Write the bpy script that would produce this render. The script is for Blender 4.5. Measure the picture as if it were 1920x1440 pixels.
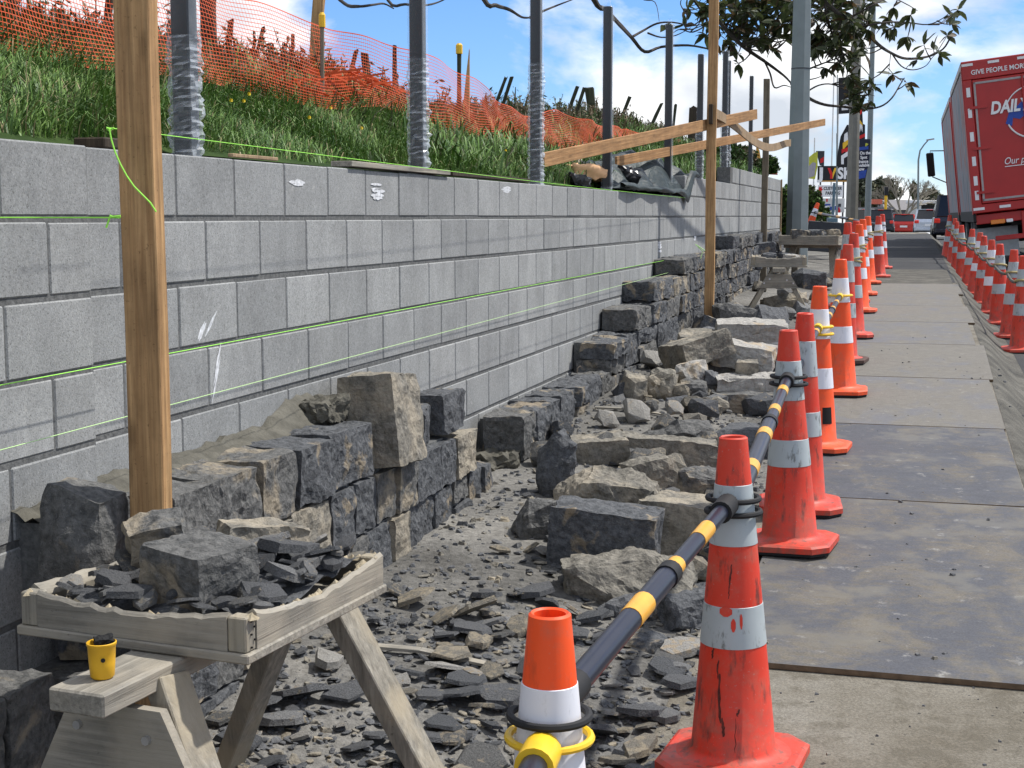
import bpy, bmesh, math, random
import numpy as np
from mathutils import Vector, Matrix, noise, Euler

for _o in list(bpy.data.objects):
    bpy.data.objects.remove(_o)
scene = bpy.context.scene
COL = scene.collection
R = math.radians
rng = random.Random(7)

# ------------------------------------------------------------------ camera
F = 2700.0                      # focal length in pixels of a 1920 px wide picture
PITCH = math.atan(315.0 / F)
ZE = 1.72                       # eye height
cam_d = bpy.data.cameras.new('camera')
cam = bpy.data.objects.new('camera', cam_d)
COL.objects.link(cam)
cam.location = (0, 0, ZE)
cam.rotation_euler = (R(90) - PITCH, 0, 0)
cam_d.sensor_width = 36.0
cam_d.lens = 36.0 * F / 1920.0
cam_d.clip_start = 0.05
cam_d.clip_end = 6000
scene.camera = cam

# ------------------------------------------------------------------ sky, sun, exposure
SUN_AZ = R(72)                  # to the right of the view direction (+Y), clockwise
SUN_EL = R(57)
world = bpy.data.worlds.new('World')
scene.world = world
world.use_nodes = True
wn = world.node_tree
wn.nodes.clear()
w_out = wn.nodes.new('ShaderNodeOutputWorld')
w_bg = wn.nodes.new('ShaderNodeBackground')
w_sky = wn.nodes.new('ShaderNodeTexSky')
w_sky.sky_type = 'NISHITA'
w_sky.sun_disc = False
w_sky.sun_elevation = SUN_EL
w_sky.sun_rotation = SUN_AZ
w_sky.air_density = 1.0
w_sky.dust_density = 0.05
w_sky.ozone_density = 4.0
w_bg.inputs['Strength'].default_value = 0.1
w_hs = wn.nodes.new('ShaderNodeHueSaturation')
w_hs.inputs['Saturation'].default_value = 1.0
w_hs.inputs['Value'].default_value = 0.92
w_tint = wn.nodes.new('ShaderNodeMix')
w_tint.data_type = 'RGBA'
w_tint.blend_type = 'MULTIPLY'
w_tint.inputs['Factor'].default_value = 1.0
w_tint.inputs['B'].default_value = (0.66, 0.88, 1.22, 1)
w_tc = wn.nodes.new('ShaderNodeTexCoord')
w_map = wn.nodes.new('ShaderNodeMapping')
w_map.inputs['Scale'].default_value = (1.0, 1.0, 1.9)
w_map.inputs['Location'].default_value = (1.3, 0.4, 0.1)
w_n1 = wn.nodes.new('ShaderNodeTexNoise')
w_n1.inputs['Scale'].default_value = 5.5
w_n1.inputs['Detail'].default_value = 9
w_n1.inputs['Roughness'].default_value = 0.56
w_n1.inputs['Distortion'].default_value = 0.25
w_r1 = wn.nodes.new('ShaderNodeValToRGB')
w_r1.color_ramp.elements[0].position = 0.415
w_r1.color_ramp.elements[1].position = 0.53
w_n2 = wn.nodes.new('ShaderNodeTexNoise')
w_n2.inputs['Scale'].default_value = 11.0
w_n2.inputs['Detail'].default_value = 6
w_r2 = wn.nodes.new('ShaderNodeValToRGB')
w_r2.color_ramp.elements[0].position = 0.36
w_r2.color_ramp.elements[0].color = (5.0, 5.4, 6.0, 1)
w_r2.color_ramp.elements[1].position = 0.60
w_r2.color_ramp.elements[1].color = (8.6, 8.7, 8.8, 1)
w_mix = wn.nodes.new('ShaderNodeMix')
w_mix.data_type = 'RGBA'
L = wn.links.new
L(w_tc.outputs['Generated'], w_map.inputs['Vector'])
L(w_map.outputs['Vector'], w_n1.inputs['Vector'])
L(w_map.outputs['Vector'], w_n2.inputs['Vector'])
L(w_n1.outputs['Fac'], w_r1.inputs['Fac'])
L(w_n2.outputs['Fac'], w_r2.inputs['Fac'])
L(w_sky.outputs['Color'], w_hs.inputs['Color'])
L(w_r1.outputs['Color'], w_mix.inputs['Factor'])
L(w_hs.outputs['Color'], w_tint.inputs['A'])
L(w_tint.outputs['Result'], w_mix.inputs['A'])
L(w_r2.outputs['Color'], w_mix.inputs['B'])
L(w_mix.outputs['Result'], w_bg.inputs['Color'])
L(w_bg.outputs['Background'], w_out.inputs['Surface'])

sun_d = bpy.data.lights.new('sun', 'SUN')
sun_d.energy = 3.6
sun_d.angle = R(1.5)
sun_d.color = (1.0, 0.965, 0.91)
sun = bpy.data.objects.new('sun', sun_d)
COL.objects.link(sun)
_to = Vector((math.sin(SUN_AZ) * math.cos(SUN_EL), math.cos(SUN_AZ) * math.cos(SUN_EL), math.sin(SUN_EL)))
sun.rotation_euler = (-_to).to_track_quat('-Z', 'Y').to_euler()

scene.view_settings.view_transform = 'Standard'
scene.view_settings.look = 'None'
scene.view_settings.exposure = 0.52
scene.view_settings.gamma = 1.0
scene.view_settings.use_curve_mapping = False

# ------------------------------------------------------------------ frames of reference
TA = (1712.0 - 960.0) / F       # the wall and the path run to the right of the view axis
CA = 1.0 / math.sqrt(1 + TA * TA)
SA = TA * CA
Q0 = 2.23
YAW = -math.atan(TA)            # z rotation that turns +Y into the wall direction


def wp(s, t, z=0.0):
    """wall frame: s metres along the wall face, t metres out towards the road"""
    return Vector((-Q0 + s * SA + t * CA, s * CA - t * SA, z))


def to_st(x, y):
    dx = x + Q0
    return dx * SA + y * CA, dx * CA - y * SA


_HX = [-60, -3, 0, 2.45, 3.75, 5.82, 7.8, 10, 12, 14, 16, 20, 25, 30, 40, 60, 80, 100, 140, 400, 4000]
_HY = [3.9, 1.92, 1.76, 1.59, 1.485, 1.39, 1.308, 1.19, 1.09, 1.03, 0.985, 0.92, 0.865, 0.83, 0.78, 0.74, 0.90, 1.30, 1.9, 5.5, 50]


def smooth(a, b, x):
    k = min(1.0, max(0.0, (x - a) / (b - a)))
    return k * k * (3 - 2 * k)


def path_z(s):
    return ZE - float(np.interp(s * CA - 1.7 * SA, _HX, _HY))


def ground_z(x, y):
    s, t = to_st(x, y)
    z = path_z(s)
    z += 0.12 * (1 - smooth(0.35, 1.45, t)) * (1 - smooth(20, 26, s))
    z -= 0.24 * smooth(2.70, 3.04, t)
    if 0.3 < t < 1.5 and 0 < s < 20:
        z += 0.02 * noise.noise(Vector((x * 2.3, y * 2.3, 0.3)))
    return z


def ray(px, py):
    u, v = px - 960.0, 720.0 - py
    cp, sp = math.cos(PITCH), math.sin(PITCH)
    return Vector((u, v * sp + F * cp, v * cp - F * sp))


def at(px, py, Y):
    d = ray(px, py)
    return Vector((0, 0, ZE)) + d * (Y / d.y)


def on_ground(px, py):
    d = ray(px, py)
    d = d / d.y
    lo, hi = 0.5, 200.0
    Y = 0.5
    while Y < 200:
        p = Vector((0, 0, ZE)) + d * Y
        if p.z < ground_z(p.x, p.y):
            break
        lo = Y
        Y *= 1.03
    hi = Y
    for _ in range(20):
        m = (lo + hi) / 2
        p = Vector((0, 0, ZE)) + d * m
        if p.z < ground_z(p.x, p.y):
            hi = m
        else:
            lo = m
    return Vector((0, 0, ZE)) + d * hi


def on_wall(px, py, t=0.0):
    d = ray(px, py)
    # X = TA*Y - Q0 + t/CA
    k = d.x / d.y
    Y = (-Q0 + t / CA) / (k - TA)
    return Vector((0, 0, ZE)) + d * (Y / d.y)


# ------------------------------------------------------------------ object helpers
def tag(o, label, cat, group=None):
    o['label'] = label
    o['category'] = cat
    if group:
        o['group'] = group
    return o


def link(o, parent=None):
    COL.objects.link(o)
    if parent is not None:
        o.parent = parent
    return o


def empty(name, loc=(0, 0, 0), rz=0.0, label=None, cat=None, group=None):
    o = bpy.data.objects.new(name, None)
    o.empty_display_size = 0.1
    o.location = loc
    o.rotation_euler = (0, 0, rz)
    link(o)
    if label:
        tag(o, label, cat, group)
    return o


def mesh(name, verts, faces, mats, smooth_shade=False, mat_idx=None):
    me = bpy.data.meshes.new(name)
    me.from_pydata([tuple(v) for v in verts], [], faces)
    if not isinstance(mats, (list, tuple)):
        mats = [mats]
    for m in mats:
        me.materials.append(m)
    if mat_idx is not None:
        me.polygons.foreach_set('material_index', mat_idx)
    if smooth_shade:
        me.polygons.foreach_set('use_smooth', [True] * len(me.polygons))
    me.update()
    if smooth_shade and len(me.polygons) < 60000:
        me.set_sharp_from_angle(angle=0.75)
    return me


def obj(name, me, parent=None, loc=(0, 0, 0), rot=(0, 0, 0), scale=(1, 1, 1)):
    o = bpy.data.objects.new(name, me)
    o.location = loc
    o.rotation_euler = rot
    o.scale = scale
    return link(o, parent)


class MB:
    """collects pieces of ONE part"""

    def __init__(self):
        self.v, self.f, self.mi = [], [], []

    def add(self, verts, faces, mi=0, mtx=None):
        n = len(self.v)
        if mtx is not None:
            verts = [mtx @ Vector(v) for v in verts]
        self.v += [tuple(v) for v in verts]
        self.f += [tuple(i + n for i in f) for f in faces]
        self.mi += [mi] * len(faces)
        return self

    def box(self, c, s, mtx=None, mi=0):
        x, y, z = s[0] / 2, s[1] / 2, s[2] / 2
        vs = [(c[0] + i * x, c[1] + j * y, c[2] + k * z) for k in (-1, 1) for j in (-1, 1) for i in (-1, 1)]
        fs = [(0, 2, 3, 1), (4, 5, 7, 6), (0, 1, 5, 4), (1, 3, 7, 5), (3, 2, 6, 7), (2, 0, 4, 6)]
        return self.add(vs, fs, mi, mtx)

    def bar(self, a, b, w, h, up=(0, 0, 1), mi=0, ext=0.0):
        a, b = Vector(a), Vector(b)
        d = (b - a).normalized()
        a = a - d * ext
        b = b + d * ext
        side = d.cross(Vector(up)).normalized()
        u = side.cross(d).normalized()
        vs = []
        for p in (a, b):
            for i, k in ((-1, -1), (1, -1), (1, 1), (-1, 1)):
                vs.append(p + side * (i * w / 2) + u * (k * h / 2))
        fs = [(3, 2, 1, 0), (4, 5, 6, 7), (0, 1, 5, 4), (1, 2, 6, 5), (2, 3, 7, 6), (3, 0, 4, 7)]
        return self.add(vs, fs, mi)

    def tube(self, pts, rad, n=8, mi=0, caps=True):
        pts = [Vector(p) for p in pts]
        if not isinstance(rad, (list, tuple)):
            rad = [rad] * len(pts)
        vs, fs = [], []
        ref = None
        for i, p in enumerate(pts):
            d = (pts[min(i + 1, len(pts) - 1)] - pts[max(i - 1, 0)]).normalized()
            if ref is None:
                ref = Vector((0, 0, 1)) if abs(d.z) < 0.9 else Vector((1, 0, 0))
            a = d.cross(ref).normalized()
            b = a.cross(d).normalized()
            ref = b
            for k in range(n):
                w = 2 * math.pi * k / n
                vs.append(p + (a * math.cos(w) + b * math.sin(w)) * rad[i])
        for i in range(len(pts) - 1):
            for k in range(n):
                k2 = (k + 1) % n
                fs.append((i * n + k, i * n + k2, (i + 1) * n + k2, (i + 1) * n + k))
        if caps:
            fs.append(tuple(range(n - 1, -1, -1)))
            m = (len(pts) - 1) * n
            fs.append(tuple(m + k for k in range(n)))
        return self.add(vs, fs, mi)

    def lathe(self, prof, n=24, mi=0):
        vs, fs = [], []
        for r, z in prof:
            for k in range(n):
                w = 2 * math.pi * k / n
                vs.append((r * math.cos(w), r * math.sin(w), z))
        for i in range(len(prof) - 1):
            for k in range(n):
                k2 = (k + 1) % n
                fs.append((i * n + k, i * n + k2, (i + 1) * n + k2, (i + 1) * n + k))
        return self.add(vs, fs, mi)

    def torus(self, c, R0, r, axis=(0, 0, 1), n=24, m=8, sx=1.0, mi=0):
        ax = Vector(axis).normalized()
        q = Vector((0, 0, 1)).rotation_difference(ax)
        vs, fs = [], []
        for i in range(n):
            w = 2 * math.pi * i / n
            for j in range(m):
                p = 2 * math.pi * j / m
                v = Vector(((R0 + r * math.cos(p)) * math.cos(w) * sx, (R0 + r * math.cos(p)) * math.sin(w), r * math.sin(p)))
                vs.append(Vector(c) + q @ v)
        for i in range(n):
            for j in range(m):
                i2, j2 = (i + 1) % n, (j + 1) % m
                fs.append((i * m + j, i2 * m + j, i2 * m + j2, i * m + j2))
        return self.add(vs, fs, mi)

    def prism(self, poly, y0, y1, mi=0, mtx=None):
        """polygon in x,z pushed along y"""
        n = len(poly)
        vs = [(p[0], y0, p[1]) for p in poly] + [(p[0], y1, p[1]) for p in poly]
        fs = [tuple(range(n)), tuple(range(2 * n - 1, n - 1, -1))]
        for i in range(n):
            j = (i + 1) % n
            fs.append((i, i + n, j + n, j))
        return self.add(vs, fs, mi, mtx)

    def me(self, name, mats, smooth_shade=False, bevel=0.0):
        m = mesh(name, self.v, self.f, mats, smooth_shade, self.mi)
        if bevel > 0:
            bm = bmesh.new()
            bm.from_mesh(m)
            bmesh.ops.recalc_face_normals(bm, faces=bm.faces)
            es = [e for e in bm.edges if len(e.link_faces) == 2 and e.calc_face_angle(0) > 0.6]
            bmesh.ops.bevel(bm, geom=es, offset=bevel, segments=1, affect='EDGES', clamp_overlap=True)
            bm.to_mesh(m)
            bm.free()
        return m

    def obj(self, name, mats, parent=None, smooth_shade=False, bevel=0.0, loc=(0, 0, 0), rot=(0, 0, 0)):
        return obj(name, self.me(name, mats, smooth_shade, bevel), parent, loc, rot)


def fix_normals(me):
    bm = bmesh.new()
    bm.from_mesh(me)
    bmesh.ops.recalc_face_normals(bm, faces=bm.faces)
    bm.to_mesh(me)
    bm.free()
    return me


# ------------------------------------------------------------------ material helpers
class NT:
    def __init__(self, name, rough=0.8, spec=0.3, metal=0.0):
        self.m = bpy.data.materials.new(name)
        self.m.use_nodes = True
        self.nt = self.m.node_tree
        self.b = self.nt.nodes['Principled BSDF']
        self.b.inputs['Roughness'].default_value = rough
        self.b.inputs['Specular IOR Level'].default_value = spec
        self.b.inputs['Metallic'].default_value = metal
        self._v = None

    def n(self, t):
        return self.nt.nodes.new(t)

    def l(self, a, b):
        self.nt.links.new(a, b)

    def vec(self, scale=(1, 1, 1), world_space=False):
        if world_space:
            g = self.n('ShaderNodeNewGeometry')
            src = g.outputs['Position']
        else:
            tc = self.n('ShaderNodeTexCoord')
            oi = self.n('ShaderNodeObjectInfo')
            mu = self.n('ShaderNodeMath')
            mu.operation = 'MULTIPLY'
            mu.inputs[1].default_value = 37.0
            self.l(oi.outputs['Random'], mu.inputs[0])
            ad = self.n('ShaderNodeVectorMath')
            ad.operation = 'ADD'
            self.l(tc.outputs['Object'], ad.inputs[0])
            self.l(mu.outputs[0], ad.inputs[1])
            src = ad.outputs[0]
        if scale != (1, 1, 1):
            mp = self.n('ShaderNodeVectorMath')
            mp.operation = 'MULTIPLY'
            mp.inputs[1].default_value = scale
            self.l(src, mp.inputs[0])
            src = mp.outputs[0]
        return src

    def noise(self, v, scale, detail=4, rough=0.55, dist=0.0):
        t = self.n('ShaderNodeTexNoise')
        t.inputs['Scale'].default_value = scale
        t.inputs['Detail'].default_value = detail
        t.inputs['Roughness'].default_value = rough
        t.inputs['Distortion'].default_value = dist
        self.l(v, t.inputs['Vector'])
        return t.outputs['Fac']

    def voro(self, v, scale, feature='F1', out='Distance', rnd=1.0):
        t = self.n('ShaderNodeTexVoronoi')
        t.feature = feature
        t.inputs['Scale'].default_value = scale
        t.inputs['Randomness'].default_value = rnd
        self.l(v, t.inputs['Vector'])
        return t.outputs[out]

    def ramp(self, fac, stops, interp='LINEAR'):
        r = self.n('ShaderNodeValToRGB')
        cr = r.color_ramp
        cr.interpolation = interp
        while len(cr.elements) < len(stops):
            cr.elements.new(0.5)
        for e, (p, c) in zip(cr.elements, stops):
            e.position = p
            if not isinstance(c, (tuple, list)):
                c = (c, c, c)
            e.color = (c[0], c[1], c[2], 1)
        self.l(fac, r.inputs['Fac'])
        return r.outputs['Color']

    def mix(self, fac, a, b, mode='MIX'):
        m = self.n('ShaderNodeMix')
        m.data_type = 'RGBA'
        m.blend_type = mode
        for sock, val in ((m.inputs['Factor'], fac), (m.inputs['A'], a), (m.inputs['B'], b)):
            if isinstance(val, (int, float)):
                sock.default_value = val if sock.name == 'Factor' else (val, val, val, 1)
            elif isinstance(val, (tuple, list)):
                sock.default_value = (val[0], val[1], val[2], 1)
            else:
                self.l(val, sock)
        return m.outputs['Result']

    def math(self, op, a, b=0.0):
        m = self.n('ShaderNodeMath')
        m.operation = op
        for i, val in enumerate((a, b)):
            if isinstance(val, (int, float)):
                m.inputs[i].default_value = val
            else:
                self.l(val, m.inputs[i])
        return m.outputs[0]

    def rand(self):
        return self.n('ShaderNodeObjectInfo').outputs['Random']

    def color(self, c):
        if isinstance(c, (tuple, list)):
            self.b.inputs['Base Color'].default_value = (c[0], c[1], c[2], 1)
        else:
            self.l(c, self.b.inputs['Base Color'])
        return self

    def rough(self, c):
        self.l(c, self.b.inputs['Roughness'])
        return self

    def bump(self, h, strength=0.5, dist=0.01):
        bp = self.n('ShaderNodeBump')
        bp.inputs['Strength'].default_value = strength
        bp.inputs['Distance'].default_value = dist
        self.l(h, bp.inputs['Height'])
        old = self.b.inputs['Normal']
        if old.is_linked:
            self.l(old.links[0].from_socket, bp.inputs['Normal'])
        self.l(bp.outputs['Normal'], old)
        return self


def plain(name, c, rough=0.6, spec=0.3, metal=0.0, var=0.12, scale=12.0):
    k = NT(name, rough, spec, metal)
    v = k.vec()
    f = k.noise(v, scale, 5)
    k.color(k.ramp(f, [(0.3, tuple(x * (1 - var) for x in c)), (0.7, tuple(min(1, x * (1 + var)) for x in c))]))
    return k.m


MAT = {}

# concrete block: grey, speckled with pits, each block its own shade
k = NT('concrete_block', 0.92, 0.2)
v = k.vec()
sp = k.noise(v, 190, 3, 0.7)
big = k.noise(v, 5.0, 5)
streak = k.noise(k.vec((14, 14, 2.0)), 1.0, 4)
c = k.ramp(k.rand(), [(0.0, (0.275, 0.28, 0.277)), (0.5, (0.315, 0.32, 0.315)), (1.0, (0.35, 0.354, 0.347))])
c = k.mix(0.45, c, k.ramp(big, [(0.3, 0.66), (0.7, 1.12)]), 'MULTIPLY')
c = k.mix(k.ramp(k.voro(v, 85), [(0.10, 0.75), (0.20, 0.0)]), c, (0.10, 0.10, 0.095))
c = k.mix(k.ramp(k.noise(k.vec((1, 1, 1)), 22, 6, 0.7), [(0.62, 0.0), (0.72, 0.45)]), c, (0.50, 0.49, 0.46))
c = k.mix(0.25, c, k.ramp(streak, [(0.35, 0.7), (0.65, 1.1)]), 'MULTIPLY')
c = k.mix(0.9, c, k.ramp(sp, [(0.30, 0.4), (0.42, 0.9), (0.60, 1.03), (0.75, 1.4)]), 'MULTIPLY')
c = k.mix(0.5, c, k.ramp(k.noise(v, 70, 4, 0.7), [(0.3, 0.6), (0.7, 1.25)]), 'MULTIPLY')
k.color(c)
k.bump(sp, 0.35, 0.004)
MAT['block'] = k.m

k = NT('mortar', 0.95, 0.15)
v = k.vec()
k.color(k.ramp(k.noise(v, 60, 5), [(0.3, (0.085, 0.087, 0.086)), (0.7, (0.165, 0.166, 0.163))]))
k.bump(k.noise(v, 90, 4), 0.6, 0.006)
MAT['mortar'] = k.m

k = NT('wet_mortar', 0.8, 0.3)
v = k.vec()
k.color(k.ramp(k.noise(v, 14, 6), [(0.3, (0.06, 0.056, 0.044)), (0.7, (0.13, 0.122, 0.098))]))
k.bump(k.noise(v, 55, 6), 0.7, 0.01)
MAT['wet_mortar'] = k.m

k = NT('chalk_paint', 0.9)
v = k.vec()
k.color(k.ramp(k.noise(v, 60, 4), [(0.3, (0.42, 0.43, 0.44)), (0.7, (0.78, 0.79, 0.81))]))
MAT['chalk'] = k.m
k = NT('dried_mortar_crust', 0.95, 0.1)
v = k.vec()
k.color(k.ramp(k.noise(v, 40, 5), [(0.3, (0.30, 0.25, 0.17)), (0.7, (0.48, 0.41, 0.29))]))
k.bump(k.noise(v, 120, 4), 0.6, 0.004)
MAT['crust'] = k.m


def rock_mat(name, dark, mid, tan, lo, hi, rough=0.85):
    k = NT(name, rough, 0.3)
    v = k.vec()
    n1 = k.noise(v, 5.5, 6, 0.6, 0.4)
    n2 = k.noise(v, 45, 6, 0.65)
    n3 = k.noise(v, 160, 3, 0.7)
    r = k.math('MULTIPLY', k.math('SUBTRACT', k.rand(), 0.5), 0.16)
    sel = k.math('ADD', n1, r)
    c = k.mix(k.ramp(n2, [(0.32, 0.0), (0.68, 1.0)]), dark, mid)
    c = k.mix(k.ramp(sel, [(lo, 0.0), (hi, 1.0)]), c, k.mix(n2, tuple(x * 0.7 for x in tan), tuple(min(1, x * 1.25) for x in tan)))
    c = k.mix(k.ramp(n3, [(0.60, 0.0), (0.74, 0.32)]), c, (0.42, 0.41, 0.38))
    c = k.mix(k.ramp(k.voro(v, 70), [(0.05, 0.7), (0.16, 0.0)]), c, tuple(x * 0.35 for x in dark))
    k.color(c)
    k.bump(k.noise(v, 17, 8, 0.62), 0.7, 0.025)
    k.bump(n2, 0.7, 0.012)
    return k.m


MAT['basalt'] = rock_mat('basalt_blue_grey', (0.042, 0.045, 0.050), (0.125, 0.129, 0.134), (0.24, 0.20, 0.145), 0.60, 0.65)
MAT['basalt_mixed'] = rock_mat('basalt_tan_patched', (0.058, 0.059, 0.058), (0.16, 0.157, 0.149), (0.26, 0.222, 0.165), 0.54, 0.62)
MAT['rock_tan'] = rock_mat('rock_tan', (0.10, 0.094, 0.080), (0.25, 0.23, 0.19), (0.32, 0.28, 0.215), 0.47, 0.62)
MAT['rock_pale'] = rock_mat('rock_pale_fresh', (0.25, 0.24, 0.22), (0.42, 0.40, 0.36), (0.40, 0.33, 0.24), 0.56, 0.62)
MAT['slate'] = rock_mat('slate_shard', (0.060, 0.062, 0.066), (0.16, 0.162, 0.165), (0.20, 0.18, 0.14), 0.66, 0.70)
MAT['slate_light'] = rock_mat('slate_shard_dusty', (0.12, 0.122, 0.124), (0.26, 0.258, 0.25), (0.28, 0.25, 0.2), 0.60, 0.68)
MAT['shard_tan'] = rock_mat('shard_tan', (0.13, 0.12, 0.10), (0.25, 0.23, 0.19), (0.34, 0.29, 0.21), 0.45, 0.6)


def wood_mat(name, lightc, darkc, axis=2, knots=0.5, wear=None):
    k = NT(name, 0.75, 0.25)
    sc = [22, 22, 22]
    sc[axis] = 0.9
    v = k.vec(tuple(sc))
    g = k.noise(v, 2.4, 8, 0.68, 0.9)
    fine = k.noise(k.vec(tuple(80 if i != axis else 3 for i in range(3))), 1.0, 3)
    c = k.ramp(g, [(0.28, darkc), (0.5, tuple((a + b) / 2 for a, b in zip(lightc, darkc))), (0.72, lightc)])
    c = k.mix(0.7, c, k.ramp(fine, [(0.3, 0.5), (0.7, 1.2)]), 'MULTIPLY')
    c = k.mix(0.5, c, k.ramp(k.noise(k.vec(), 7, 6, 0.65), [(0.35, 0.6), (0.65, 1.15)]), 'MULTIPLY')
    c = k.mix(k.ramp(k.noise(k.vec(), 90, 4, 0.7), [(0.62, 0.0), (0.7, 0.6)]), c, tuple(x * 0.3 for x in darkc))
    v2 = k.vec(tuple(4.5 if i == axis else 15 for i in range(3)))
    kn = k.voro(v2, 0.7)
    c = k.mix(k.ramp(kn, [(0.06, knots), (0.15, 0.0)]), c, tuple(x * 0.35 for x in darkc))
    if wear:
        c = k.mix(k.ramp(k.noise(k.vec(), 5, 5), [(0.45, 0.0), (0.6, 0.75)]), c, wear)
    k.color(c)
    k.bump(g, 0.6, 0.005)
    k.bump(fine, 0.5, 0.003)
    return k.m


MAT['timber'] = wood_mat('rough_sawn_timber', (0.58, 0.36, 0.17), (0.32, 0.175, 0.075), 2)
MAT['timber_side'] = wood_mat('pale_timber', (0.42, 0.30, 0.18), (0.28, 0.19, 0.11), 2)
MAT['timber_y'] = wood_mat('orange_timber', (0.48, 0.28, 0.13), (0.33, 0.17, 0.07), 1)
MAT['grey_wood_x'] = wood_mat('weathered_wood_across', (0.36, 0.335, 0.285), (0.20, 0.184, 0.152), 0, 0.3, (0.33, 0.295, 0.235))
MAT['grey_wood_y'] = wood_mat('weathered_wood_along', (0.36, 0.335, 0.285), (0.20, 0.184, 0.152), 1, 0.3, (0.33, 0.295, 0.235))
MAT['grey_wood_z'] = wood_mat('weathered_wood_upright', (0.35, 0.325, 0.272), (0.195, 0.178, 0.144), 2, 0.3, (0.34, 0.29, 0.205))
MAT['old_post'] = wood_mat('old_fence_wood', (0.075, 0.055, 0.035), (0.03, 0.022, 0.015), 2)
MAT['green_post'] = wood_mat('mossy_fence_wood', (0.055, 0.06, 0.032), (0.025, 0.028, 0.016), 2)
MAT['stake_wood'] = wood_mat('grey_stake', (0.25, 0.21, 0.15), (0.12, 0.10, 0.07), 2)


def cone_mat(name, c, fade, scuff):
    k = NT(name, 0.5, 0.4)
    v = k.vec()
    n1 = k.noise(v, 6, 5)
    cc = k.mix(k.ramp(n1, [(0.35, 0.0), (0.7, 1.0)]), c, fade)
    sc = k.noise(k.vec((26, 26, 7)), 1.0, 6, 0.65)
    cc = k.mix(k.ramp(sc, [(0.56, 0.0), (0.68, scuff)]), cc, (0.06, 0.03, 0.024))
    cc = k.mix(k.ramp(k.noise(v, 14, 7, 0.72), [(0.5, 0.0), (0.75, 0.35 + 0.3 * scuff)]), cc, (0.36, 0.16, 0.11))
    fine = k.noise(v, 120, 3)
    cc = k.mix(k.ramp(fine, [(0.66, 0.0), (0.75, scuff * 0.6)]), cc, (0.35, 0.30, 0.27))
    # road dirt splashed up from the ground
    tcz = k.n('ShaderNodeTexCoord')
    sx_ = k.n('ShaderNodeSeparateXYZ')
    k.l(tcz.outputs['Object'], sx_.inputs[0])
    low = k.ramp(sx_.outputs['Z'], [(0.02, 1.0), (0.32, 0.0)])
    dirt = k.math('MULTIPLY', low, k.ramp(k.noise(v, 22, 6, 0.7), [(0.40, 0.0), (0.65, 0.35 + 0.35 * scuff)]))
    cc = k.mix(dirt, cc, (0.16, 0.085, 0.06))
    k.color(cc)
    k.rough(k.ramp(n1, [(0.3, 0.42), (0.7, 0.68)]))
    return k.m


MAT['cone_red'] = cone_mat('cone_faded_red', (0.66, 0.036, 0.014), (0.62, 0.06, 0.032), 0.8)
MAT['cone_orange'] = cone_mat('cone_bright_orange', (0.92, 0.085, 0.012), (0.88, 0.10, 0.02), 0.25)


def band_mat(name, a, b, scuff):
    k = NT(name, 0.45, 0.5)
    v = k.vec()
    n1 = k.noise(v, 9, 6)
    c = k.mix(n1, a, b)
    c = k.mix(k.ramp(k.noise(k.vec((30, 30, 12)), 1.0, 6, 0.7), [(0.56, 0.0), (0.66, scuff)]), c, (0.08, 0.075, 0.06))
    k.color(c)
    return k.m


MAT['band_grey'] = band_mat('worn_grey_reflector', (0.33, 0.37, 0.38), (0.46, 0.50, 0.51), 0.75)
MAT['band_white'] = band_mat('white_reflector', (0.68, 0.68, 0.72), (0.80, 0.80, 0.84), 0.25)
MAT['rubber'] = plain('black_rubber', (0.018, 0.018, 0.019), 0.7)
MAT['bar_black'] = plain('bar_navy_black', (0.012, 0.014, 0.026), 0.32, 0.5)
MAT['bar_yellow'] = plain('bar_yellow', (0.72, 0.36, 0.04), 0.35, 0.5)
MAT['ring_yellow'] = plain('ring_yellow', (0.80, 0.50, 0.02), 0.4, 0.5)
MAT['ring_tan'] = plain('rope_tan', (0.38, 0.31, 0.15), 0.8)
MAT['rope_dark'] = plain('rope_dark', (0.09, 0.085, 0.07), 0.8)
MAT['steel_dark'] = plain('dark_painted_steel', (0.018, 0.02, 0.024), 0.3, 0.5)
MAT['bolt'] = plain('galvanised_bolt', (0.5, 0.5, 0.5), 0.35, 0.5, 0.8)
MAT['cup'] = plain('cup_yellow', (0.72, 0.40, 0.02), 0.45, 0.4)
MAT['black'] = plain('black_hole', (0.01, 0.01, 0.01), 0.8)
k = NT('neon_string', 0.6)
k.color((0.36, 0.85, 0.10))
MAT['neon'] = k.m
k = NT('pale_string', 0.6)
k.color((0.55, 0.82, 0.34))
MAT['neon_pale'] = k.m

k = NT('clear_plastic_film', 0.12, 0.6)
k.color((0.75, 0.80, 0.85))
tr = k.n('ShaderNodeBsdfTransparent')
mx = k.n('ShaderNodeMixShader')
lw = k.n('ShaderNodeLayerWeight')
lw.inputs['Blend'].default_value = 0.35
k.l(k.math('ADD', k.math('MULTIPLY', lw.outputs['Facing'], 0.26), 0.012), mx.inputs['Fac'])
k.l(tr.outputs[0], mx.inputs[1])
k.l(k.b.outputs[0], mx.inputs[2])
k.l(mx.outputs[0], k.nt.nodes['Material Output'].inputs['Surface'])
MAT['film'] = k.m
k = NT('bunched_plastic_film', 0.15, 0.6)
k.color((0.72, 0.77, 0.82))
tr = k.n('ShaderNodeBsdfTransparent')
mx = k.n('ShaderNodeMixShader')
lw = k.n('ShaderNodeLayerWeight')
lw.inputs['Blend'].default_value = 0.35
k.l(k.math('ADD', k.math('MULTIPLY', lw.outputs['Facing'], 0.6), 0.07), mx.inputs['Fac'])
k.l(tr.outputs[0], mx.inputs[1])
k.l(k.b.outputs[0], mx.inputs[2])
k.l(mx.outputs[0], k.nt.nodes['Material Output'].inputs['Surface'])
MAT['film_bunch'] = k.m

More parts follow.
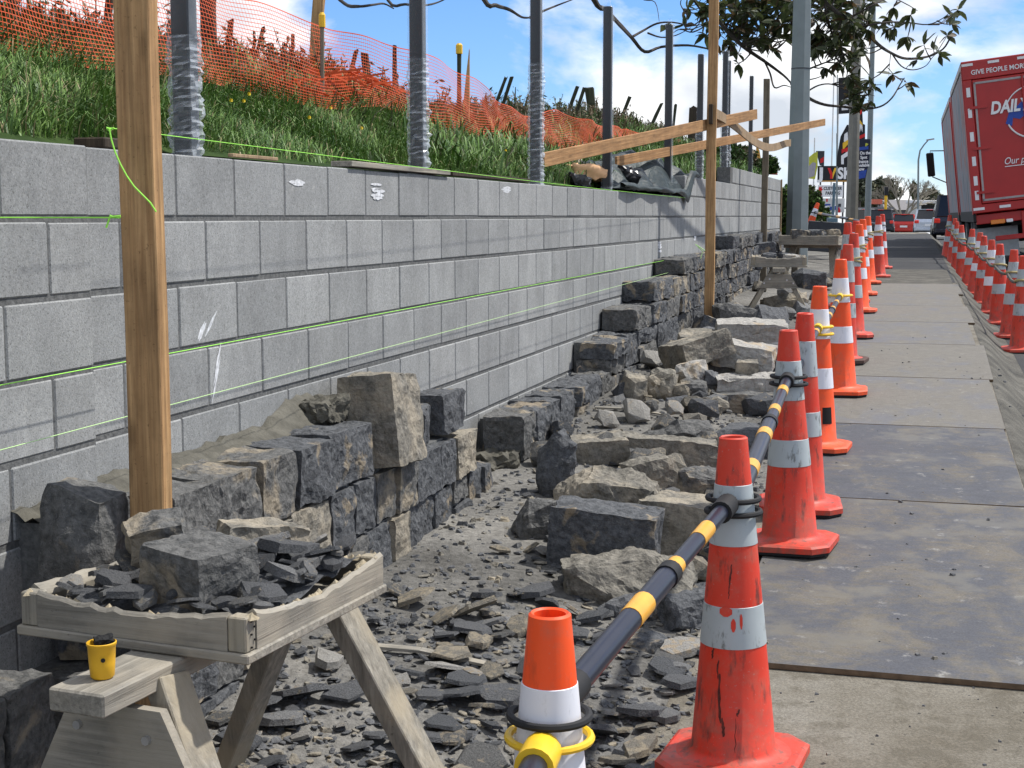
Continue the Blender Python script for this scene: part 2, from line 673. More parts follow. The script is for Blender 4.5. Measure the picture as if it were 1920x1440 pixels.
k = NT('dirt', 0.97, 0.1)
v = k.vec(world_space=True)
n1 = k.noise(v, 1.7, 7, 0.6)
n2 = k.noise(v, 38, 6, 0.65)
n3 = k.noise(v, 150, 3, 0.7)
c = k.ramp(n1, [(0.30, (0.10, 0.096, 0.088)), (0.55, (0.185, 0.178, 0.163)), (0.75, (0.27, 0.257, 0.23))])
c = k.mix(0.8, c, k.ramp(n2, [(0.3, 0.5), (0.6, 1.1), (0.8, 1.35)]), 'MULTIPLY')
c = k.mix(k.ramp(n3, [(0.62, 0.0), (0.72, 0.5)]), c, (0.05, 0.05, 0.055))
k.color(c)
k.bump(n2, 0.7, 0.02)
k.bump(n3, 0.5, 0.006)
MAT['dirt'] = k.m

k = NT('concrete_path', 0.9, 0.2)
v = k.vec(world_space=True)
n1 = k.noise(v, 2.2, 7, 0.62)
n2 = k.noise(v, 120, 4, 0.7)
c = k.ramp(n1, [(0.28, (0.125, 0.108, 0.08)), (0.5, (0.20, 0.182, 0.148)), (0.75, (0.28, 0.265, 0.23))])
c = k.mix(0.9, c, k.ramp(n2, [(0.3, 0.55), (0.7, 1.25)]), 'MULTIPLY')
c = k.mix(k.ramp(k.noise(v, 9, 7, 0.7), [(0.40, 0.55), (0.50, 0.0)]), c, (0.10, 0.088, 0.066))
k.color(c)
k.bump(n2, 0.6, 0.006)
MAT['path'] = k.m

k = NT('asphalt', 0.9, 0.25)
v = k.vec(world_space=True)
n1 = k.noise(v, 0.8, 6, 0.6)
n2 = k.noise(v, 160, 3, 0.7)
c = k.ramp(n1, [(0.3, (0.035, 0.036, 0.038)), (0.7, (0.062, 0.062, 0.062))])
c = k.mix(0.8, c, k.ramp(n2, [(0.3, 0.55), (0.7, 1.4)]), 'MULTIPLY')
k.color(c)
k.bump(n2, 0.6, 0.006)
MAT['asphalt'] = k.m

k = NT('old_asphalt_dirty', 0.95, 0.15)
v = k.vec(world_space=True)
n1 = k.noise(v, 3.5, 7, 0.65)
n2 = k.noise(v, 90, 4, 0.7)
c = k.ramp(n1, [(0.3, (0.06, 0.058, 0.052)), (0.52, (0.11, 0.104, 0.09)), (0.75, (0.19, 0.18, 0.155))])
c = k.mix(0.8, c, k.ramp(n2, [(0.3, 0.5), (0.7, 1.35)]), 'MULTIPLY')
k.color(c)
k.bump(n1, 0.5, 0.03)
k.bump(n2, 0.6, 0.01)
MAT['verge'] = k.m

k = NT('dirty_plywood', 0.7, 0.3)
v = k.vec()
n1 = k.noise(k.vec((2.2, 1.5, 1)), 1.7, 9, 0.7, 0.5)
n2 = k.noise(k.vec((8, 20, 1)), 1.6, 7, 0.75)
n3 = k.noise(v, 3.2, 6, 0.6)
r = k.math('MULTIPLY', k.math('SUBTRACT', k.rand(), 0.5), 0.22)
c = k.mix(k.ramp(n2, [(0.3, 0.0), (0.7, 1.0)]), (0.11, 0.096, 0.074), (0.185, 0.165, 0.132))
blue = k.mix(n2, (0.042, 0.047, 0.062), (0.10, 0.104, 0.118))
c = k.mix(k.ramp(k.math('ADD', k.math('ADD', k.math('MULTIPLY', n1, 0.6), k.math('MULTIPLY', n2, 0.4)), r), [(0.44, 0.0), (0.56, 0.9)]), c, blue)
c = k.mix(k.ramp(k.noise(v, 11, 7, 0.7), [(0.60, 0.0), (0.70, 0.6)]), c, (0.34, 0.33, 0.30))
c = k.mix(0.7, c, k.ramp(k.noise(v, 130, 4, 0.75), [(0.3, 0.55), (0.68, 1.3)]), 'MULTIPLY')
c = k.mix(k.ramp(n3, [(0.36, 0.6), (0.46, 0.0)]), c, (0.15, 0.14, 0.115))
k.color(c)
k.bump(n2, 0.2, 0.003)
k.rough(k.ramp(n3, [(0.3, 0.55), (0.7, 0.85)]))
MAT['ply'] = k.m
k = NT('dusty_plywood', 0.75, 0.25)
v = k.vec()
n1 = k.noise(k.vec((2.0, 1.4, 1)), 1.6, 8, 0.68, 0.4)
n2 = k.noise(k.vec((9, 24, 1)), 1.6, 7, 0.75)
c = k.mix(k.ramp(n2, [(0.3, 0.0), (0.7, 1.0)]), (0.125, 0.115, 0.097), (0.20, 0.187, 0.163))
c = k.mix(k.ramp(k.math('ADD', n1, k.math('MULTIPLY', k.math('SUBTRACT', k.rand(), 0.5), 0.12)), [(0.50, 0.0), (0.64, 0.7)]), c, k.mix(n2, (0.10, 0.105, 0.125), (0.17, 0.172, 0.185)))
c = k.mix(0.7, c, k.ramp(k.noise(v, 130, 4, 0.75), [(0.3, 0.6), (0.68, 1.25)]), 'MULTIPLY')
c = k.mix(k.ramp(k.noise(v, 10, 7, 0.7), [(0.60, 0.0), (0.72, 0.4)]), c, (0.40, 0.385, 0.35))
k.color(c)
k.bump(n2, 0.2, 0.003)
MAT['ply_dusty'] = k.m
MAT['ply_edge'] = plain('plywood_edge', (0.13, 0.09, 0.055), 0.85, var=0.3, scale=30)

for nm, a, b in (('grass_mid', (0.075, 0.16, 0.022), (0.125, 0.225, 0.036)), ('grass_dark', (0.036, 0.086, 0.015), (0.065, 0.135, 0.024)),
                 ('grass_light', (0.12, 0.22, 0.045), (0.19, 0.28, 0.075)), ('grass_dry', (0.20, 0.17, 0.08), (0.30, 0.25, 0.12))):
    k = NT(nm, 0.55, 0.35)
    k.color(k.ramp(k.noise(k.vec(world_space=True), 2.5, 4), [(0.3, a), (0.7, b)]))
    k.b.inputs['Subsurface Weight'].default_value = 0.0
    MAT[nm] = k.m
k = NT('bank_soil', 0.95, 0.1)
k.color(k.ramp(k.noise(k.vec(world_space=True), 3, 6), [(0.3, (0.02, 0.04, 0.012)), (0.7, (0.045, 0.075, 0.02))]))
MAT['bank'] = k.m


def leaf_mat(name, a, b, rough=0.4):
    k = NT(name, rough, 0.45)
    k.color(k.ramp(k.noise(k.vec(world_space=True), 6, 3), [(0.3, a), (0.7, b)]))
    return k.m


MAT['grass_dead'] = leaf_mat('dead_grass', (0.07, 0.045, 0.022), (0.15, 0.10, 0.05), 0.8)
MAT['leaf'] = leaf_mat('leathery_leaf', (0.03, 0.048, 0.018), (0.075, 0.085, 0.032), 0.4)
MAT['leaf_brown'] = leaf_mat('leaf_brown_side', (0.06, 0.04, 0.018), (0.10, 0.065, 0.03), 0.6)
MAT['hedge'] = leaf_mat('hedge_leaf', (0.03, 0.065, 0.014), (0.07, 0.12, 0.025), 0.5)
MAT['weed'] = leaf_mat('weed_leaf', (0.03, 0.045, 0.015), (0.075, 0.08, 0.03), 0.7)
MAT['weed_dry'] = leaf_mat('weed_dry', (0.10, 0.07, 0.04), (0.20, 0.15, 0.085), 0.8)
MAT['far_leaf'] = leaf_mat('far_tree_leaf', (0.10, 0.105, 0.055), (0.16, 0.15, 0.08), 0.8)
MAT['far_leaf_dark'] = leaf_mat('far_tree_leaf_dark', (0.05, 0.062, 0.04), (0.09, 0.10, 0.06), 0.8)
for nm_ in ('leaf', 'leaf_brown', 'hedge'):
    nt_ = MAT[nm_].node_tree
    tl_ = nt_.nodes.new('ShaderNodeBsdfTranslucent')
    ms_ = nt_.nodes.new('ShaderNodeMixShader')
    ms_.inputs['Fac'].default_value = 0.35
    pb_ = nt_.nodes['Principled BSDF']
    nt_.links.new(pb_.inputs['Base Color'].links[0].from_socket, tl_.inputs['Color'])
    nt_.links.new(pb_.outputs[0], ms_.inputs[1])
    nt_.links.new(tl_.outputs[0], ms_.inputs[2])
    nt_.links.new(ms_.outputs[0], nt_.nodes['Material Output'].inputs['Surface'])
MAT['far_bark'] = plain('far_bark', (0.26, 0.235, 0.19), 0.9)
MAT['bark'] = plain('bark', (0.055, 0.047, 0.04), 0.9, var=0.35, scale=30)
MAT['net'] = plain('orange_mesh_plastic', (0.58, 0.08, 0.016), 0.5, 0.3)
k = NT('tarpaulin', 0.5, 0.35)
v = k.vec()
k.color(k.ramp(k.noise(v, 6, 6), [(0.3, (0.010, 0.016, 0.016)), (0.7, (0.034, 0.05, 0.048))]))
k.bump(k.noise(v, 16, 5, 0.6, 1.0), 0.5, 0.02)
MAT['tarp'] = k.m
MAT['black_plastic'] = plain('black_polythene', (0.012, 0.012, 0.013), 0.3, 0.5)
MAT['sack'] = plain('orange_sack', (0.82, 0.50, 0.27), 0.8)
MAT['galv'] = plain('galvanised_pole', (0.19, 0.22, 0.222), 0.5, 0.4, 0.15, var=0.08, scale=5)
MAT['conc_pole'] = plain('concrete_pole', (0.20, 0.195, 0.17), 0.9, var=0.15, scale=4)
MAT['white'] = plain('white_paint', (0.78, 0.78, 0.78), 0.5, var=0.04)
MAT['offwhite'] = plain('offwhite_wall', (0.62, 0.62, 0.60), 0.7, var=0.05)
MAT['yellow'] = plain('yellow_paint', (0.78, 0.47, 0.03), 0.5, var=0.06)
MAT['sign_black'] = plain('sign_black', (0.014, 0.014, 0.016), 0.5)
MAT['sign_blue'] = plain('banner_navy', (0.016, 0.02, 0.04), 0.6)
MAT['blue'] = plain('bright_blue', (0.03, 0.075, 0.34), 0.5)
MAT['sign_red'] = plain('sign_red', (0.60, 0.02, 0.02), 0.5)
MAT['lime'] = plain('banner_lime', (0.50, 0.52, 0.06), 0.6)
MAT['grey_fabric'] = plain('banner_grey', (0.36, 0.34, 0.37), 0.7)
MAT['blue_steel'] = plain('blue_grey_steel', (0.13, 0.21, 0.26), 0.5)
MAT['charcoal'] = plain('charcoal_board', (0.042, 0.045, 0.052), 0.6)
MAT['truck_red'] = plain('truck_red', (0.40, 0.014, 0.012), 0.38, 0.5, var=0.10, scale=2.5)
k = NT('truck_curtain', 0.6, 0.15)
v = k.vec((0.5, 0.9, 0.35))
k.color(k.ramp(k.noise(v, 2.2, 5), [(0.3, (0.10, 0.115, 0.14)), (0.5, (0.24, 0.26, 0.29)), (0.62, (0.30, 0.14, 0.13)), (0.74, (0.42, 0.45, 0.49))]))
MAT['curtain'] = k.m
MAT['truck_dark'] = plain('truck_chassis', (0.018, 0.017, 0.017), 0.7)
MAT['trim_grey'] = plain('door_trim_grey', (0.36, 0.34, 0.33), 0.5)
MAT['grey_flap'] = plain('mudflap_grey', (0.42, 0.45, 0.46), 0.7)
MAT['glass_dark'] = plain('dark_glass', (0.012, 0.014, 0.017), 0.08, 0.6)
MAT['car_red'] = plain('car_red', (0.50, 0.03, 0.02), 0.25, 0.6)
MAT['car_silver'] = plain('car_silver', (0.52, 0.57, 0.64), 0.25, 0.6, 0.2)
MAT['car_dark'] = plain('car_dark', (0.016, 0.02, 0.03), 0.2, 0.6)
MAT['car_white'] = plain('car_white', (0.80, 0.80, 0.80), 0.25, 0.6)
MAT['tail'] = plain('tail_light_red', (0.75, 0.03, 0.015), 0.25, 0.6)
MAT['amber'] = plain('amber_light', (0.75, 0.22, 0.02), 0.3, 0.6)
MAT['roof_grey'] = plain('roof_grey', (0.17, 0.17, 0.18), 0.8)
MAT['rust'] = plain('rusty_wire', (0.20, 0.16, 0.12), 0.7)
MAT['flower'] = plain('flower_yellow', (0.85, 0.60, 0.02), 0.6)

# ================================================================== THE SETTING
def grid_sheet(name, S, T, zf, m, dz=0.0, kind='structure', uv_smooth=True):
    vs, fs = [], []
    for s in S:
        for t in T:
            p = wp(s, t)
            vs.append((p.x, p.y, zf(p.x, p.y) + dz))
    n = len(T)
    for i in range(len(S) - 1):
        for j in range(n - 1):
            a = i * n + j
            fs.append((a, a + 1, a + n + 1, a + n))
    o = obj(name, mesh(name, vs, fs, m, uv_smooth))
    if kind:
        o['kind'] = kind
    return o


def arange(a, b, st):
    n = max(1, int(round((b - a) / st)))
    return [a + (b - a) * i / n for i in range(n + 1)]


S_ALL = [-60, -30, -12, -6, -3, -1, 0.5] + arange(1.6, 16, 0.1) + arange(16.5, 30, 0.5) + arange(32, 130, 3) + [140, 170, 220, 300, 420, 700, 1400, 3000]
T_ALL = [-1500, -500, -150, -50, -20, -8, -2, -0.6] + arange(-0.1, 1.6, 0.085) + arange(1.8, 2.6, 0.4) + arange(2.66, 3.1, 0.06) + [3.4, 4, 6, 10, 20, 50, 150, 500, 1500]
grid_sheet('ground', S_ALL, T_ALL, ground_z, MAT['dirt'])
S_P = [-12, -6, -3, -1] + arange(0.5, 30, 0.5) + arange(33, 130, 3)
grid_sheet('footpath', S_P, [1.47, 1.6, 1.9, 2.3, 2.7], ground_z, MAT['path'], 0.005)
grid_sheet('road_verge', S_P, [2.701] + arange(2.74, 3.06, 0.08), ground_z, MAT['verge'], 0.006)
grid_sheet('road', S_P, [3.061, 3.4, 5, 8, 12, 16], ground_z, MAT['asphalt'], 0.006)
grid_sheet('driveway', arange(21.3, 62, 1.0), [0.9, 1.46, 2.0, 2.4, 2.699], ground_z, MAT['asphalt'], 0.011)
grid_sheet('path_asphalt', arange(20.6, 25.0, 0.5), [1.5, 1.9, 2.3, 2.66], ground_z, MAT['verge'], 0.016)

# ------------------------------------------------------------------ sheets laid over the footpath
ORD = ['nearest', 'second', 'third', 'fourth', 'fifth', 'sixth', 'seventh', 'farthest']
plates = [(5.14, 7.48), (7.495, 9.40), (9.415, 11.22), (11.24, 13.05), (13.07, 14.9), (14.92, 16.8), (16.82, 18.7), (18.72, 20.7)]
for i, (s0, s1) in enumerate(plates):
    ln = s1 - s0
    zm0, zm1 = path_z(s0), path_z(s1)
    t0, t1 = 1.60 + 0.02 * rng.uniform(-1, 1), 2.69 + 0.035 * rng.uniform(-1, 1)
    c = wp((s0 + s1) / 2, (t0 + t1) / 2, (zm0 + zm1) / 2 + 0.0165)
    b = MB()
    nx = 8
    th = 0.009
    vs = []
    for k_ in (-1, 1):
        for j in range(nx + 1):
            for ii in (-1, 1):
                vs.append((ii * (t1 - t0) / 2, -ln / 2 + ln * j / nx + 0.004 * rng.uniform(-1, 1) * (j in (0, nx)), k_ * th + 0.004 * math.sin(3 * j / nx) * (k_ > 0)))
    fs = []
    m_ = 2 * (nx + 1)
    for j in range(nx):
        a = 2 * j
        fs.append((a, a + 2, a + 3, a + 1))
        fs.append((m_ + a, m_ + a + 1, m_ + a + 3, m_ + a + 2))
        fs.append((a + 1, a + 3, m_ + a + 3, m_ + a + 1))
        fs.append((a, m_ + a, m_ + a + 2, a + 2))
    fs.append((0, 1, m_ + 1, m_))
    fs.append((2 * nx, m_ + 2 * nx, m_ + 2 * nx + 1, 2 * nx + 1))
    mi = []
    for f_ in fs:
        zz = sum(vs[q][2] for q in f_) / 4
        mi.append(0 if zz > th * 0.5 else 1)
    o = obj('plywood_sheet', mesh('plywood_sheet', vs, fs, [MAT['ply'] if i < 2 else MAT['ply_dusty'], MAT['ply_edge']], False, mi), None, c,
            (math.atan2(zm1 - zm0, ln), 0, YAW + R(rng.uniform(-0.5, 0.5))))
    tag(o, 'scuffed plywood sheet over the footpath, ' + ORD[i] + ' of the row', 'plywood sheet', 'sheets laid along the footpath')

# ------------------------------------------------------------------ block retaining wall
wall = empty('block_wall', wp(0, 0, 0), YAW, 'long grey concrete block retaining wall below the grass bank', 'wall')
ZJ = ZE - 0.008


def cover_z(s):
    xs = [(3.3, -1.5), (5.3, -0.72), (5.85, -0.62), (6.5, -0.80), (7.2, -1.3), (9.7, -1.02), (10.6, -0.84), (11.4, -0.68), (12.8, -0.52), (16.4, -0.39), (99, -0.24)]
    for a, z in xs:
        if s < a:
            return ZE + z
    return ZE


def wall_top(s):
    return 2 if s > 18.05 else (1 if s > 14.55 else 0)


blk_cache = {}


def block_mesh(ln):
    key = round(ln, 3)
    if key not in blk_cache:
        b = MB()
        b.box((-0.095, ln / 2, 0.092), (0.19, ln, 0.184))
        blk_cache[key] = b.me('block', MAT['block'], False, 0.004)
    return blk_cache[key]


CJ = 4.014
pieces = []
PITCH_L = 0.391
for r in range(-2, 8):
    z0 = ZJ - 0.2 * r
    odd = (r % 2 == 0)
    cuts = []
    s = CJ
    cuts_l = [s]
    s -= PITCH_L if odd else PITCH_L / 2
    while s > 2.4:
        cuts_l.append(s)
        s -= PITCH_L
    cuts = cuts_l[::-1]
    if odd:
        cuts += [4.43, 4.539]
        s = 4.539
    else:
        cuts += [4.215, 4.33]
        s = 4.33
    while s < 24.9:
        s += PITCH_L
        if r < 0 and False:
            pass
        cuts.append(s)
    for a, b_ in zip(cuts[:-1], cuts[1:]):
        mid = (a + b_) / 2
        if -r > wall_top(mid) or mid > 24.75:
            continue
        gap = 0.008 if mid < 14.5 else 0.004
        pieces.append((a + gap / 2, b_ - a - gap, z0 + 0.008, mid))


def vis_key(p):
    hidden = (p[2] + 0.19 < cover_z(p[3]))
    return (hidden, p[3])


pieces.sort(key=vis_key)
rest = MB()
for i, (s0, ln, z0, mid) in enumerate(pieces):
    dt = rng.uniform(-0.0015, 0.0015) + 0.001 + (0.03 if mid < CJ else 0.0)
    if i < 300:
        bo = obj('block', block_mesh(ln), wall, (dt, s0, z0 + rng.uniform(-0.001, 0.001)))
    else:
        rest.box((-0.095 + dt, s0 + ln / 2, z0 + 0.092), (0.19, ln, 0.184))
o = rest.obj('block_rest', MAT['block'], wall, False, 0.003)
o['kind'] = 'stuff'
b = MB()
zb = ZJ - 1.7
b.box((-0.082, (4.02 + 14.55) / 2, (zb + ZJ + 0.19) / 2), (0.158, 14.55 - 4.02, ZJ + 0.19 - zb))
b.box((-0.055, (2.4 + 4.012) / 2, (zb + ZJ + 0.19) / 2), (0.164, 4.012 - 2.4, ZJ + 0.19 - zb))
b.obj('mortar', MAT['mortar'], wall)
b = MB()
b.box((-0.082, (14.552 + 18.05) / 2, (zb + ZJ + 0.39) / 2), (0.158, 18.05 - 14.552, ZJ + 0.39 - zb))
b.obj('mortar', MAT['mortar'], wall)
b = MB()
b.box((-0.082, (18.052 + 24.72) / 2, (zb + ZJ + 0.59) / 2), (0.158, 24.72 - 18.052, ZJ + 0.59 - zb))
b.obj('mortar', MAT['mortar'], wall)


b = MB()
b.box((0.012, 24.735, ZE + 0.02), (0.022, 0.05, 1.15))
b.obj('end_board', MAT['timber_side'], wall)

# white chalk marks brushed on some blocks
def chalk(px, py, w, h, seed, strokes=5, slant=0.0):
    rr = random.Random(seed)
    p = on_wall(px, py)
    s, t = to_st(p.x, p.y)
    Y = p.y
    sc = Y / F
    cs = 1.0 / (CA * Y * 0 + 1)
    wl = w * (1712 - px) ** 0 * sc / max(0.12, abs(TA - (px - 960) / F))      # screen width to run along the wall
    wl = w * s * s / 6250.0
    hl = h * sc
    b = MB()
    for k_ in range(strokes):
        u = (k_ + 0.5) / strokes - 0.5
        zc = -u * hl + rr.uniform(-.1, .1) * hl
        half = wl * 0.5 * (1 - 1.1 * u * u) * rr.uniform(0.6, 1.0)
        th = hl / strokes * rr.uniform(1.0, 1.8)
        off = rr.uniform(-.1, .1) * wl
        n = 7
        top, bot = [], []
        for i in range(n):
            x = -half + 2 * half * i / (n - 1) + off
            taper = 1 - abs(2 * i / (n - 1) - 1) ** 2 * 0.8
            zz = zc + slant * x
            top.append((0.0022, s + x, p.z + zz + th * 0.5 * taper * rr.uniform(0.5, 1.2)))
            bot.append((0.0022, s + x, p.z + zz - th * 0.5 * taper * rr.uniform(0.5, 1.2)))
        vs = bot + top
        b.add(vs, [(i, i + 1, n + i + 1, n + i) for i in range(n - 1)])
    b.obj('chalk_mark', MAT['chalk'], wall)


chalk(558, 344, 34, 13, 1, 2)
chalk(707, 360, 26, 28, 2, 5)
chalk(950, 356, 20, 13, 3, 3)
chalk(378, 620, 24, 22, 4, 2, 1.0)
chalk(392, 612, 34, 10, 41, 1, 0.9)
chalk(405, 698, 20, 26, 5, 2, 2.2)
chalk(602, 664, 12, 11, 6, 1, 2.6)
chalk(1237, 462, 9, 20, 7, 4)
chalk(1303, 446, 5, 9, 8, 2)
chalk(858, 592, 6, 4, 9, 1, 6.0)

# ------------------------------------------------------------------ grass bank behind the wall
def ztop(s):
    return 0.13 + 0.19 * smooth(14.0, 15.4, s) + 0.19 * smooth(17.6, 18.6, s)


def bank_z(s, tau):
    z = ZE + ztop(s) + 0.43 * min(tau, 1.75) + 0.10 * max(0.0, min(tau - 1.75, 0.8))
    z -= 0.18 * max(0, tau - 5)
    z += 0.05 * noise.noise(Vector((s * 0.9, tau * 1.3, 4.0))) * smooth(0.1, 0.6, tau)
    z += 0.10 * math.exp(-((s - 8.9) / 0.9) ** 2 - ((tau - 1.3) / 0.5) ** 2)
    z -= 1.6 * smooth(25.2, 29, s) * smooth(-.5, 1.5, tau)
    return z


vs, fs = [], []
SB = [-8, -4, -1, 1] + arange(2.2, 15, 0.16) + arange(15.5, 30, 0.5)
TB = [0.165, 0.25, 0.4, 0.6, 0.8, 1.0, 1.2, 1.45, 1.7, 2.0, 2.3, 2.6, 3, 4, 6, 9, 14]
for s in SB:
    for t in TB:
        p = wp(s, -t)
        vs.append((p.x, p.y, bank_z(s, t)))
n = len(TB)
for i in range(len(SB) - 1):
    for j in range(n - 1):
        a = i * n + j
        fs.append((a, a + n, a + n + 1, a + 1))
bank = obj('grass_bank', mesh('grass_bank', vs, fs, MAT['bank'], True))
bank['kind'] = 'structure'


def blades(name, N, samp, hmin, hmax, wid, mats, wts, label, cat, seed, droop=0.5):
    r = np.random.default_rng(seed)
    V = np.zeros((N, 7, 3))
    for i in range(N):
        s, tau = samp(r)
        p = wp(s, -tau)
        cl = 0.5 + 0.5 * noise.noise(Vector((s * 2.3, tau * 3.1, 7.7)))
        h = (hmin + (hmax - hmin) * r.random() ** 1.5) * (0.55 + 0.75 * cl)
        az = noise.noise(Vector((s * 1.4, tau * 1.7, 1.1))) * 5.0 + r.normal(0, 1.0)
        dx, dy = math.cos(az), math.sin(az)
        lean = r.random() * droop + 0.12
        w = wid * (0.7 + 0.6 * r.random())
        z = bank_z(s, tau) - 0.01
        b0 = np.array((p.x, p.y, z))
        sd = np.array((-dy, dx, 0)) * w
        d = np.array((dx, dy, 0))
        up = np.array((0, 0, 1.0))
        p1 = b0 + up * h * 0.45 + d * h * lean * 0.25
        p2 = b0 + up * h * (0.80 - 0.15 * lean) + d * h * lean * 0.7
        p3 = b0 + up * h * (1.0 - 0.55 * lean) + d * h * lean * 1.25
        V[i, 0], V[i, 1] = b0 - sd, b0 + sd
        V[i, 2], V[i, 3] = p1 - sd * 0.9, p1 + sd * 0.9
        V[i, 4], V[i, 5] = p2 - sd * 0.55, p2 + sd * 0.55
        V[i, 6] = p3
    base = (np.arange(N) * 7)[:, None]
    q = np.concatenate([base + np.array([[0, 1, 3, 2]]), base + np.array([[2, 3, 5, 4]])])
    t3 = base + np.array([[4, 5, 6]])
    me = bpy.data.meshes.new(name)
    nl = q.size + t3.size
    me.vertices.add(N * 7)
    me.vertices.foreach_set('co', V.reshape(-1))
    me.loops.add(nl)
    me.loops.foreach_set('vertex_index', np.concatenate([q.reshape(-1), t3.reshape(-1)]))
    me.polygons.add(len(q) + len(t3))
    ls = np.concatenate([np.arange(len(q)) * 4, q.size + np.arange(len(t3)) * 3])
    me.polygons.foreach_set('loop_start', ls)
    mi = r.choice(len(mats), N, p=wts)
    me.polygons.foreach_set('material_index', np.concatenate([mi, mi, mi]))
    for m in mats:
        me.materials.append(m)
    me.update(calc_edges=True)
    o = obj(name, me)
    o['kind'] = 'stuff'
    tag(o, label, cat)
    return o


def samp_grass(r):
    return 3.1 + 18.5 * r.random() ** 2.0, 0.2 + 1.2 * r.random()


blades('grass', 76000, samp_grass, 0.035, 0.135, 0.0022, [MAT['grass_mid'], MAT['grass_dark'], MAT['grass_light'], MAT['grass_dry']],
       [0.44, 0.28, 0.19, 0.09], 'long green grass covering the bank above the block wall', 'grass', 11, 1.0)


def samp_dead(r):
    return 3.1 + 19 * r.random() ** 1.6, 0.95 + 1.25 * r.random()


blades('dead_grass', 16000, samp_dead, 0.05, 0.19, 0.0030, [MAT['grass_dead'], MAT['weed_dry'], MAT['weed'], MAT['grass_dark']],
       [0.5, 0.2, 0.2, 0.1], 'brown dead grass behind the orange mesh on the upper bank', 'grass', 13, 1.1)


def samp_far(r):
    return 8 + 17 * r.random(), 0.2 + 1.3 * r.random()


blades('tall_grass', 7000, samp_far, 0.08, 0.24, 0.006, [MAT['grass_mid'], MAT['grass_dark'], MAT['grass_light'], MAT['weed']],
       [0.4, 0.35, 0.1, 0.15], 'taller green grass on the far end of the bank', 'grass', 12, 0.9)


# weeds and dry stems along the crest of the bank
def weeds(name, N, seed, label, tall, mats, s0, s1, t0, t1, pw=1.3):
    r = random.Random(seed)
    b = MB()
    for i in range(N):
        s = s0 + (s1 - s0) * r.random() ** pw
        tau = r.uniform(t0, t1)
        cl = 0.5 + 0.5 * noise.noise(Vector((s * 1.6, tau * 1.2, 2.2)))
        h = tall * r.uniform(0.35, 1.0) * (0.35 + 1.0 * cl)
        p = wp(s, -tau, bank_z(s, tau) - 0.02)
        az = r.uniform(0, 6.283)
        ln = r.uniform(0.05, 0.45)
        d = Vector((math.cos(az), math.sin(az), 0))
        q1 = p + Vector((0, 0, h * 0.55)) + d * h * ln * 0.3
        q2 = p + Vector((0, 0, h)) + d * h * ln
        w = 0.0022 + 0.0004 * s
        sd = Vector((-d.y, d.x, 0)) * w
        mi = r.randrange(len(mats))
        b.add([p - sd, p + sd, q1 + sd, q1 - sd], [(0, 1, 2, 3)], mi)
        b.add([q1 - sd, q1 + sd, q2 + sd * .5, q2 - sd * .5], [(0, 1, 2, 3)], mi)
        for k_ in range(r.randint(5, 12)):
            f_ = r.uniform(0.2, 1.0)
            c = p.lerp(q2, f_) + Vector((r.uniform(-1, 1), r.uniform(-1, 1), r.uniform(-.5, 1))) * 0.035 * (1.2 - 0.5 * f_)
            l = Vector((r.uniform(-1, 1), r.uniform(-1, 1), r.uniform(-.8, .8))).normalized() * r.uniform(0.012, 0.034)
            wv = l.cross(Vector((r.uniform(-1, 1), r.uniform(-1, 1), r.uniform(-1, 1)))).normalized() * l.length * 0.35
            b.add([c - l, c + wv, c + l, c - wv], [(0, 1, 2, 3)], mi)
    o = b.obj(name, mats)
    o['kind'] = 'stuff'
    tag(o, label, 'weeds')


weeds('weeds', 1300, 21, 'dark leafy weeds growing along the crest of the bank', 0.20, [MAT['weed'], MAT['grass_dark'], MAT['weed_dry']], 4.5, 25, 1.6, 2.3)
weeds('dry_weeds', 850, 22, 'thin dry brown weed stems on the crest of the bank', 0.30, [MAT['weed_dry'], MAT['weed_dry'], MAT['weed']], 4.5, 24, 1.3, 2.2)

# a few yellow flowers in the grass
b = MB()
for px, py in ((433, 188), (457, 189), (467, 176), (580, 220), (948, 282), (620, 202), (678, 240)):
    d = ray(px, py)
    Y = 3.0
    while Y < 20:
        p = Vector((0, 0, ZE)) + d * (Y / d.y)
        s, t = to_st(p.x, p.y)
        if t < -0.2 and p.z < bank_z(s, -t) + 0.12:
            break
        Y += 0.03
    for a in range(6):
        w = a * 1.047
        b.add([p, p + Vector((math.cos(w) * .008, -.002, math.sin(w) * .008)), p + Vector((math.cos(w + .8) * .008, .003, math.sin(w + .8) * .008))], [(0, 1, 2)])
o = b.obj('flowers', MAT['flower'])
o['kind'] = 'stuff'
tag(o, 'small yellow flowers dotted in the grass bank', 'flowers')

# ------------------------------------------------------------------ orange plastic barrier mesh
NS = arange(2.9, 21, 0.029)
NR = 26
TAU_N = 1.0


def net_top(s):
    Y = s * CA
    x = 1712 - F * 3.27 / max(Y, .1)
    pts = [(-3000, .345), (500, .334), (585, .327), (765, .33), (850, .325), (900, .31), (950, .29), (1000, .262), (1030, .285), (1060, .30), (1120, .29), (1200, .31), (1290, .33), (1500, .33)]
    return ZE + 3.27 * float(np.interp(x, [a for a, _ in pts], [c for _, c in pts]))


def net_pt(s, f_):
    tb = TAU_N + 0.05 * math.sin(s * 1.1) + 0.015 * math.sin(s * 3.7)
    zb = bank_z(s, tb) + 0.015
    zt = net_top(s) + 0.015 * math.sin(s * 5.1)
    bow = 0.035 * math.sin(f_ * math.pi) * math.sin(s * 2.2 + 0.7) + 0.008 * math.sin(s * 9 + f_ * 6)
    tau = tb + 0.12 * f_ + bow
    # the mesh sags and bunches towards its foot
    ff = f_ ** 1.25
    z = zb + (zt - zb) * ff + 0.006 * math.sin(s * 4.3 + 4 * f_)
    return wp(s, -tau, z)


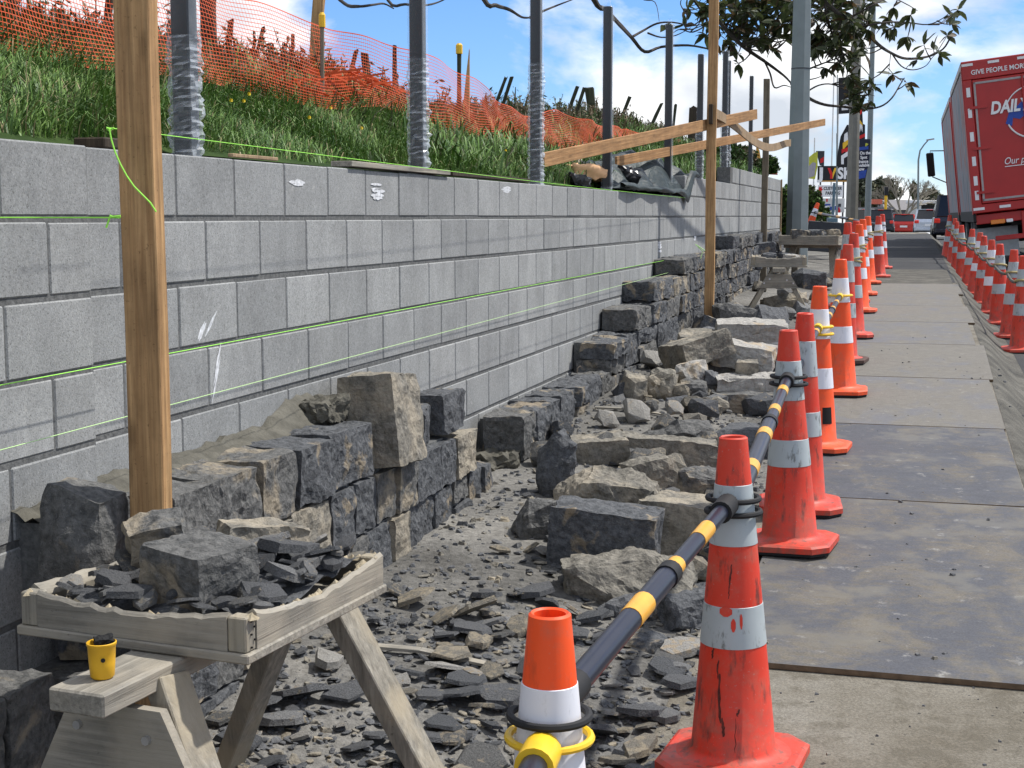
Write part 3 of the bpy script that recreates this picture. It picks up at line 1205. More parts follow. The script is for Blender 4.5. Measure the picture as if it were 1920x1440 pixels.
b = MB()
pts = [[net_pt(s, j / NR) for j in range(NR + 1)] for s in NS]
wv = 0.0016
for i in range(len(NS)):
    w2 = wv * (1 + 0.02 * NS[i])
    ud = (wp(1, 0) - wp(0, 0)) * w2
    vs = []
    for j in range(NR + 1):
        vs += [pts[i][j] - ud, pts[i][j] + ud]
    b.add(vs, [(2 * j, 2 * j + 1, 2 * j + 3, 2 * j + 2) for j in range(NR)])
for j in range(NR + 1):
    hh = 0.003 if j in (0, NR) else wv
    vs = []
    for i in range(len(NS)):
        up = (pts[i][min(j + 1, NR)] - pts[i][max(j - 1, 0)]).normalized() * hh * (1 + 0.02 * NS[i])
        vs += [pts[i][j] - up, pts[i][j] + up]
    b.add(vs, [(2 * i, 2 * i + 2, 2 * i + 3, 2 * i + 1) for i in range(len(NS) - 1)])
net = empty('barrier_mesh', wp(8, -TAU_N, bank_z(8, TAU_N)), 0, 'orange plastic barrier mesh strung along the grass bank', 'barrier mesh')
o = b.obj('netting', MAT['net'])
o.parent = net
o.matrix_parent_inverse = Matrix.Translation(-Vector(net.location))
# crumpled loose end of mesh lying on the bank
b = MB()
for k_ in range(26):
    s0 = 8.0 + k_ * 0.055
    a = wp(s0, -1.15 - 0.1 * math.sin(k_), bank_z(s0, 1.15) + 0.10 + 0.04 * math.sin(k_ * 1.7))
    for q in range(3):
        e = a + Vector((rng.uniform(-.2, .2), rng.uniform(-.1, .2), rng.uniform(-.10, .06)))
        b.bar(a, e, 0.004, 0.012)
o = b.obj('crumpled_fold', MAT['net'])
o.parent = net
o.matrix_parent_inverse = Matrix.Translation(-Vector(net.location))


# ------------------------------------------------------------------ old posts along the crest of the bank
def crest_post(name, x0, y0, x1, y1, wpx, m, label, Q=4.2, cap=None, split=False):
    Y = F * Q / (1712 - x1)
    a = at(x0, y0, Y)
    bpt = at(x1, y1, Y)
    dirn = (bpt - a).normalized()
    bpt = bpt + dirn * 0.5
    w = wpx * 1.2 * Y / F
    e = empty(name, bpt, 0, label, 'post')
    b = MB()
    n = 5
    prev = None
    vs, fs = [], []
    rr = random.Random(int(x0 * 7 + y0))
    for i in range(n + 1):
        p = bpt.lerp(a, i / n) - bpt
        ww = w * (1 if not split or i < 3 else 1 - 0.3 * (i - 2))
        for q in range(6):
            an = q * math.pi / 3 + 0.3
            vs.append(p + Vector((math.cos(an), math.sin(an), 0)) * ww * 0.5 * rr.uniform(0.88, 1.1) + (Vector((0, 0, rr.uniform(-.25, .1) * w * 1.5)) if i == n else Vector()))
    for i in range(n):
        for q in range(6):
            q2 = (q + 1) % 6
            fs.append((i * 6 + q, i * 6 + q2, i * 6 + 6 + q2, i * 6 + 6 + q))
    fs.append(tuple(n * 6 + q for q in range(6)))
    b.add(vs, fs)
    b.obj('post_shaft', m, e)
    if cap:
        c = MB()
        c.tube([a - bpt - Vector((0, 0, .02)), a - bpt + Vector((0, 0, 0.045)), a - bpt + Vector((0, 0, 0.06))], [w * 0.75, w * 0.75, w * 0.4], 8)
        c.obj('cap', cap, e)
    return e


crest_post('fence_post', 24, -20, 18, 60, 13, MAT['old_post'], 'dark post behind the mesh at the far left of the bank', 3.9)
crest_post('fence_post', 207, -20, 203, 22, 12, MAT['old_post'], 'short dark post behind the mesh left of the near timber post')
crest_post('fence_post', 388, -30, 392, 70, 27, MAT['old_post'], 'thick dark brown post behind the first steel post')
crest_post('fence_post', 433, 36, 430, 72, 10, MAT['old_post'], 'short squared brown post in the weeds right of the thick post')
crest_post('fence_post', 494, 50, 482, 98, 6, MAT['old_post'], 'thin tilted stake left of the yellow capped picket')
crest_post('fence_post', 549, 62, 548, 105, 6, MAT['green_post'], 'thin mossy stake overgrown by weeds close to the yellow capped picket')
crest_post('marker_stake', 598, -10, 592, 120, 19, MAT['timber'], 'pale wide timber stake behind the left yellow capped picket', 4.2)
crest_post('steel_picket', 604, 44, 604, 170, 7, MAT['rust'], 'steel picket with yellow cap holding the mesh, left of the two', 3.35, MAT['yellow'])
crest_post('fence_post', 668, 93, 655, 148, 7, MAT['old_post'], 'thin leaning stake beside a squared post, left of the second steel post')
crest_post('fence_post', 683, 97, 690, 160, 13, MAT['old_post'], 'squared brown post left of the second steel post')
crest_post('fence_post', 740, 85, 740, 180, 7, MAT['old_post'], 'slim upright post overgrown with ivy near the second steel post')
crest_post('steel_picket', 861, 96, 861, 190, 7, MAT['green_post'], 'dark picket with yellow cap right of the second steel post', 3.6, MAT['yellow'])
crest_post('marker_stake', 880, 92, 875, 190, 13, MAT['timber'], 'splintered brown stake with a pointed top beside the yellow capped picket', 3.7, None, True)
crest_post('fence_post', 949, 143, 928, 200, 6, MAT['green_post'], 'left of two parallel leaning thin posts, left of third steel post')
crest_post('fence_post', 960, 143, 941, 203, 6, MAT['green_post'], 'right of two parallel leaning thin posts, left of third steel post')
crest_post('fence_post', 1083, 161, 1060, 226, 6, MAT['green_post'], 'left of two parallel leaning thin posts, right of third steel post')
crest_post('fence_post', 1096, 163, 1075, 230, 6, MAT['green_post'], 'right of two parallel leaning thin posts, right of third steel post')
crest_post('fence_post', 1105, 166, 1112, 240, 15, MAT['green_post'], 'thick mossy post left of the fourth steel post', 4.75)
crest_post('fence_post', 1181, 180, 1157, 246, 6, MAT['green_post'], 'single leaning thin post right of the fourth steel post')
crest_post('fence_post', 1241, 192, 1215, 250, 6, MAT['green_post'], 'leaning thin post just left of the fifth steel post')
crest_post('fence_post', 1267, 195, 1262, 240, 5, MAT['green_post'], 'short thin post just right of the fifth steel post')
crest_post('fence_post', 1301, 200, 1297, 290, 15, MAT['old_post'], 'thick dark stump of a post left of the far timber upright', 4.0)

# ------------------------------------------------------------------ steel fence posts standing in the wall cores
def steel_post(s, top, label, sleeve=0.0, full_film=True, w=0.062, t=-0.095, bare=False):
    z0 = ZJ + 0.2 * (1 + wall_top(s)) - 0.03
    e = empty('steel_post', wp(s, t, z0), YAW, label, 'steel post', 'steel posts along the wall top')
    h = ZE + top - z0
    b = MB()
    b.box((0, 0, h / 2), (w, w, h))
    b.obj('post_tube', MAT['steel_dark'], e, False, 0.004)
    if bare:
        return e
    rr = random.Random(int(s * 100))
    f_ = MB()
    N = 150
    n = 16
    vs, fs = [], []
    for i in range(N + 1):
        z = h * i / N + 0.01
        bunch = 1.0 - smooth(sleeve - 0.08, sleeve + 0.08, z) if sleeve > 0 else 0.0
        for q in range(n):
            an = 2 * math.pi * q / n
            sq = 1.0 / max(abs(math.cos(an)), abs(math.sin(an)))
            base = w / 2 * min(sq, 1.3) + 0.006
            flap = 0.011 * (0.5 + 0.5 * math.sin(an * 1 + 2.4)) * (1 - bunch)
            nz = noise.noise(Vector((math.cos(an) * 1.6, math.sin(an) * 1.6, z * 34 + s * 7)))
            nz2 = noise.noise(Vector((math.cos(an) * 0.7, math.sin(an) * 0.7 + 9, z * 85 + s * 3)))
            fold = bunch * (0.018 * abs(nz) + 0.014 * nz2 + 0.006)
            rr_ = base + flap + fold + 0.0015 * math.sin(i * .7 + q)
            vs.append((math.cos(an) * rr_, math.sin(an) * rr_, z))
    for i in range(N):
        for q in range(n):
            q2 = (q + 1) % n
            fs.append((i * n + q, i * n + q2, (i + 1) * n + q2, (i + 1) * n + q))
    cutf = int(sleeve / h * N) * n
    f_.add(vs, fs[cutf:])
    f_.obj('plastic_sleeve', MAT['film'], e, True)
    if cutf:
        g_ = MB()
        g_.add(vs[:cutf + n], fs[:cutf])
        g_.obj('bunched_sleeve', MAT['film_bunch'], e, False)
    c = MB()
    c.tube([(0, 0, h + .003), (0.004, 0, h + 0.03), (0.0, 0.004, h + 0.055)], [w * 0.5, w * 0.22, w * 0.3], 8)
    c.obj('film_twist', MAT['film'], e, True)
    return e


def s_of(px):
    p = on_wall(px, 330, -0.095)
    return to_st(p.x, p.y)[0]


steel_post(s_of(352), 1.56, 'plastic wrapped dark steel post nearest the camera, crumpled sleeve on lower half', 0.40)
steel_post(s_of(785), 1.56, 'second plastic wrapped steel post from the left', 0.55)
steel_post(s_of(1005), 1.56, 'third plastic wrapped steel post from the left, crumpled below', 0.75)
steel_post(s_of(1138), 1.54, 'fourth steel post from the left, smooth film, standing by the tarpaulin', 0.05)
steel_post(s_of(1252), 1.75, 'fifth steel post from the left, behind the tarpaulin heap', 0.05)
steel_post(s_of(1311), 1.70, 'dark steel post just left of the far timber upright', 0.55, w=0.058)
steel_post(s_of(1357), 1.95, 'left of the two close steel posts right of the far timber upright', 0.5, w=0.06)
steel_post(s_of(1368), 1.90, 'right of the two close steel posts right of the far timber upright', 0.3, w=0.055, t=-0.13)
steel_post(s_of(1406), 1.92, 'slim dark steel post left of the grey stake', 0.0, w=0.05)

# ================================================================== STONES
def rock_me(name, size, seed, m, chip=0.25, amp=0.012, L_=0.05, freq=9.0, smooth_shade=False, hull=0):
    rr = random.Random(seed)
    hx, hy, hz = size[0] / 2, size[1] / 2, size[2] / 2
    bm = bmesh.new()
    if hull:
        # split stone: a few fracture planes, points spread over a squarish ellipsoid
        for q in range(hull):
            w1, w2 = rr.uniform(0, 6.283), math.asin(rr.uniform(-1, 1))

            def pw(x, e):
                return math.copysign(abs(x) ** e, x)
            e_ = rr.uniform(0.35, 0.6)
            bm.verts.new((hx * pw(math.cos(w2), e_) * pw(math.cos(w1), e_), hy * pw(math.cos(w2), e_) * pw(math.sin(w1), e_), hz * pw(math.sin(w2), e_)))
        for i in (-1, 1):
            bm.verts.new((hx * i, rr.uniform(-.5, .5) * hy, rr.uniform(-.6, .2) * hz))
            bm.verts.new((rr.uniform(-.6, .6) * hx, rr.uniform(-.5, .5) * hy, hz * i))
            bm.verts.new((rr.uniform(-.7, .7) * hx, hy * i, rr.uniform(-.6, .4) * hz))
            bm.verts.new((hx * .8 * i, -hy * .8, -hz * .97))
            bm.verts.new((hx * .8 * i, hy * .8, -hz * .97))
    for i in (-1, 1) if not hull else ():
        for j in (-1, 1):
            for k_ in (-1, 1):
                c = Vector((i * hx, j * hy, k_ * hz))
                if rr.random() < 0.8:
                    for ax in range(3):
                        d = [0.0, 0.0, 0.0]
                        d[ax] = -(c[ax]) * chip * 2 * rr.uniform(0.12, 1.0)
                        bm.verts.new(c + Vector(d))
                else:
                    bm.verts.new(Vector((c.x * rr.uniform(.88, 1), c.y * rr.uniform(.88, 1), c.z * rr.uniform(.9, 1))))
    for ax in range(3) if not hull else ():
        for sg in (-1, 1):
            p = [rr.uniform(-.4, .4) * size[0], rr.uniform(-.4, .4) * size[1], rr.uniform(-.4, .4) * size[2]]
            p[ax] = sg * size[ax] / 2 * (1 + rr.uniform(-0.02, 0.035))
            bm.verts.new(p)
    r_ = bmesh.ops.convex_hull(bm, input=bm.verts)
    junk = [g for g in r_.get('geom_interior', []) if isinstance(g, bmesh.types.BMVert)]
    junk += [g for g in r_.get('geom_unused', []) if isinstance(g, bmesh.types.BMVert)]
    junk = list({v for v in junk if v.is_valid})
    if junk:
        bmesh.ops.delete(bm, geom=junk, context='VERTS')
    for _ in range(5):
        es = [e for e in bm.edges if e.calc_length() > L_]
        if not es:
            break
        bmesh.ops.subdivide_edges(bm, edges=es, cuts=1)
        bmesh.ops.triangulate(bm, faces=[f for f in bm.faces if len(f.verts) > 3])
    bm.normal_update()
    off = Vector((seed * 3.17 % 97, seed * 1.7 % 53, 0))
    mv = []
    for v in bm.verts:
        q = v.co * freq + off
        d = noise.fractal(q, 0.9, 2.1, 4) * amp + noise.noise(q * 3.3) * amp * 0.5
        # chipped ledges
        d += amp * 0.8 * (math.floor(2.5 * noise.noise(q * 0.7 + Vector((9, 1, 2)))) / 2.5)
        mv.append(v.normal * d)
    for v, d in zip(bm.verts, mv):
        v.co += d
    me = bpy.data.meshes.new(name)
    bm.to_mesh(me)
    bm.free()
    me.materials.append(m)
    if smooth_shade:
        me.polygons.foreach_set('use_smooth', [True] * len(me.polygons))
    return me


STONE_MATS = ['basalt', 'basalt_mixed', 'basalt', 'basalt_mixed', 'basalt', 'basalt_mixed', 'rock_tan']
sd = [100]


def stone_course(parent, s0, s1, z0, z1, wmin, wmax, t_face=0.28, L_=0.035, depth=0.21, jit=0.012, mats=STONE_MATS):
    s = s0
    while s < s1 - 0.05:
        w = rng.uniform(wmin, wmax)
        if s1 - (s + w) < wmin * 0.6:
            w = s1 - s
        h = z1 - z0
        sd[0] += 1
        split = (w > 0.2 and rng.random() < 0.18 and h > 0.18)
        hs = [(z0, z0 + h * 0.48), (z0 + h * 0.5, z1)] if split else [(z0, z1)]
        for a, b_ in hs:
            sd[0] += 1
            hh = b_ - a - 0.010
            dp = depth + rng.uniform(-0.02, 0.02)
            me = rock_me('stone', (dp, w - 0.011, hh), sd[0], MAT[rng.choice(mats)], rng.uniform(0.05, 0.12), 0.0095 if L_ < 0.04 else 0.016, L_ * 0.85, 13.0 if L_ < 0.04 else 9.0)
            tf = t_face + rng.uniform(-jit, jit)
            obj('stone', me, parent, (tf - dp / 2, s + w / 2, (a + b_) / 2 + ZE), (R(rng.uniform(-1, 1)), R(rng.uniform(-1.5, 1.5)), R(rng.uniform(-2, 2))))
        s += w


near_wall = empty('stone_wall', wp(0, 0, 0), YAW, 'half built basalt stone facing in front of the wall, nearest section', 'stone wall')
stone_course(near_wall, 3.95, 5.47, -0.94, -0.735, 0.24, 0.34)
stone_course(near_wall, 3.74, 6.72, -1.135, -0.94, 0.15, 0.33)
stone_course(near_wall, 3.62, 6.98, -1.345, -1.135, 0.16, 0.34)
stone_course(near_wall, 2.3, 3.40, -1.345, -1.03, 0.26, 0.4)
stone_course(near_wall, 2.4, 7.12, -1.60, -1.345, 0.2, 0.38)
# stones laid on top: tall tan stone, dark pair, corner stone
o = obj('stone', rock_me('stone', (0.22, 0.36, 0.345), 901, MAT['rock_tan'], 0.10, 0.010, 0.03, 9), near_wall, (0.215, 5.70, ZE - 0.765), (R(-3), R(-6), R(3)))
o['label'] = 'tall tan stone standing above the course'
obj('stone', rock_me('stone', (0.18, 0.26, 0.15), 903, MAT['basalt'], 0.14, 0.010, 0.03, 9), near_wall, (0.17, 6.09, ZE - 0.845), (0, R(4), R(14)))
obj('stone', rock_me('stone', (0.2, 0.24, 0.17), 902, MAT['basalt'], 0.16, 0.012, 0.03, 9), near_wall, (0.18, 6.42, ZE - 0.835), (0, R(-3), R(-6)))
o = obj('stone', rock_me('stone', (0.2, 0.32, 0.27), 904, MAT['basalt_mixed'], 0.26, 0.010, 0.025, 8, False, 18), near_wall, (0.20, 3.72, ZE - 0.785), (R(-7), R(3), R(6)))
o['label'] = 'rounded corner stone at the near end'
# mortar behind and below the stones
b = MB()
b.box((0.13, (3.66 + 6.7) / 2, ZE - 1.37), (0.24, 3.04, 0.46))
b.box((0.125, (3.78 + 6.35) / 2, ZE - 1.035), (0.23, 2.57, 0.20))
b.box((0.11, (3.65 + 5.45) / 2, ZE - 0.85), (0.2, 1.8, 0.19))
b.obj('mortar_core', MAT['mortar'], near_wall)
# wet mortar bed smeared up the blocks
vs, fs = [], []
ns, nt = 70, 7
for i in range(ns + 1):
    s = 3.62 + (5.75 - 3.62) * i / ns
    rise = 0.02 + 0.012 * noise.noise(Vector((s * 6, 0, 0))) + 0.07 * math.exp(-((s - 5.4) / 0.22) ** 2) + 0.012 * noise.noise(Vector((s * 25, 3, 0)))
    for j in range(nt + 1):
        f_ = j / nt
        t = 0.003 + 0.15 * f_
        z = ZE - 0.735 + 0.012 * noise.noise(Vector((s * 9, f_ * 5, 1))) + max(0, rise) * (1 - smooth(0, 0.75, f_)) + 0.012 * noise.noise(Vector((s * 30, f_ * 9, 2))) - 0.02 * f_
        vs.append((t, s, z))
for i in range(ns):
    for j in range(nt):
        a = i * (nt + 1) + j
        fs.append((a, a + 1, a + nt + 2, a + nt + 1))
obj('mortar_bed', mesh('mortar_bed', vs, fs, MAT['wet_mortar'], True), near_wall)
obj('mortar_lump', rock_me('mortar_lump', (0.13, 0.22, 0.08), 907, MAT['wet_mortar'], 0.4, 0.02, 0.02, 14), near_wall, (0.09, 5.44, ZE - 0.70))

far_wall = empty('stone_wall', wp(0, 0, 0), YAW, 'stepped basalt stone facing climbing along the far part of the wall', 'stone wall')
SM2 = ['basalt', 'basalt', 'basalt_mixed', 'basalt', 'basalt_mixed', 'basalt']


def s_front(Y, t=0.28):
    return (Y + t * SA) / CA


stone_course(far_wall, s_front(7.15), s_front(9.35), -1.235, -1.0, 0.26, 0.5, 0.27, 0.045, depth=0.23, jit=0.02, mats=['basalt_mixed', 'basalt', 'basalt_mixed', 'basalt'])
steps = [(9.3, -1.04, -0.815), (10.15, -0.815, -0.655), (10.95, -0.655, -0.50), (12.2, -0.50, -0.36), (15.6, -0.36, -0.215)]
for y0, za, zb_ in steps:
    stone_course(far_wall, s_front(y0), s_front(21.3), za, zb_, 0.38, 0.85, 0.28, 0.06, depth=0.24, jit=0.025, mats=SM2)
stone_course(far_wall, s_front(9.3), s_front(16), -1.25, -1.04, 0.4, 0.8, 0.27, 0.08, mats=SM2)
b = MB()
for y0, za, zb_ in steps:
    s0, s1 = s_front(y0) + 0.06, s_front(21.2)
    b.box((0.11, (s0 + s1) / 2, ZE + (za + zb_) / 2 - 0.01), (0.2, s1 - s0, zb_ - za - 0.001))
b.box((0.11, (s_front(7.3) + s_front(16)) / 2, ZE - 1.15), (0.2, s_front(16) - s_front(7.3), 0.22))
b.obj('mortar_core', MAT['mortar'], far_wall)
# wire ties standing out of the footing between the two stone sections
for px, py, hh in ((957, 765, 0.10), (1022, 745, 0.07), (1082, 690, 0.08), (1144, 610, 0.07), (1184, 600, 0.08), (1236, 525, 0.10), (905, 835, 0.06)):
    p = on_wall(px, py, 0.06)
    b = MB()
    lo = Vector((0, 0, -hh))
    b.tube([lo, (0.003, 0, 0), (0.02, 0.01, 0.012), (0.05, 0.02, -0.02)], 0.003, 5)
    o = b.obj('wire_tie', MAT['rust'], None, True, 0, p)
    tag(o, 'small bent wire tie sticking up at the foot of the block wall', 'wire tie', 'wire ties at the wall foot')

# mortar rubble ramp in the gap
for i, (px, py, w, sdv) in enumerate(((925, 850, 0.26, 1), (955, 800, 0.22, 2), (985, 800, 0.2, 3), (965, 855, 0.24, 4), (915, 890, 0.2, 5), (1180, 655, 0.22, 6), (1110, 715, 0.18, 7))):
    p = on_wall(px, py, 0.13)
    p.z = max(p.z, ground_z(p.x, p.y) + 0.02)
    me = rock_me('rubble_heap', (w, w * 1.2, w * 0.55), 950 + sdv, MAT['mortar'] if i % 2 else MAT['wet_mortar'], 0.35, 0.03, 0.035, 16)
    o = obj('mortar_heap', me, None, (p.x, p.y, p.z - 0.06), (0, 0, i))
    tag(o, 'crumbly mortar heap, ' + ['just right of the near stone facing', 'behind the wire ties in the gap', 'at the first stone of the far facing', 'in the middle of the gap', 'low beside the last near stone', 'behind the stepped far stones', 'on top of the first far course'][i], 'mortar heap', 'mortar heaps in the gap of the stone facing')


# ------------------------------------------------------------------ loose stones on the ground
def boulder(x0, y0, x1, y1, m, seed, label, dep=None, Y=None, chip=0.22, rz=0.0, tilt=0.0, amp=0.014, lift=0.0, hmul=1.0):
    xc, yc = (x0 + x1) / 2, (y0 + y1) / 2
    if Y is None:
        p = on_ground(xc, y1 - 4)
        Yb = p.y
    else:
        Yb = Y
    ang = (yc - 405) / F
    w = (x1 - x0) * Yb / F
    d = dep if dep else w * 0.7
    Yc = Yb + d * 0.35
    w = (x1 - x0) * Yc / F
    vh = (y1 - y0) * Yc / F
    h = max(0.4 * vh, vh - d * ang * 0.8) * hmul
    c = at(xc, yc, Yc)
    if Y is None:
        g = ground_z(c.x, c.y)
        cz = g + h / 2 - 0.015 + lift
    else:
        cz = c.z
    rj = random.Random(seed * 13)
    me = rock_me('loose_stone', (w * 1.06, d * 1.05, h * 1.08), seed, m, chip, amp * 1.0, 0.024 if Yb < 6.5 else (0.045 if Yb < 10 else 0.07), 8.0, False, int(26 - 40 * chip) if chip > 0.2 else 0)
    o = obj('loose_stone', me, None, (c.x, c.y, cz), (R(tilt * 0.3 + rj.uniform(-6, 6)), R(tilt + rj.uniform(-5, 5)), R(rz * 1.6 + rj.uniform(-14, 14))))
    tag(o, label, 'stone', 'loose building stones on the ground')
    return o


B, BM_, RT, RP = MAT['basalt'], MAT['basalt_mixed'], MAT['rock_tan'], MAT['rock_pale']
boulder(1055, 1012, 1300, 1145, RT, 11, 'big tan brown boulder in front of the loose stones, behind the striped bar', 0.34, chip=0.26, rz=-6, amp=0.02)
boulder(1040, 940, 1232, 1085, B, 12, 'green grey blocky boulder standing behind the big tan boulder', 0.24, chip=0.16, rz=-4, amp=0.012)
boulder(962, 925, 1050, 1012, BM_, 13, 'small dark and tan block left of the green grey boulder', 0.16, chip=0.24, rz=8)
boulder(1038, 868, 1242, 985, RT, 14, 'long tan boulder with a rusty face behind the green grey boulder', 0.26, chip=0.34, rz=-14, tilt=9, amp=0.02)
boulder(1004, 803, 1080, 935, B, 15, 'dark pointed stone standing upright among the loose stones', 0.13, chip=0.30, rz=10, tilt=3)
boulder(1215, 925, 1345, 1050, RT, 16, 'flat topped pale tan block behind the striped bar', 0.32, chip=0.12, rz=-8, amp=0.01)
boulder(1168, 850, 1268, 935, RT, 17, 'rounded brown stone between the tan boulders', 0.2, chip=0.32, rz=20, amp=0.02)
boulder(1265, 862, 1375, 945, BM_, 18, 'pale topped stone with a dark hollow face left of the red cone', 0.26, chip=0.3, rz=-15, amp=0.02)
boulder(1075, 812, 1172, 872, RT, 19, 'flat tan slab right of the upright dark stone', 0.3, chip=0.16, rz=-6)
boulder(1162, 815, 1338, 878, RT, 20, 'long flat tan slab lying beyond the brown stone', 0.3, chip=0.14, rz=-4)
boulder(1203, 783, 1345, 850, BM_, 21, 'low brown stone beyond the long tan slab', 0.24, chip=0.25, rz=-10, amp=0.02)
boulder(1328, 790, 1440, 858, B, 22, 'smooth dark flat stone beside the second red cone', 0.34, chip=0.28, rz=6, amp=0.006)
boulder(1250, 930, 1330, 975, RT, 23, 'small tan slab tucked under the pale topped stone', 0.2, chip=0.2)
boulder(1225, 1080, 1345, 1180, B, 24, 'dark low boulder half hidden behind the striped bar', 0.3, chip=0.3, rz=10, amp=0.02)
boulder(1140, 1105, 1225, 1165, MAT['slate'], 25, 'pale grey slab leaning against the big tan boulder', 0.08, chip=0.25, rz=5, tilt=-14)
boulder(1120, 1180, 1330, 1225, B, 26, 'long dark slab lying under the striped bar', 0.14, chip=0.3, rz=-20, tilt=5)
# the rubble pile by the far stones
boulder(1255, 622, 1355, 690, RT, 31, 'tilted tan slab on top of the rubble pile', 0.34, 9.6, 0.16, rz=10, tilt=-14, hmul=0.75)
boulder(1342, 632, 1450, 700, RP, 32, 'pale slab sloping down to the right on the rubble pile', 0.32, 9.7, 0.17, rz=-10, tilt=13, hmul=0.7)
boulder(1347, 600, 1470, 640, RP, 33, 'long pale grey slab lying behind the rubble pile', 0.4, 10.6, 0.14, rz=4, tilt=5)
boulder(1265, 675, 1330, 716, RP, 34, 'small pale wedge of stone below the tilted slab', 0.16, 9.3, 0.25, rz=25, tilt=-8)
boulder(1168, 695, 1212, 752, RT, 35, 'squarish brown stone at the left of the rubble pile', 0.18, chip=0.25, rz=12)
boulder(1212, 690, 1268, 752, RT, 36, 'knobbly brown stone in the left half of the rubble pile', 0.2, chip=0.34, rz=-12, amp=0.03)
boulder(1262, 712, 1330, 745, BM_, 37, 'grey lump at the foot of the small pale wedge', 0.16, 9.1, 0.3, rz=0, amp=0.02)
boulder(1345, 700, 1470, 752, RP, 38, 'broad pale stone on the right of the rubble pile', 0.26, 9.2, 0.18, rz=-5, tilt=-3, amp=0.02, hmul=0.9)
boulder(1338, 735, 1452, 778, BM_, 39, 'dark topped long stone at the front of the rubble pile', 0.2, chip=0.2, rz=-5)
boulder(1248, 742, 1302, 778, B, 40, 'dark angular stone in front of the rubble pile', 0.16, chip=0.3)
boulder(1300, 750, 1330, 777, RT, 41, 'small tan chip standing between two dark stones', 0.05, chip=0.3, tilt=20)
boulder(1318, 748, 1362, 777, RT, 42, 'tan pointed shard leaning in front of the rubble pile', 0.06, chip=0.35, tilt=-32)
boulder(1317, 690, 1352, 722, MAT['slate'], 43, 'slate grey stone in the middle of the rubble pile', 0.12, 9.3, 0.3)
boulder(1383, 676, 1420, 708, RT, 44, 'squared brown stone resting under the right slab', 0.14, 9.4, 0.2)
boulder(1310, 664, 1400, 705, BM_, 45, 'dark stone in the shadow under the two slabs', 0.3, 9.75, 0.25)
boulder(1425, 640, 1490, 700, B, 46, 'dark blue grey boulder behind the third cone', 0.3, 9.9, 0.3, amp=0.012)
boulder(1340, 565, 1412, 606, BM_, 47, 'brown hollow sided boulder right of the far timber post', 0.4, 12.4, 0.3, amp=0.03)
boulder(1405, 570, 1478, 618, B, 48, 'dark rounded boulder under the middle trestle', 0.4, 12.9, 0.34, amp=0.02)
boulder(1428, 545, 1512, 590, RT, 49, 'tan boulder behind the legs of the middle trestle', 0.5, 14.6, 0.3, amp=0.03)
boulder(1490, 505, 1545, 545, B, 50, 'dark flat stone between the two far trestles', 0.5, chip=0.3)
boulder(1505, 520, 1530, 545, RP, 51, 'small pale stone beside the dark flat stone', 0.2, chip=0.3)
boulder(1300, 590, 1345, 632, B, 52, 'dark split stone at the foot of the far timber post', 0.25, 12.0, 0.34, tilt=20)
boulder(1312, 610, 1358, 640, MAT['slate'], 53, 'slate slab in front of the far timber post', 0.3, 11.2, 0.25, tilt=16)
boulder(1275, 622, 1345, 662, RT, 54, 'low tan slab behind the tilted slab', 0.4, 10.4, 0.2)
boulder(1412, 455, 1448, 478, B, 55, 'dark stone on the ground below the grey stake', 0.3, 17.9, 0.2)

# rubble of middle sized stones tumbled between the big ones
rt = random.Random(404)
zones = [((1150, 690), (1480, 790), 40, 'in the rubble pile below the far stones'), ((1180, 600), (1460, 700), 34, 'by the stepped far stones'), ((940, 800), (1330, 900), 16, 'between the slabs and the wall foot'),
         ((1280, 470), (1560, 610), 34, 'among the far trestles'), ((1150, 900), (1360, 1120), 14, 'between the big boulders')]
RUB = {}
for (xa, ya), (xb, yb), n_, where in zones:
    for i in range(n_):
        px, py = rt.uniform(xa, xb), rt.uniform(ya, yb)
        p = on_ground(px, py)
        s, t = to_st(p.x, p.y)
        if t < 0.36 or t > 1.42:
            continue
        v_ = rt.randrange(10)
        if v_ not in RUB:
            RUB[v_] = rock_me('rubble_stone', (1.0, 0.8, 0.55), 700 + v_, [MAT['basalt'], MAT['rock_tan'], MAT['basalt_mixed'], MAT['rock_pale'], MAT['basalt_mixed'], MAT['rock_tan'], MAT['basalt'], MAT['slate_light'], MAT['rock_tan'], MAT['basalt_mixed']][v_], 0.3, 0.03, 0.3, 2.2, False, 13)
        sz = rt.uniform(0.09, 0.21) * (1.35 if py < 700 else 1.0)
        o = obj('rubble_stone', RUB[v_], None, (p.x, p.y, ground_z(p.x, p.y) + sz * 0.2 + rt.uniform(0, 0.05)), (rt.uniform(-.5, .5), rt.uniform(-.5, .5), rt.uniform(0, 6.28)), (sz, sz, sz))
        tag(o, ['dark', 'tan', 'grey brown', 'pale', 'grey brown', 'tan', 'dark', 'light grey', 'tan', 'grey brown'][v_] + ' fist sized rubble stone tumbled ' + where, 'stone', 'rubble ' + where)

# ------------------------------------------------------------------ shards of split stone
SH = {}


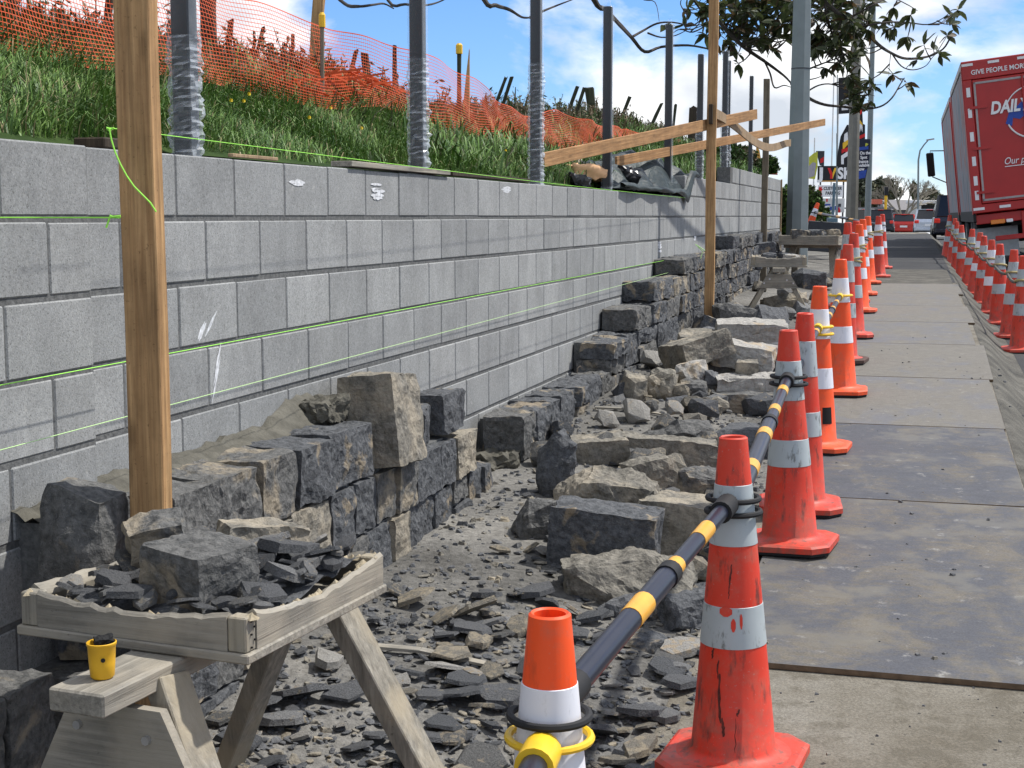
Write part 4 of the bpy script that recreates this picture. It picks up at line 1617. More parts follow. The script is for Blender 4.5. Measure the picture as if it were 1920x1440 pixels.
def shard_me(i):
    if i in SH:
        return SH[i]
    rr = random.Random(500 + i)
    n = rr.randint(5, 8)
    th = rr.uniform(0.05, 0.13)
    el = rr.uniform(0.55, 0.95)
    top, bot = [], []
    for q in range(n):
        an = 2 * math.pi * (q + rr.uniform(-.3, .3)) / n
        r_ = rr.uniform(0.36, 0.56)
        x, y = r_ * math.cos(an), r_ * math.sin(an) * el
        top.append(Vector((x * rr.uniform(.84, .98), y * rr.uniform(.84, .98), th * rr.uniform(.55, 1.1))))
        bot.append(Vector((x, y, -th * rr.uniform(0, .4))))
    c = Vector((rr.uniform(-.12, .12), rr.uniform(-.1, .1), th * rr.uniform(0.9, 1.35)))
    vs = top + bot + [c]
    fs = []
    for q in range(n):
        r2 = (q + 1) % n
        fs.append((q, r2, 2 * n))
        fs.append((n + q, n + r2, r2, q))
    fs.append(tuple(n + q for q in range(n - 1, -1, -1)))
    ms = [MAT['slate'], MAT['slate_light'], MAT['slate'], MAT['basalt'], MAT['shard_tan'], MAT['slate'], MAT['basalt_mixed'], MAT['rock_pale']]
    SH[i] = mesh('stone_shard', vs, fs, ms[i % 8])
    return SH[i]


SLAB = 'flat dark stone shard lying on the rubble strewn ground'
LT = {4: 'small tan stone shard lying among the dark shards', 6: 'small brown grey stone shard lying among the dark shards', 7: 'small whitish stone shard lying among the dark shards'}
cnt = 0
trial = 0
placed = []
while cnt < 268 and trial < 9000:
    trial += 1
    if rng.random() < 0.82:
        px, py = rng.uniform(380, 1420), rng.uniform(1060, 1520)
        dens = smooth(1040, 1200, py) * (0.35 + 0.65 * smooth(560, 900, px))
        if px < 620:
            dens = 0.8
    else:
        px, py = rng.uniform(930, 1440), rng.uniform(740, 1080)
        dens = 0.5
    if rng.random() > dens:
        continue
    p = on_ground(px, py)
    s, t = to_st(p.x, p.y)
    if t < 0.34 or t > 1.52:
        continue
    if (Vector((p.x, p.y)) - Vector((-0.66, 3.085))).length < 0.12:
        continue
    size = (0.05 + 0.14 * rng.random() ** 1.8) if py > 1000 else rng.uniform(0.05, 0.15)
    if any((a - p.x) ** 2 + (b_ - p.y) ** 2 < (0.22 * (c + size)) ** 2 for a, b_, c in placed):
        continue
    placed.append((p.x, p.y, size))
    v = rng.randrange(24)
    o = obj('stone_shard', shard_me(v), None, (p.x, p.y, ground_z(p.x, p.y) + 0.006 + 0.12 * size),
            (R(rng.gauss(0, 13)), R(rng.gauss(0, 13)), rng.uniform(0, 6.28)), (size, size, size * rng.uniform(0.8, 1.2)))
    if v % 8 in LT:
        tag(o, LT[v % 8], 'stone shard', ('tan', 'brown', 'white')[{4: 0, 6: 1, 7: 2}[v % 8]] + ' shards on the ground')
    else:
        tag(o, SLAB, 'stone shard', 'dark shards on the ground')
    cnt += 1
# a few big ones the photo shows singly
for i, (px, py, size, v, lab) in enumerate(((945, 1320, 0.20, 0, 'big flat slate shard left of the nearest cone'), (535, 1365, 0.17, 1, 'wide slate shard under the mortar tray'),
                                            (450, 1405, 0.15, 3, 'wedge shaped dark shard right of the near trestle leg'), (905, 1190, 0.12, 2, 'thick dark shard left of the orange cone tip'),
                                            (860, 1180, 0.10, 5, 'second thick dark shard left of the orange cone tip'), (885, 1275, 0.085, 7, 'white chunk of stone beside the buried lath'),
                                            (1180, 1420, 0.13, 1, 'slate shard between the two nearest cones'), (1260, 1260, 0.14, 9, 'broad dark shard behind the nearest red cone'),
                                            (800, 1395, 0.14, 2, 'long dark shard in the front of the rubble'), (1210, 1200, 0.09, 15, 'whitish split stone beside the striped bar'),
                                            (700, 1175, 0.09, 10, 'thin slate flake beside the tray corner'), (900, 1350, 0.085, 12, 'tan grey shard lying on the big flat slate'))):
    p = on_ground(px, py)
    o = obj('stone_shard', shard_me(v), None, (p.x, p.y, ground_z(p.x, p.y) + 0.02 + 0.02 * (i == 11)), (R(rng.gauss(0, 8)), R(rng.gauss(0, 8)), rng.uniform(0, 6)), (size, size, size * 1.2))
    tag(o, lab, 'stone shard')

# the fine gravel of chips nobody could count
b = MB()
rr = random.Random(77)
mats_g = [MAT['slate'], MAT['basalt'], MAT['shard_tan'], MAT['slate']]
n_ch = 0
while n_ch < 8000:
    s = 2.6 + 11 * rr.random() ** 1.9
    t = rr.uniform(0.28, 1.62) if rr.random() < 0.97 else rr.uniform(1.6, 3.0)
    if noise.noise(Vector((s * 1.5, t * 2.2, 9.0))) < rr.uniform(-0.75, 0.35):
        continue
    p = wp(s, t)
    z = ground_z(p.x, p.y)
    if t > 1.6:
        z += 0.028
    sz = 0.004 + 0.016 * rr.random() ** 2.2 * (0.5 if t > 1.6 else 1)
    if s > 6:
        sz *= 1.4
    an = rr.uniform(0, 6.28)
    pts = []
    for q in range(4):
        a = an + q * 1.57 + rr.uniform(-.5, .5)
        pts.append(Vector((p.x + math.cos(a) * sz * rr.uniform(.7, 1.2), p.y + math.sin(a) * sz * rr.uniform(.7, 1.2), z - 0.002)))
    tp = [(q_ - Vector((p.x, p.y, z))) * rr.uniform(.5, .9) + Vector((p.x, p.y, z + sz * rr.uniform(.25, .8))) for q_ in pts]
    b.add(pts + tp, [(4, 5, 6, 7), (0, 1, 5, 4), (1, 2, 6, 5), (2, 3, 7, 6), (3, 0, 4, 7)], rr.randrange(4))
    n_ch += 1
# middle sized flakes, too many to count
for i in range(2600):
    if i < 2100:
        px, py = rr.uniform(380, 1430), 1050 + 480 * rr.random() ** 0.8
        if rr.random() > 0.3 + 0.7 * smooth(1050, 1230, py) * (0.45 + 0.55 * smooth(600, 900, px)):
            continue
    else:
        px, py = rr.uniform(930, 1440), rr.uniform(720, 1080)
    p = on_ground(px, py)
    s, t = to_st(p.x, p.y)
    if t < 0.33 or t > 1.56:
        continue
    me_ = shard_me(rr.randrange(24))
    sz = 0.016 + 0.04 * rr.random() ** 1.6
    mx_ = Matrix.Translation((p.x, p.y, ground_z(p.x, p.y) + 0.004)) @ Euler((rr.gauss(0, .25), rr.gauss(0, .25), rr.uniform(0, 6.28))).to_matrix().to_4x4() @ Matrix.Scale(sz, 4)
    b.add([tuple(v_.co) for v_ in me_.vertices], [tuple(f_.vertices) for f_ in me_.polygons], rr.randrange(4), mx_)
o = b.obj('gravel', mats_g)
o['kind'] = 'stuff'
tag(o, 'fine stone chips and gravel strewn over the dirt', 'gravel')

# laths half buried in the rubble
for pa, pb, lab in (((648, 1218), (930, 1256), 'thin pale lath lying across the rubble'), ((1115, 770), (1250, 782), 'bent pale stick lying by the far stones'),
                    ((700, 1445), (800, 1425), 'short offcut of wood at the foot of the trestle')):
    a, c = on_ground(*pa), on_ground(*pb)
    a.z += 0.02
    c.z += 0.012
    b = MB()
    mid = a.lerp(c, 0.5) + Vector((0, 0.01, 0.012))
    b.bar(a, mid, 0.035, 0.01)
    b.bar(mid, c, 0.035, 0.0095)
    o = b.obj('lath', MAT['grey_wood_x'], None, False, 0.001)
    tag(o, lab, 'lath')

# ================================================================== TRESTLES AND TRAYS
def trestle(loc, rz, h, label, bl=0.48, bx=0.03, splay=0.33, gus=0.40, both=False, nx=0.0):
    """loc = ground point under the middle of the beam"""
    e = empty('work_trestle', loc, rz, label, 'trestle')
    b = MB()
    b.box((bx, -nx / 2, h - 0.0225), (0.125, bl * 2 + nx, 0.045))
    b.obj('beam', MAT['grey_wood_y'], e, False, 0.004)
    for sy in (-1, 1):
        for sx in (-1, 1):
            lb = MB()
            top = Vector((bx + sx * 0.05, sy * (bl - 0.15), h - 0.03))
            bot = Vector((bx + sx * splay, sy * (bl - 0.06), 0.0))
            d = (bot - top).normalized()
            lb.bar(top, bot, 0.09, 0.045, up=Vector((sx, 0, 0.45)))
            lb.obj('leg', MAT['grey_wood_z'], e, False, 0.003)
        if sy > 0 and not both:
            continue
        g = MB()
        yy = sy * (bl - 0.062)
        kk = (splay - 0.05) / h
        ga, gb = 0.075 + kk * 0.062, 0.085 + kk * gus
        g.prism([(bx - ga, h - 0.062), (bx + ga, h - 0.062), (bx + gb, h - gus), (bx - gb, h - gus)], yy - 0.011, yy + 0.011)
        me = fix_normals(g.me('gusset', MAT['grey_wood_x'], False, 0.0))
        # the panel leans out with the legs
        go = obj('gusset', me, e)
        for qx, qz in ((ga - .03, h - 0.12), (-ga + .02, h - 0.11), (gb - .05, h - gus + .05), (-gb + .05, h - gus + .05)):
            bb = MB()
            bb.tube([(bx + qx, yy + sy * 0.010, qz), (bx + qx, yy + sy * 0.020, qz)], 0.009, 8)
            bb.obj('bolt', MAT['bolt'], e, True)
    return e


def tray(loc, rz, hx, hy, hh, label, seed=1):
    """loc = middle of the underside"""
    rr = random.Random(seed)
    e = empty('mortar_tray', loc, rz, label, 'tray')
    b = MB()
    b.box((0, 0, 0.011), (hx * 2 + 0.012, hy * 2 + 0.012, 0.02))
    b.obj('tray_floor', MAT['grey_wood_x'], e, False, 0.003)

    def side(a, c, nrm, m, nm, dip):
        a, c, nrm = Vector(a), Vector(c), Vector(nrm)
        N = 24
        th = 0.034
        vs, fs = [], []
        for i in range(N + 1):
            f_ = i / N
            p = a.lerp(c, f_)
            top = hh - dip * math.sin(math.pi * f_) ** 0.8 + 0.006 * noise.noise(Vector((f_ * 9 + seed * 3, 0, 1))) + 0.003 * rr.uniform(-1, 1)
            topi = top - 0.012 + 0.008 * noise.noise(Vector((f_ * 14 + seed, 2, 1)))
            vs += [p + Vector((0, 0, 0.0215)), p + Vector((0, 0, top - 0.008)), p - nrm * 0.008 + Vector((0, 0, top)), p - nrm * th * 0.8 + Vector((0, 0, topi)), p - nrm * th + Vector((0, 0, topi - 0.01)), p - nrm * th + Vector((0, 0, 0.0215))]
        for i in range(N):
            for q in range(5):
                fs.append((i * 6 + q, (i + 1) * 6 + q, (i + 1) * 6 + q + 1, i * 6 + q + 1))
        fs.append((0, 1, 2, 3, 4, 5))
        fs.append(tuple(N * 6 + q for q in range(5, -1, -1)))
        me = fix_normals(mesh(nm, vs, fs, m))
        return obj(nm, me, e)

    cw = 0.045
    side((-hx + cw, -hy, 0), (hx - cw, -hy, 0), (0, -1, 0), MAT['grey_wood_x'], 'front_board', 0.022)
    side((hx, hy - 0.002, 0), (hx, -hy + 0.037, 0), (1, 0, 0), MAT['grey_wood_y'], 'side_board', 0.03)
    side((-hx, -hy + 0.037, 0), (-hx, hy - 0.002, 0), (-1, 0, 0), MAT['grey_wood_y'], 'side_board', 0.012)
    side((hx - cw, hy, 0), (-hx + cw, hy, 0), (0, 1, 0), MAT['grey_wood_x'], 'back_board', 0.02)
    for sx in (-1, 1):
        for sy in (-1, 1):
            c = MB()
            c.box((sx * (hx - cw / 2 - 0.001), sy * (hy - 0.0185), 0.0215 + (hh - 0.0215) / 2 - 0.004), (cw - 0.003, 0.036, hh - 0.0215 - 0.008))
            c.obj('corner_block', MAT['grey_wood_z'], e, False, 0.003)
    cr = MB()
    for i in range(90):
        f_ = rr.random()
        sd_ = rr.randrange(4)
        if sd_ == 0:
            px_, py_, dp = -hx + 2 * hx * f_, -hy + 0.022, 0.022 * math.sin(math.pi * f_)
        elif sd_ == 1:
            px_, py_, dp = hx - 0.022, -hy + 2 * hy * f_, 0.03 * math.sin(math.pi * f_)
        elif sd_ == 2:
            px_, py_, dp = -hx + 0.022, -hy + 2 * hy * f_, 0.012 * math.sin(math.pi * f_)
        else:
            px_, py_, dp = -hx + 2 * hx * f_, hy - 0.022, 0.02 * math.sin(math.pi * f_)
        rz_ = rr.uniform(0.006, 0.015)
        zc_ = hh - dp - 0.010
        n6 = 6
        vs6 = [(px_ + math.cos(a6 * 1.047) * rz_ * rr.uniform(.8, 1.7), py_ + math.sin(a6 * 1.047) * rz_ * rr.uniform(.8, 1.7), zc_ - 0.004) for a6 in range(n6)]
        vs6.append((px_, py_, zc_ + rz_ * rr.uniform(.5, 1.0)))
        cr.add(vs6, [(a6, (a6 + 1) % n6, n6) for a6 in range(n6)])
    cr.obj('rim_crust', MAT['crust'], e)['kind'] = 'stuff'
    for sx in (1,):
        for q in range(5):
            nb = MB()
            yq = -hy + 0.018 + (q % 2) * 0.012
            nb.tube([(hx - 0.002, yq, 0.03 + q * 0.013), (hx + 0.0012, yq, 0.03 + q * 0.013)], 0.0022, 6)
            nb.obj('nail', MAT['black'], e)
    return e


T_RZ = R(-22)
tc = Vector((-0.66, 3.085, 0))
gz = ground_z(tc.x, tc.y)
trestle((tc.x, tc.y, gz), T_RZ, ZE - 0.867 - gz, 'weathered wooden trestle carrying the mortar tray in the foreground', 0.48, 0.065, 0.34, nx=0.06)
TZ = ZE - 0.866
tr_ = tray((tc.x, tc.y, TZ), T_RZ, 0.275, 0.29, 0.10, 'shallow weathered wooden tray heaped with stone chips in the foreground', 3)


def tl(x, y, z=0.0):
    c, s_ = math.cos(T_RZ), math.sin(T_RZ)
    return Vector((tc.x + c * x - s_ * y, tc.y + s_ * x + c * y, TZ + z))


# tray contents
fb = MB()
vs, fs = [], []
N = 26
for i in range(N + 1):
    for j in range(N + 1):
        x, y = -0.238 + 0.476 * i / N, -0.253 + 0.506 * j / N
        z = 0.060 + 0.02 * noise.noise(Vector((x * 9, y * 9, 3))) + 0.012 * noise.noise(Vector((x * 40, y * 40, 3))) + 0.03 * smooth(-0.1, 0.25, y)
        vs.append(tl(x, y, z))
for i in range(N):
    for j in range(N):
        a = i * (N + 1) + j
        fs.append((a, a + N + 1, a + N + 2, a + 1))
o = obj('chip_fill', mesh('chip_fill', vs, fs, MAT['basalt']))
o['kind'] = 'stuff'
tag(o, 'grey stone dust and crumbs filling the wooden tray', 'stone dust')
me = rock_me('stone_block', (0.185, 0.165, 0.13), 3301, MAT['basalt_mixed'], 0.10, 0.007, 0.016, 14)
o = obj('stone_block', me, None, tl(0.045, -0.11, 0.118), (R(2), R(3), T_RZ + R(-14)))
tag(o, 'squared speckled grey stone block sitting in the wooden tray', 'stone')
big = [(-0.16, 0.12, 0.13, 2, 'flat dark shard at the back left of the tray', 0, 0), (0.10, 0.16, 0.15, 0, 'broad slate shard behind the squared block', 10, -6), (0.17, 0.02, 0.13, 1, 'slate shard right of the squared block', -14, 12),
       (0.19, 0.15, 0.12, 3, 'dark tilted shard at the back right of the tray', 16, -10), (0.02, 0.20, 0.15, 9, 'long dark shard along the back of the tray', 8, 4), (-0.05, 0.12, 0.12, 11, 'thin dark flake leaning on the block', -24, 8),
       (-0.14, -0.15, 0.13, 8, 'dark shard in the front left of the tray', 6, -10), (-0.05, -0.22, 0.12, 10, 'flat black shard at the front rim of the tray', 4, 0), (-0.19, -0.02, 0.12, 6, 'brown grey shard leaning at the left of the tray', -30, 20),
       (0.14, 0.23, 0.07, 7, 'white pointed chip at the back of the tray', -40, 0), (-0.21, -0.2, 0.08, 7, 'white crumbly chip at the left corner of the tray', 0, 8), (0.20, -0.1, 0.11, 13, 'slate flake close to the right rim of the tray', 9, 14),
       (0.09, -0.23, 0.08, 5, 'small slate flake at the front rim of the tray', 20, 4), (0.2, -0.19, 0.07, 14, 'small brown flake in the right front of the tray', 0, 10)]
for x, y, s_, v, lab, ax, ay in big:
    o = obj('stone_shard', shard_me(v), None, tl(x, y, 0.092 + 0.03 * smooth(-.1, .25, y)), (R(ax), R(ay), rng.uniform(0, 6)), (s_, s_, s_ * 1.2))
    tag(o, lab, 'stone shard')
me = rock_me('stone_chunk', (0.13, 0.10, 0.16), 3302, MAT['basalt_mixed'], 0.3, 0.012, 0.02, 12)
o = obj('stone_chunk', me, None, tl(-0.155, 0.03, 0.115), (R(12), R(-10), 0.3))
tag(o, 'pointed two tone chunk leaning left of the squared block in the tray', 'stone')
me = rock_me('stone_chunk', (0.2, 0.12, 0.10), 3303, MAT['rock_tan'], 0.3, 0.012, 0.02, 12)
o = obj('stone_chunk', me, None, tl(-0.02, 0.235, 0.105), (0, R(8), 0.5))
tag(o, 'tan rounded chunk at the far rim of the tray', 'stone')
for i in range(120):
    x, y = rng.uniform(-.232, .232), rng.uniform(-.248, .248)
    s_ = rng.uniform(0.022, 0.075)
    v = rng.choice([0, 1, 2, 3, 5, 8, 9, 10, 11, 13, 17, 1, 9])
    o = obj('stone_chip', shard_me(v), None, tl(x, y, 0.076 + 0.035 * smooth(-.1, .25, y) + rng.uniform(0, .02)), (R(rng.gauss(0, 22)), R(rng.gauss(0, 22)), rng.uniform(0, 6)), (s_, s_, s_ * 1.4))
    tag(o, 'small grey stone chip heaped in the foreground tray', 'stone chip', 'chips heaped in the near tray')

# yellow cup on the end of the beam
cp = Vector((-0.774, 2.64, 0))
cp.z = ZE - 0.866
cup = empty('plastic_cup', cp, R(20), 'small yellow plastic cup with dark sludge on the trestle beam', 'cup')
b = MB()
b.lathe([(0.0005, 0.0), (0.019, 0.0), (0.0225, 0.004), (0.0245, 0.03), (0.0262, 0.062), (0.0280, 0.064), (0.0280, 0.0685), (0.0262, 0.0695), (0.0245, 0.066), (0.0225, 0.03), (0.018, 0.01), (0.0005, 0.01)], 24)
b.obj('cup_body', MAT['cup'], cup, True)
obj('sludge', rock_me('sludge', (0.034, 0.034, 0.03), 71, MAT['black'], 0.3, 0.004, 0.008, 60), cup, (0.004, 0.003, 0.062))
b = MB()
b.tube([(0, -0.0255, 0.040), (0, -0.0272, 0.0402)], 0.0042, 10)
b.obj('hole', MAT['black'], cup)
# middle and far trestles
p = on_ground(1460, 606)
mt = Vector((2.66, 14.4, 0))
gz2 = ground_z(mt.x, mt.y)
h2 = ZE - 0.50 - gz2
trestle((mt.x, mt.y, gz2), R(-10), h2, 'middle trestle standing among the rubble, its end to the camera', 0.42, 0.0, 0.29, 0.2)
tray((mt.x + 0.0, mt.y + 0.02, gz2 + h2 + 0.001), R(-10), 0.27, 0.30, 0.11, 'weathered tray on the middle trestle', 5)
ft = Vector((4.22, 20.2, 0))
gz3 = ground_z(ft.x, ft.y)
h3 = ZE - 0.40 - gz3
trestle((ft.x, ft.y, gz3), R(62), h3, 'far trestle beside the light pole', 0.42, 0.0, 0.28, 0.2)
tray((ft.x, ft.y, gz3 + h3 + 0.001), R(62), 0.30, 0.42, 0.14, 'weathered tray with dark stones on the far trestle', 6)
b = MB()
b.bar(Vector((ft.x - .32, ft.y - .32, gz3 + 0.16)), Vector((ft.x + .5, ft.y - .12, gz3 + 0.16)), 0.04, 0.11)
for i, (dx, dy, sz) in enumerate(((-0.25, -0.1, 0.2), (0.02, -0.15, 0.17), (0.22, 0.02, 0.2), (0.05, 0.15, 0.2), (-0.1, 0.05, 0.16))):
    me = rock_me('stone_chunk', (sz, sz, sz * 0.6), 3400 + i, MAT['basalt'] if i % 2 else MAT['basalt_mixed'], 0.3, 0.015, 0.05, 10)
    o = obj('stone_chunk', me, None, (ft.x + dx, ft.y + dy, gz3 + h3 + 0.15), (0, 0, i))
    tag(o, 'dark stone in the tray on the far trestle, ' + ['at its left end', 'at its front', 'at its right end', 'at its back', 'in its middle'][i], 'stone', 'stones in the far tray')
for i, (dx, dy, sz) in enumerate(((-0.12, -0.1, 0.14), (0.1, -0.12, 0.13), (0.1, 0.1, 0.15), (-0.08, 0.12, 0.15))):
    me = rock_me('stone_chunk', (sz, sz, sz * 0.5), 3420 + i, MAT['rock_pale'] if i == 1 else MAT['basalt'], 0.3, 0.012, 0.05, 10)
    o = obj('stone_chunk', me, None, (mt.x + dx, mt.y + dy, gz2 + h2 + 0.09), (0, 0, i))
    tag(o, 'stone offcut in the tray on the middle trestle, ' + ['front left', 'pale one front right', 'back right', 'back left'][i], 'stone', 'stones in the middle tray')

# ================================================================== TIMBER UPRIGHTS, BRACES, STRING LINES
def upright(px, Y, z0, z1, wn_, wu, m, label, name='timber_post'):
    c = at(px, 405, Y)
    e = obj(name, None) if False else None
    b = MB()
    N = 8
    vs, fs = [], []
    h = z1 - z0
    for i in range(N + 1):
        z = h * i / N
        wob = 0.003 * math.sin(i * 1.3 + px)
        for a_, b__ in ((-1, -1), (1, -1), (1, 1), (-1, 1)):
            vs.append((a_ * wn_ / 2 + wob, b__ * wu / 2, z))
    for i in range(N):
        for q in range(4):
            q2 = (q + 1) % 4
            fs.append((i * 4 + q, i * 4 + q2, (i + 1) * 4 + q2, (i + 1) * 4 + q))
    fs.append((3, 2, 1, 0))
    fs.append(tuple(N * 4 + q for q in range(4)))
    b.add(vs, fs)
    o = b.obj(name, m, None, False, 0.003, (c.x, c.y, z0), (0, 0, YAW))
    return tag(o, label, 'timber post')


gp = at(267, 405, 3.49)
upright(267, 3.49, ground_z(gp.x, gp.y) - 0.1, ZE + 1.0, 0.093, 0.048, MAT['timber'], 'tall brown sawn timber post close to the camera in front of the wall')
upright(1332, 12.75, ZE - 1.0, ZE + 2.3, 0.083, 0.05, MAT['timber'], 'tall timber upright with braces in front of the far stones')
upright(1433, 18.4, ZE - 0.85, ZE + 1.71, 0.075, 0.06, MAT['stake_wood'], 'shorter grey weathered stake near the far end of the wall', 'timber_stake')


def plank(a, c, w, th, m, label, up=(0, 0, 1), curve=None):
    a, c = Vector(a), Vector(c)
    mid = (a + c) / 2
    d = (c - a)
    L_ = d.length
    q = d.normalized().to_track_quat('Y', 'Z')
    b = MB()
    N = 14
    vs, fs = [], []
    for i in range(N + 1):
        f_ = i / N
        y = (f_ - 0.5) * L_
        oz = curve(f_) if curve else 0
        for k1, k2 in ((-1, -1), (1, -1), (1, 1), (-1, 1)):
            vs.append((k1 * th / 2, y, k2 * w / 2 + oz))
    for i in range(N):
        for q_ in range(4):
            q2 = (q_ + 1) % 4
            fs.append((i * 4 + q_, i * 4 + q2, (i + 1) * 4 + q2, (i + 1) * 4 + q_))
    fs.append((3, 2, 1, 0))
    fs.append(tuple(N * 4 + q_ for q_ in range(4)))
    b.add(vs, fs)
    me = fix_normals(b.me('timber_brace', m, False, 0.002))
    o = obj('timber_brace', me, None, mid, q.to_euler())
    return tag(o, label, 'plank')


plank(at(1018, 300, 9.6), at(1418, 214, 14.2), 0.095, 0.022, MAT['timber_y'], 'upper orange brown brace from the bank to the far timber upright')
plank(at(1155, 303, 12.4), at(1546, 229, 18.6), 0.085, 0.022, MAT['timber_y'], 'lower orange brown brace reaching past the grey stake to the light pole')
plank(at(1340, 212, 12.72), at(1482, 268, 18.0), 0.085, 0.016, MAT['timber_side'], 'warped pale lath from the far upright towards the light pole', curve=lambda f_: -0.16 * math.sin(f_ * math.pi) ** 1.5 * (0.4 + f_) + 0.0)
b = MB()
b.box((0, 0, 0), (0.03, 0.05, 0.17))
o = b.obj('timber_cleat', MAT['old_post'], None, False, 0.002, at(1333, 214, 12.70), (0, 0, YAW))
tag(o, 'small dark cleat nailed on the far timber upright', 'cleat')


def string(name, pts, r, m, label):
    b = MB()
    b.tube(pts, r, 5)
    o = b.obj(name, m)
    return tag(o, label, 'string')


def sag(a, c, n=12, dip=0.0):
    return [a.lerp(c, i / n) - Vector((0, 0, dip * math.sin(math.pi * i / n))) for i in range(n + 1)]


NE, NP = MAT['neon'], MAT['neon_pale']
string('string_line', sag(on_wall(205, 240, 0.22), on_wall(1285, 371, 0.10), 14, 0.01), 0.0012, NE, 'highest green string line running along above the wall')
string('string_line', [at(-30, 408, 3.46), at(226, 408, 3.46)], 0.0018, NE, 'short level green string left of the near timber post')
string('string_line', sag(on_wall(-30, 728, 0.10), on_wall(1290, 480, 0.10), 10), 0.0014, NE, 'green string line running along the fourth block course')
string('string_line', sag(on_wall(-30, 852, 0.14), on_wall(1310, 496, 0.14), 10), 0.0011, NP, 'lowest pale green string line along the wall')
tail = [at(x, y, 3.40) for x, y in ((205, 241), (209, 262), (216, 285), (226, 308), (238, 330), (252, 350), (268, 366), (282, 380), (293, 397))]
string('string_tail', tail, 0.0022, NE, 'loose yellow green string end curling over the near timber post')
string('string_knot', [at(x, y, 3.42) for x, y in ((200, 240), (212, 243), (203, 245), (214, 240))], 0.003, NE, 'string knot left of the near timber post at the top')
string('string_knot', [at(x, y, 3.42) for x, y in ((226, 405), (206, 407), (222, 409), (207, 404), (199, 427))], 0.0026, NE, 'frayed string knot on the level string by the near timber post')
string('string_tail', [at(x, y, 12.6) for x, y in ((1322, 470), (1310, 462), (1304, 458), (1318, 472), (1313, 485))], 0.004, NP, 'small green string end tied at the far timber upright')

# ================================================================== THINGS ON THE WALL TOP
# tarpaulin heap
vs, fs = [], []
NS_, NT_ = 60, 40
for i in range(NS_ + 1):
    f_ = i / NS_
    s = 11.3 + (15.15 - 11.3) * f_
    for j in range(NT_ + 1):
        g = j / NT_
        bump = 0.05 + 0.28 * math.exp(-((f_ - 0.66) / 0.2) ** 2) + 0.10 * math.exp(-((f_ - 0.30) / 0.12) ** 2)
        hang = 0.02 + 0.10 * math.exp(-((f_ - 0.84) / 0.07) ** 2)
        hang *= smooth(0.0, 0.12, f_)
        base = ZJ + 0.2 + 0.19 * smooth(14.4, 14.8, s)
        if g < 0.7:
            a = g / 0.7
            t = -0.75 + 0.77 * a
            z = base + 0.01 + bump * math.sin(math.pi * min(1, a * 0.93 + 0.10)) ** 0.7 + 0.10 * (1 - a)
        else:
            a = (g - 0.7) / 0.3
            t = 0.006 + 0.02 * a + 0.02 * math.sin(a * 3)
            z = base + 0.03 + 0.03 * (1 - a) - hang * a
        cr = abs(noise.noise(Vector((f_ * 7, g * 5, 1.0)))) * 0.16 + abs(noise.noise(Vector((f_ * 15, g * 11, 2.0)))) * 0.07
        t += 0.10 * noise.noise(Vector((f_ * 6, g * 4, 5.0))) * (1 if g < 0.7 else 0.25) + (0.014 if g > 0.7 else 0)
        z += (cr - 0.05) * (1 if g < 0.66 else 0.12)
        vs.append(wp(s, max(t, -0.8), z))
for i in range(NS_):
    for j in range(NT_):
        a = i * (NT_ + 1) + j
        fs.append((a, a + 1, a + NT_ + 2, a + NT_ + 1))
o = obj('tarpaulin', mesh('tarpaulin', vs, fs, MAT['tarp']))
tag(o, 'crumpled dark green tarpaulin heaped over the top of the wall', 'tarpaulin')
for px, py, w, h, Y, sdv, lab in ((1168, 333, 48, 42, 12.0, 1, 'black polythene bundle left of the tarpaulin heap'), (1082, 340, 42, 22, 10.2, 2, 'small black plastic scrap on the wall top')):
    me = rock_me('plastic_bundle', (w * Y / F, 0.22, h * Y / F), 1200 + sdv, MAT['black_plastic'], 0.36, 0.03, 0.035, 11)
    o = obj('plastic_bundle', me, None, at(px, py, Y) + Vector((0, 0.1, 0)), (0, 0.2, 0.3))
    tag(o, lab, 'plastic bundle')
me = rock_me('sack', (0.26, 0.3, 0.10), 1210, MAT['sack'], 0.48, 0.03, 0.03, 9, True)
o = obj('sack', me, None, at(1098, 325, 11.0), (0, 0.12, 0.2))
tag(o, 'faded orange sack lying on the grass behind the wall', 'sack')
me = rock_me('pale_lump', (0.22, 0.2, 0.09), 1211, MAT['rock_pale'], 0.4, 0.02, 0.04, 9)
o = obj('pale_stone', me, None, at(1064, 306, 12.0), (0, 0, 0.2))
tag(o, 'pale stone on the grass left of the orange sack', 'stone')
me = rock_me('pale_lump', (0.2, 0.2, 0.1), 1212, MAT['rock_tan'], 0.4, 0.02, 0.04, 9)
o = obj('pale_stone', me, None, at(1190, 312, 14.5), (0, 0, 0.2))
tag(o, 'small tan stone behind the tarpaulin heap', 'stone')
# sticks and a board on the wall top
for pa, pb, w, th, m, lab in (((432, 296), (517, 299), 0.02, 0.012, MAT['timber_side'], 'thin pale stick lying on the wall top near the first steel post'),
                              ((640, 313), (828, 327), 0.09, 0.022, MAT['grey_wood_y'], 'weathered board lying on the wall top by the second steel post'),
                              ((838, 328), (985, 343), 0.06, 0.02, MAT['old_post'], 'dark board lying on the wall top before the third steel post')):
    a, c = on_wall(pa[0], pa[1], -0.03), on_wall(pb[0], pb[1], -0.03)
    a.z = c.z = ZJ + 0.2 + th / 2 + 0.001
    plank(a, c, th, w, m, lab)
b = MB()
p = on_wall(195, 268, -0.1)
b.box((0, 0, 0.02), (0.10, 0.16, 0.03))
o = b.obj('timber_offcut', MAT['old_post'], None, False, 0.004, (p.x, p.y, ZJ + 0.193), (0, 0, YAW))
tag(o, 'dark timber offcut on the wall top behind the near post', 'offcut')

# ================================================================== TRAFFIC CONES
def cone_r(z):
    return 0.113 + (0.037 - 0.113) * (z - 0.06) / (0.90 - 0.06)


CM = {}


